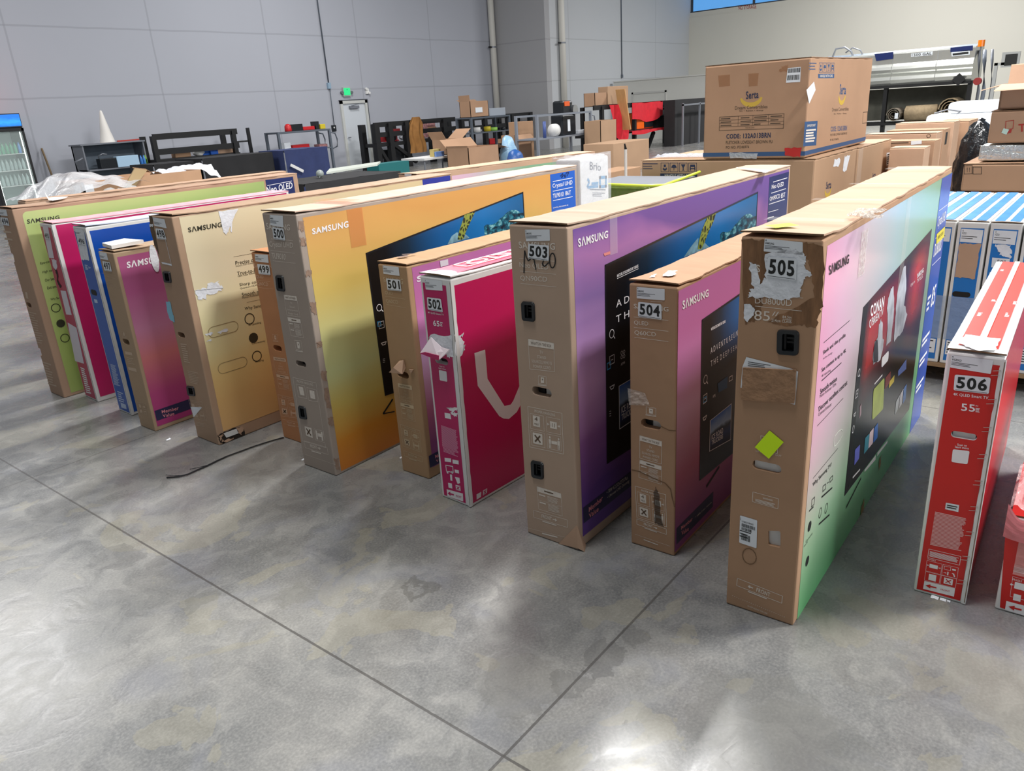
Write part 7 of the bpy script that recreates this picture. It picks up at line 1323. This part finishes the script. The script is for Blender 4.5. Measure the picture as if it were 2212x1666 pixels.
mb.span((-.012, -.014, .045), (.012, -.0125, .075)); mb.obj('sign_mark', mat('dark_green', (14, 80, 50), .5), es)
q_ = at(794, 197, y=19.95); em = thing('emergency_light', (q_.x, 19.95, q_.z), 0, 'small white fitting on the wall beside the exit sign', 'fitting'); MB().span((-.06, 0, -.08), (.06, .05, .08)).obj('base', white_board, em); MB().cyl((-.05, -.03, .07), (-.05, .03, .07), .04).obj('lamp_head', white_board, em); MB().cyl((.06, -.03, -.05), (.06, .03, -.05), .04).obj('lamp_head', white_board, em)
q_ = at(722.5, 277, y=19.95); cr_ = thing('card_reader', (q_.x, 19.96, q_.z), 0, 'small black square reader on the wall left of the white door', 'reader'); MB().span((-.08, 0, -.09), (.08, .04, .09)).obj('case', black_pl, cr_); MB().cyl((0, -.006, .02), (0, 0, .02), .025).obj('dial', white_board, cr_)
q_ = at(711, 184, y=19.95); cn = thing('conduit', (q_.x, 19.96, q_.z), 0, 'thin grey conduit running down the back wall to a blue junction box', 'conduit'); MB().cyl((0, .0, 0), (-.03, 0, 6), .018).obj('pipe', plum, cn, True); MB().cyl((0, 0, -1.2), (.02, 0, 0), .012).obj('pipe', plum, cn, True); MB().span((-.055, -.03, -.1), (.055, .04, .07)).obj('junction_box', mat('pale_blue_metal', (140, 166, 186), .4), cn)
for nm, X_, Y_, lab_ in (('downpipe', 24.18, 19.86, 'cream downpipe on the back wall beside the dark recess'), ('downpipe', 25.27, 17.46, 'cream downpipe on the front wall right of the dark recess')):
    dp = thing(nm, (X_, Y_, 0), 0, lab_, 'pipe', 'cream downpipes'); MB().cyl((0, 0, 0), (0, 0, 8.4), .115, n=20).obj('pipe', mat('cream_pipe', (206, 204, 196), .5), dp, True); zb = 3.75 if Y_ > 19 else 3.7; MB().cyl((0, 0, zb-.05), (0, 0, zb), .125, n=20).obj('bracket', grey_m, dp); MB().span((-.24, -.03, zb-.05), (-.1, .03, zb)).obj('bracket', black_m, dp)
cd_ = thing('conduit', (29.68, FY-.03, 2.5), 0, 'thin dark conduit running down the front wall near the corner', 'conduit'); MB().cyl((0, 0, 0), (0, 0, 6), .02).obj('pipe', plum, cd_, True); MB().span((-.05, -.03, -.06), (.05, .02, .06)).obj('junction_box', plum, cd_)
# white partition in the far corner
cx_ = 28.8; pt_ = thing('partition_booth', (cx_, 12.2, 0), 0, 'low white walled booth with an inset panel in the far corner', 'booth'); wp = mat('white_partition', (206, 206, 200), .7)
MB().span((0, 0, 0), (.12, 5.25, 2.26)).obj('wall_panel', wp, pt_); mb = MB(); a_, b_ = at(1365, 200, x=cx_), at(1440, 192, x=cx_)
for p0, p1 in (((-.03, b_.y-12.2, 0), (0, b_.y-12.13, a_.z)), ((-.03, a_.y-12.27, 0), (0, a_.y-12.2, a_.z)), ((-.03, b_.y-12.2, a_.z-.07), (0, a_.y-12.2, a_.z))): mb.span(p0, p1)
mb.obj('inset_frame', mat('white_trim', (188, 188, 184), .6), pt_); MB().span((-.04, 0, 2.26), (.16, 5.25, 2.30)).obj('cap', wp, pt_)
# black workbench racks right of the door
b1, bx0, bw1 = rack('black welded workbench rack with a tan jacket hung on it', 806, 983, 262, 18.3, .6, (303,), (812, 842, 878, 960), rails=(264, 285), brace=((812, 308, 838, 350), (845, 308, 900, 350), (960, 305, 985, 320)), name='workbench_rack', pw=.17)
zb = wz(880, 303, 18.3)
jk = MB(); q_ = at(909, 252, y=17.95); z0_ = wz(909, 330, 17.95)
wj = lambda b: .26-.16*max(0, b-.82)/.18 if b > .82 else .26+.10*(1-b)
jk.grid(lambda a, b: Vector((q_.x+(a-.5)*2*wj(b)+.03*math.sin(b*9), 18.235-.16*math.sin(math.pi*a)**.6-.035*math.sin(a*15+b*2), z0_+(q_.z-z0_)*b)), 26, 18); jk.grid(lambda a, b: Vector((q_.x+(a-.5)*2*wj(b), 18.24, z0_+(q_.z-z0_)*b)), 10, 10); jk.obj('jacket', mat('tan_canvas', (150, 104, 52), .85, var=.15, vscale=6), None, True, label='tan canvas jacket hanging on the black workbench rack', cat='jacket')
for nme, lab_, cat_, l, r, t, m_ in (('tool', 'red hand tool on the black workbench rack right of the door', 'tool', 831, 846, 293, MATS['signal_red']), ('bag', 'white plastic bags on the black workbench rack', 'bag', 862, 898, 285, torn_paper), ('drill', 'upright red drill on the black workbench rack', 'drill', 851, 860, 278, mat('dull_red', (150, 44, 50), .5)), ('box', 'pink and white pack behind the tan jacket', 'box', 922, 940, 262, mat('pink_pack', (170, 120, 120), .6, var=.5, vscale=20))):
    Yb = 18.5 if nme != 'box' else 18.72; xx0, xx1, zt, _ = ext(l, r, t, t+8, Yb); mb = MB()
    if nme == 'bag': bmesh.ops.create_icosphere(mb.bm, subdivisions=3, radius=1, matrix=Matrix.Translation(((xx0+xx1)/2, Yb, zb+.09))@Matrix.Diagonal(((xx1-xx0)/2, .14, .09, 1))); mb.crumple(.03, 9); mb.obj(nme, m_, None, True, label=lab_, cat=cat_); continue
    if nme == 'drill': mb.box(((xx0+xx1)/2, Yb, zb+.02), (.09, .1, .04)); mb.cyl(((xx0+xx1)/2, Yb, zb), ((xx0+xx1)/2, Yb, zt), .02); mb.span((xx0-.03, Yb-.04, zt-.08), (xx1+.05, Yb+.04, zt)); mb.obj(nme, m_, None, label=lab_, cat=cat_); continue
    mb.span((xx0, Yb, zb+.002), (xx1, Yb+.2, max(zt, zb+.06))); mb.bevel(.01); mb.obj(nme, m_, None, label=lab_, cat=cat_)
solid('storage_tote', 'dark grey tote under the bench near the tan jacket', 'tote', 846, 874, 322, 350, 18.5, .4, mat('dark_tote', (44, 46, 50), .5), 0)
solid('cardboard_sheet', 'flat brown cardboard sheet behind the tan jacket on the bench', 'cardboard', 926, 944, 274, 298, 18.62, .03, kraftd, zb+.004)
solid('parts_tray', 'grey tray of parts at the right end of the bench with the jacket', 'tray', 952, 975, 294, 302, 18.45, .25, mat('tray_grey', (120, 116, 110), .6, var=.4, vscale=25), zb+.004)
b2_, bx2, bw2 = rack('black welded rack in front of the dark recess', 994, 1150, 250, 18.2, .6, (312,), (998, 1048, 1098, 1106, 1146), rails=(252, 272), name='workbench_rack', pw=.15)
c2_, gx, gw, gz = cart('grey cart in front of the dark recess carrying a labelled carton', 1016, 1100, 251, 16.6, .6, (251, 284), plum, 0)
opened('open_carton', 'open kraft carton with a white label on the cart by the recess', 'box', 1016, 1055, 218, 251, 16.7, .45, gz[0], furn, None, ((0, .0, .18), (2, .1, .06)))
x_ = ext(1027, 1042, 232, 243, 16.69); MB().span((x_[0], 16.685, x_[3]), (x_[1], 16.69, x_[2])).obj('white_label', paper, bpy.data.objects[[o.name for o in bpy.data.objects if o.name.startswith('open_carton')][-1]]).matrix_parent_inverse = Matrix.Translation(-Vector(bpy.data.objects[[o.name for o in bpy.data.objects if o.name.startswith('open_carton')][-1]].location))
solid('storage_bin', 'light grey bin beside the labelled carton on the grey cart', 'bin', 1057, 1092, 233, 250, 16.75, .4, mat('bin_grey', (160, 168, 178), .4), gz[0]+.001)
for i, (l, r, t, m_, lab_) in enumerate(((1028, 1038, 275, white_board, 'white roll'), (1050, 1060, 273, mat('yellow_pack', (206, 186, 40), .5), 'yellow tool'), (1062, 1074, 275, mat('lime_bottle', (150, 206, 90), .15), 'lime and white spray pack'), (1086, 1092, 276, black_pl, 'black bottle'))):
    xx0, xx1, zt, _ = ext(l, r, t, t+8, 16.8); mb = MB(); mb.cyl(((xx0+xx1)/2, 16.85, gz[1]+.002), ((xx0+xx1)/2, 16.85, max(zt, gz[1]+.08)), (xx1-xx0)/2); mb.obj('tin', m_, None, True, label=lab_+' on the lower shelf of the cart by the recess', cat='tin')
wt, wx0, ww, wz_ = None, *[0]*3
x0, x1, z1, _ = ext(916, 1004, 337, 340, 13.6); wt = thing('folding_table', (x0, 13.6, 0), 0, 'white topped folding table heaped with cartons below the tan jacket', 'table'); MB().span((0, 0, z1-.05), (x1-x0, .8, z1)).obj('table_top', white_board, wt)
for xx in (.06, x1-x0-.06):
    for yy in (.06, .74): MB().cyl((xx, yy, 0), (xx, yy, z1-.05), .02).obj('leg', grey_m, wt)
opened('open_carton', 'kraft carton with a raised flap tilted on the white folding table', 'box', 965, 1000, 300, 336, 13.75, .5, z1+.002, furn, None, ((0, -.12, .2), (1, .25, .22)))
solid('paper_pack', 'crumpled yellow pack on the white folding table', 'pack', 937, 952, 322, 336, 13.7, .15, mat('straw_pack', (196, 176, 110), .7), z1+.002); solid('cable_box', 'small blue and white pack at the edge of the white folding table', 'pack', 942, 960, 327, 337, 13.62, .06, mat('pack_blue', (110, 140, 196), .6), z1+.002)
opened('open_carton', 'large open kraft carton standing right of the white folding table', 'box', 1012, 1078, 316, 352, 12.6, .7, 0, furn, None, ((0, .0, .05), (1, .3, -.1), (2, .2, .2)))
mb = MB(); q_ = at(1098, 320, y=12.8); bmesh.ops.create_icosphere(mb.bm, subdivisions=3, radius=1, matrix=Matrix.Translation((q_.x, 12.8, .45))@Matrix.Diagonal((.24, .2, .45, 1))); mb.crumple(.05, 6); mb.obj('plastic_bag', mat('pale_blue_bag', (150, 190, 220), .25, bump=.6), None, True, label='pale blue plastic bag beside the large open carton', cat='bag')
mb = MB(); q_ = at(1112, 334, y=12.15); bmesh.ops.create_icosphere(mb.bm, subdivisions=3, radius=1, matrix=Matrix.Translation((q_.x, 12.15, .3))@Matrix.Diagonal((.22, .2, .3, 1))); mb.crumple(.05, 6); mb.obj('plastic_bag', mat('deep_blue_bag', (40, 90, 160), .3, bump=.6), None, True, label='deep blue bag in front of the pale blue plastic bag', cat='bag')
opened('open_carton', 'tall kraft carton lying open beside the grey cart with a black machine', 'box', 1114, 1148, 290, 345, 13.5, .5, 0, furn, None, ((3, .1, -.12),)); solid('carton', 'taller closed kraft carton right behind the tall open carton', 'box', 1122, 1152, 262, 289, 14.2, .4, kraftd, 0)
# grey cart with black machine
c3_, mx, mw, mz = cart('big grey cart loaded with a black machine and paper rolls', 1158, 1276, 244, 12.6, .7, (294,), mat('cart_grey', (140, 146, 156), .45, metal=.3), 1)
mc = thing('machine', (wx(1225, 270, 12.8), 12.85, mz[0]+.002), 0, 'black machine with an orange dial on the big grey cart', 'machine'); h_ = wz(1232, 217, 12.85)-mz[0]
mb = MB(); mb.span((-.30, -.1, 0), (.38, .3, h_*.6)); mb.bevel(.04); mb.obj('body', black_pl, mc); mb = MB(); mb.span((-.22, -.06, h_*.6), (.30, .28, h_)); mb.bevel(.05); mb.obj('hopper', black_pl, mc); MB().span((-.12, -.08, h_-.14), (.12, -.055, h_-.02)).obj('orange_dial', mat('orange_plastic', (226, 96, 40), .4), mc); MB().cyl((.34, -.12, h_*.72), (.34, -.02, h_*.72), .13).obj('fan_guard', mat('chrome', (190, 192, 196), .2, metal=.9), mc)
MB().span((-.05, -.11, .1), (.07, -.1, .42)).obj('white_label', paper, mc)
q_ = at(1196, 280, y=12.75); MB().cyl((q_.x-.06, 12.75, mz[0]+.17), (q_.x+.1, 12.75, mz[0]+.17), .165, n=24).obj('paper_roll', white_board, None, True, label='white paper roll on the big grey cart', cat='roll')
q_ = at(1174, 275, y=12.75); MB().cyl((q_.x, 12.72, mz[0]+.003), (q_.x, 12.72, mz[0]+.42), .045).obj('blue_tube', mat('slate_blue', (70, 90, 150), .5), None, True, label='slate blue tube standing on the big grey cart', cat='tube')
solid('pack', 'white pack at the end of the big grey cart', 'pack', 1250, 1272, 280, 293, 12.7, .15, torn_paper, mz[0]+.002); solid('yellow_level', 'yellow bar across the top of the big grey cart', 'bar', 1181, 1198, 237, 241, 12.62, .05, mat('yellow_pack', (206, 186, 40), .5), mz[0]+.7) if False else None
opened('open_carton', 'tall kraft carton standing right of the big grey cart', 'box', 1298, 1332, 259, 350, 11.9, .55, 0, furn2, None, ())
solid('shipping_carton', 'square kraft carton on the floor in front of the red cloth', 'box', 1325, 1402, 305, 366, 9.4, .8, furn2, 0); solid('shipping_carton', 'low kraft carton in front of the square one near the white pole', 'box', 1318, 1384, 366, 384, 7.6, .5, kraftd, 0)
zq = wz(1072, 312, 18.2)
for l_, r_, t_, m_, lab_ in ((1058, 1072, 299, MATS['signal_red'], 'red fire extinguisher coloured canister'), (1076, 1090, 300, kraftd, 'brown parts box'), (1112, 1128, 298, plum, 'grey steel toolbox')):
    xx0, xx1, zt, _ = ext(l_, r_, t_, t_+8, 18.4); mb = MB(); mb.span((xx0, 18.4, zq+.002), (xx1, 18.65, max(zt, zq+.1))); mb.bevel(.02); mb.obj(lab_.split()[-1], m_, None, label=lab_+' on the rack in front of the dark recess', cat=lab_.split()[-1])
# black bench under red cloth
b3, rx3, rw3 = rack('long black rack draped with red cloth at the right of the big grey cart', 1282, 1478, 224, 13.2, .7, (279,), (1300, 1370, 1474), rails=(226,), brace=((1455, 285, 1475, 335), (1412, 285, 1395, 330)), name='workbench_rack'); zr = wz(1400, 279, 13.2); zt3 = wz(1380, 224, 13.2)
rc = mat('red_cloth', (206, 28, 44), .8, var=.1); x_a, x_b = wx(1368, 240, 13.1), wx(1436, 240, 13.1)
mb = MB(); mb.grid(lambda a, b: Vector((x_a+(x_b-x_a)*a, 13.14-.04*math.sin(a*11), zt3+.03-(.62-.30*abs(a-.45))*b+.03*math.sin(a*7)*b)), 26, 12); mb.grid(lambda a, b: Vector((x_a+(x_b-x_a)*a, 13.14+.75*b, zt3+.036)), 10, 4); mb.obj('red_cloth', rc, None, True, label='red cloth draped over the top of the black rack', cat='cloth')
x_a, x_b = wx(1368, 285, 13.0), wx(1473, 285, 13.0)
mb = MB(); mb.grid(lambda a, b: Vector((x_a+(x_b-x_a)*a, 13.05+.7*b, zr+.006)), 16, 4); mb.grid(lambda a, b: Vector((x_a+(x_b-x_a)*a, 13.05-.03*math.sin(a*30)-.01, zr+.006-(.10+.03*math.sin(a*9))*b)), 30, 4); mb.obj('red_cloth', rc, None, True, label='red cloth spread on the shelf of the black rack under the orange heater', cat='cloth')
x_a, x_b = wx(1323, 260, 13.0), wx(1362, 260, 13.0)
mb = MB(); mb.grid(lambda a, b: Vector((x_a+(x_b-x_a)*a+.28*b*(1-a), 13.10-.04*math.sin(a*12+b*3), zt3+.02-(1.05-.15*math.cos(a*5))*b)), 22, 18); mb.obj('red_cloth', rc, None, True, label='red cloth hanging in folds at the left end of the black rack', cat='cloth')
ht = thing('heater', (wx(1376, 260, 13.2), 13.2, zr+.012), 0, 'orange box heater with a black grille on the red cloth', 'heater'); hw = wx(1412, 260, 13.2)-wx(1376, 260, 13.2); hh_ = wz(1394, 243, 13.2)-zr; mb = MB(); mb.span((0, 0, 0), (hw, .4, hh_)); mb.bevel(.04); mb.obj('case', mat('orange_case', (230, 100, 16), .4), ht); mb = MB(); mb.span((hw*.42, -.02, .05), (hw*.94, 0, hh_-.06)); mb.obj('grille', black_pl, ht)
solid('carton', 'kraft carton piece behind the orange heater', 'box', 1368, 1402, 229, 262, 13.64, .06, kraftd, zr+.008)
solid('carton', 'kraft carton standing on top of the black rack near the board', 'box', 1313, 1357, 186, 223, 13.35, .35, furn2, zt3+.001); opened('open_carton', 'dark topped kraft carton at the end of the black rack', 'box', 1285, 1311, 200, 223, 13.35, .4, zt3+.001, furn, None, ())
mb = MB(); a_, b_ = at(1353, 280, y=12.98), at(1340, 193, y=12.98); mb.bar(a_, b_, .32, .05); mb.obj('wood_board', mat('board_wood', (196, 150, 98), .7, var=.1, stretch=(1, 1, .3)), None, label='pale wooden board leaning on the black rack beside the red cloth', cat='board')
solid('equipment_case', 'black padded case at the right end of the black rack shelf', 'case', 1420, 1468, 232, 277, 13.35, .4, black_cloth, zr+.01); 
t_ = thing('equipment_rack', (wx(1476, 240, 12.2), 12.2, 0), 0, 'tall black equipment rack half hidden by the loveseat carton', 'rack'); ew_ = wx(1545, 240, 12.2)-wx(1476, 240, 12.2); ez = wz(1500, 213, 12.2); MB().span((0, .3, 0), (ew_, .7, ez)).obj('cabinet', black_cloth, t_)
for xx in (0, ew_*.5): MB().span((xx, 0, 0), (xx+.05, .05, ez-.12)).obj('post', grey_m, t_)
MB().span((0, 0, ez-.2), (ew_, .05, ez-.15)).obj('rail', grey_m, t_)
# carton opened wide behind the row, with plastic and paper
ocx = thing('open_carton', (3.75, 8.92, 0), 0, 'long open kraft carton stuffed with plastic behind carton 494', 'box'); mb = MB(); L_, W2, H2 = 1.42, .7, 1.10
for a, b in (((0, 0, 0), (.02, W2, H2)), ((L_-.02, 0, 0), (L_, W2, H2)), ((0, 0, 0), (L_, .02, H2)), ((0, W2-.02, 0), (L_, W2, H2)), ((0, 0, .9), (L_, W2, .92))): mb.span(a, b)
mb.obj('carton', kraftd, ocx); MB().prism([(.40, .0, H2-.14), (.52, .0, H2-.14), (.74, .0, H2+.06), (.60, .0, H2+.09)], (0, -.02, .0)).obj('flap', mat('khaki_flap', (170, 146, 108), .8), ocx); MB().prism([(.60, .02, H2+.09), (.74, .0, H2+.06), (.84, .1, H2+.02), (.74, .12, H2+.04)], (0, .02, .012)).obj('flap', kraft_in, ocx)
MB().span((.02, -.004, H2-.13), (.11, -.001, H2-.03)).obj('shipping_label', paper, ocx); MB().span((-.004, .06, H2-.2), (-.001, .22, H2-.03)).obj('shipping_label', paper, ocx)
mb = MB(); mb.grid(lambda a, b: Vector((3.25+1.15*a, 8.72+1.0*b, 1.10+.13*math.sin(math.pi*b)*math.sin(math.pi*min(1, .1+a))+.07*noise.noise((a*6, b*6, 3))-.35*max(0, .42-a)-.06*(1-b))), 44, 34); mb.obj('plastic_sheet', mat('cloudy_plastic', (228, 230, 234), .12, alpha=.55, bump=1, bscale=26), None, True, label='billowing cloudy plastic sheet on the long open carton', cat='plastic')
mb = MB(); mb.grid(lambda a, b: Vector((4.85+.75*a, 9.22+.4*b, 1.06+.11*math.sin(math.pi*b)*(.4+.6*a)+.04*noise.noise((a*7, b*7, 5))-.16*max(0, a-.72)*3*(1-b))), 30, 16); mb.obj('paper_wrap', mat('white_wrap_paper', (214, 216, 222), .4, bump=.8, bscale=24), None, True, label='crumpled white wrapping paper at the far end of the long open carton', cat='paper')
mb = MB(); q_ = at(42, 408, y=6.6); mb.grid(lambda a, b: Vector((2.75+.6*a, 6.2+.55*b, 1.04+.12*math.sin(math.pi*a)*math.sin(math.pi*b)+.06*noise.noise((a*6, b*6, 8)))), 24, 18)
mb.obj('plastic_bag', mat('cloudy_plastic2', (215, 220, 222), .12, alpha=.5, bump=1, bscale=22), None, True, label='clear crumpled plastic bag on a carton behind carton 494', cat='plastic')
plain('shipping_carton', 'kraft carton under a clear plastic bag behind carton 494', 'box', (2.72, 6.15), .6, .75, .97, 0, 0, kraftd, None, seed=80)
# cable tie strap on the floor
pts = [at(*p, z=.006) for p in ((613, 945), (585, 953), (550, 964), (520, 975), (490, 986), (468, 996), (448, 1006), (425, 1016), (405, 1025), (385, 1030), (360, 1032))]
sp = thing('strap', pts[0], 0, 'thin black strap trailing over the floor from carton 499', 'strap'); o_ = Vector(pts[0]); MB().tube([p-o_ for p in pts], .0035, 6).obj('strap_band', black_pl, sp); MB().tube([at(*p, z=.006)-o_ for p in ((452, 1004), (430, 1010), (410, 1014))], .0018, 5).obj('frayed_end', black_pl, sp); MB().tube([at(*p, z=.006)-o_ for p in ((400, 1027), (378, 1028), (358, 1026))], .0018, 5).obj('frayed_end', black_pl, sp)
for i, (p_, s_, lab_) in enumerate((((364, 950), .012, 'white paper speck on the floor between cartons 497 and 498'), ((656, 993), .012, 'white paper speck at the lower left corner of carton 500'), ((867, 989), .01, 'white paper speck on the floor left of carton 501'))):
    q_ = at(*p_, z=0); mb = MB(); mb.grid(lambda a, b: Vector((q_.x+(a-.5)*s_*2, q_.y+(b-.5)*s_, .001+.004*a*b)), 3, 3); mb.obj('paper_scrap', torn_paper, None, label=lab_, cat='scrap')
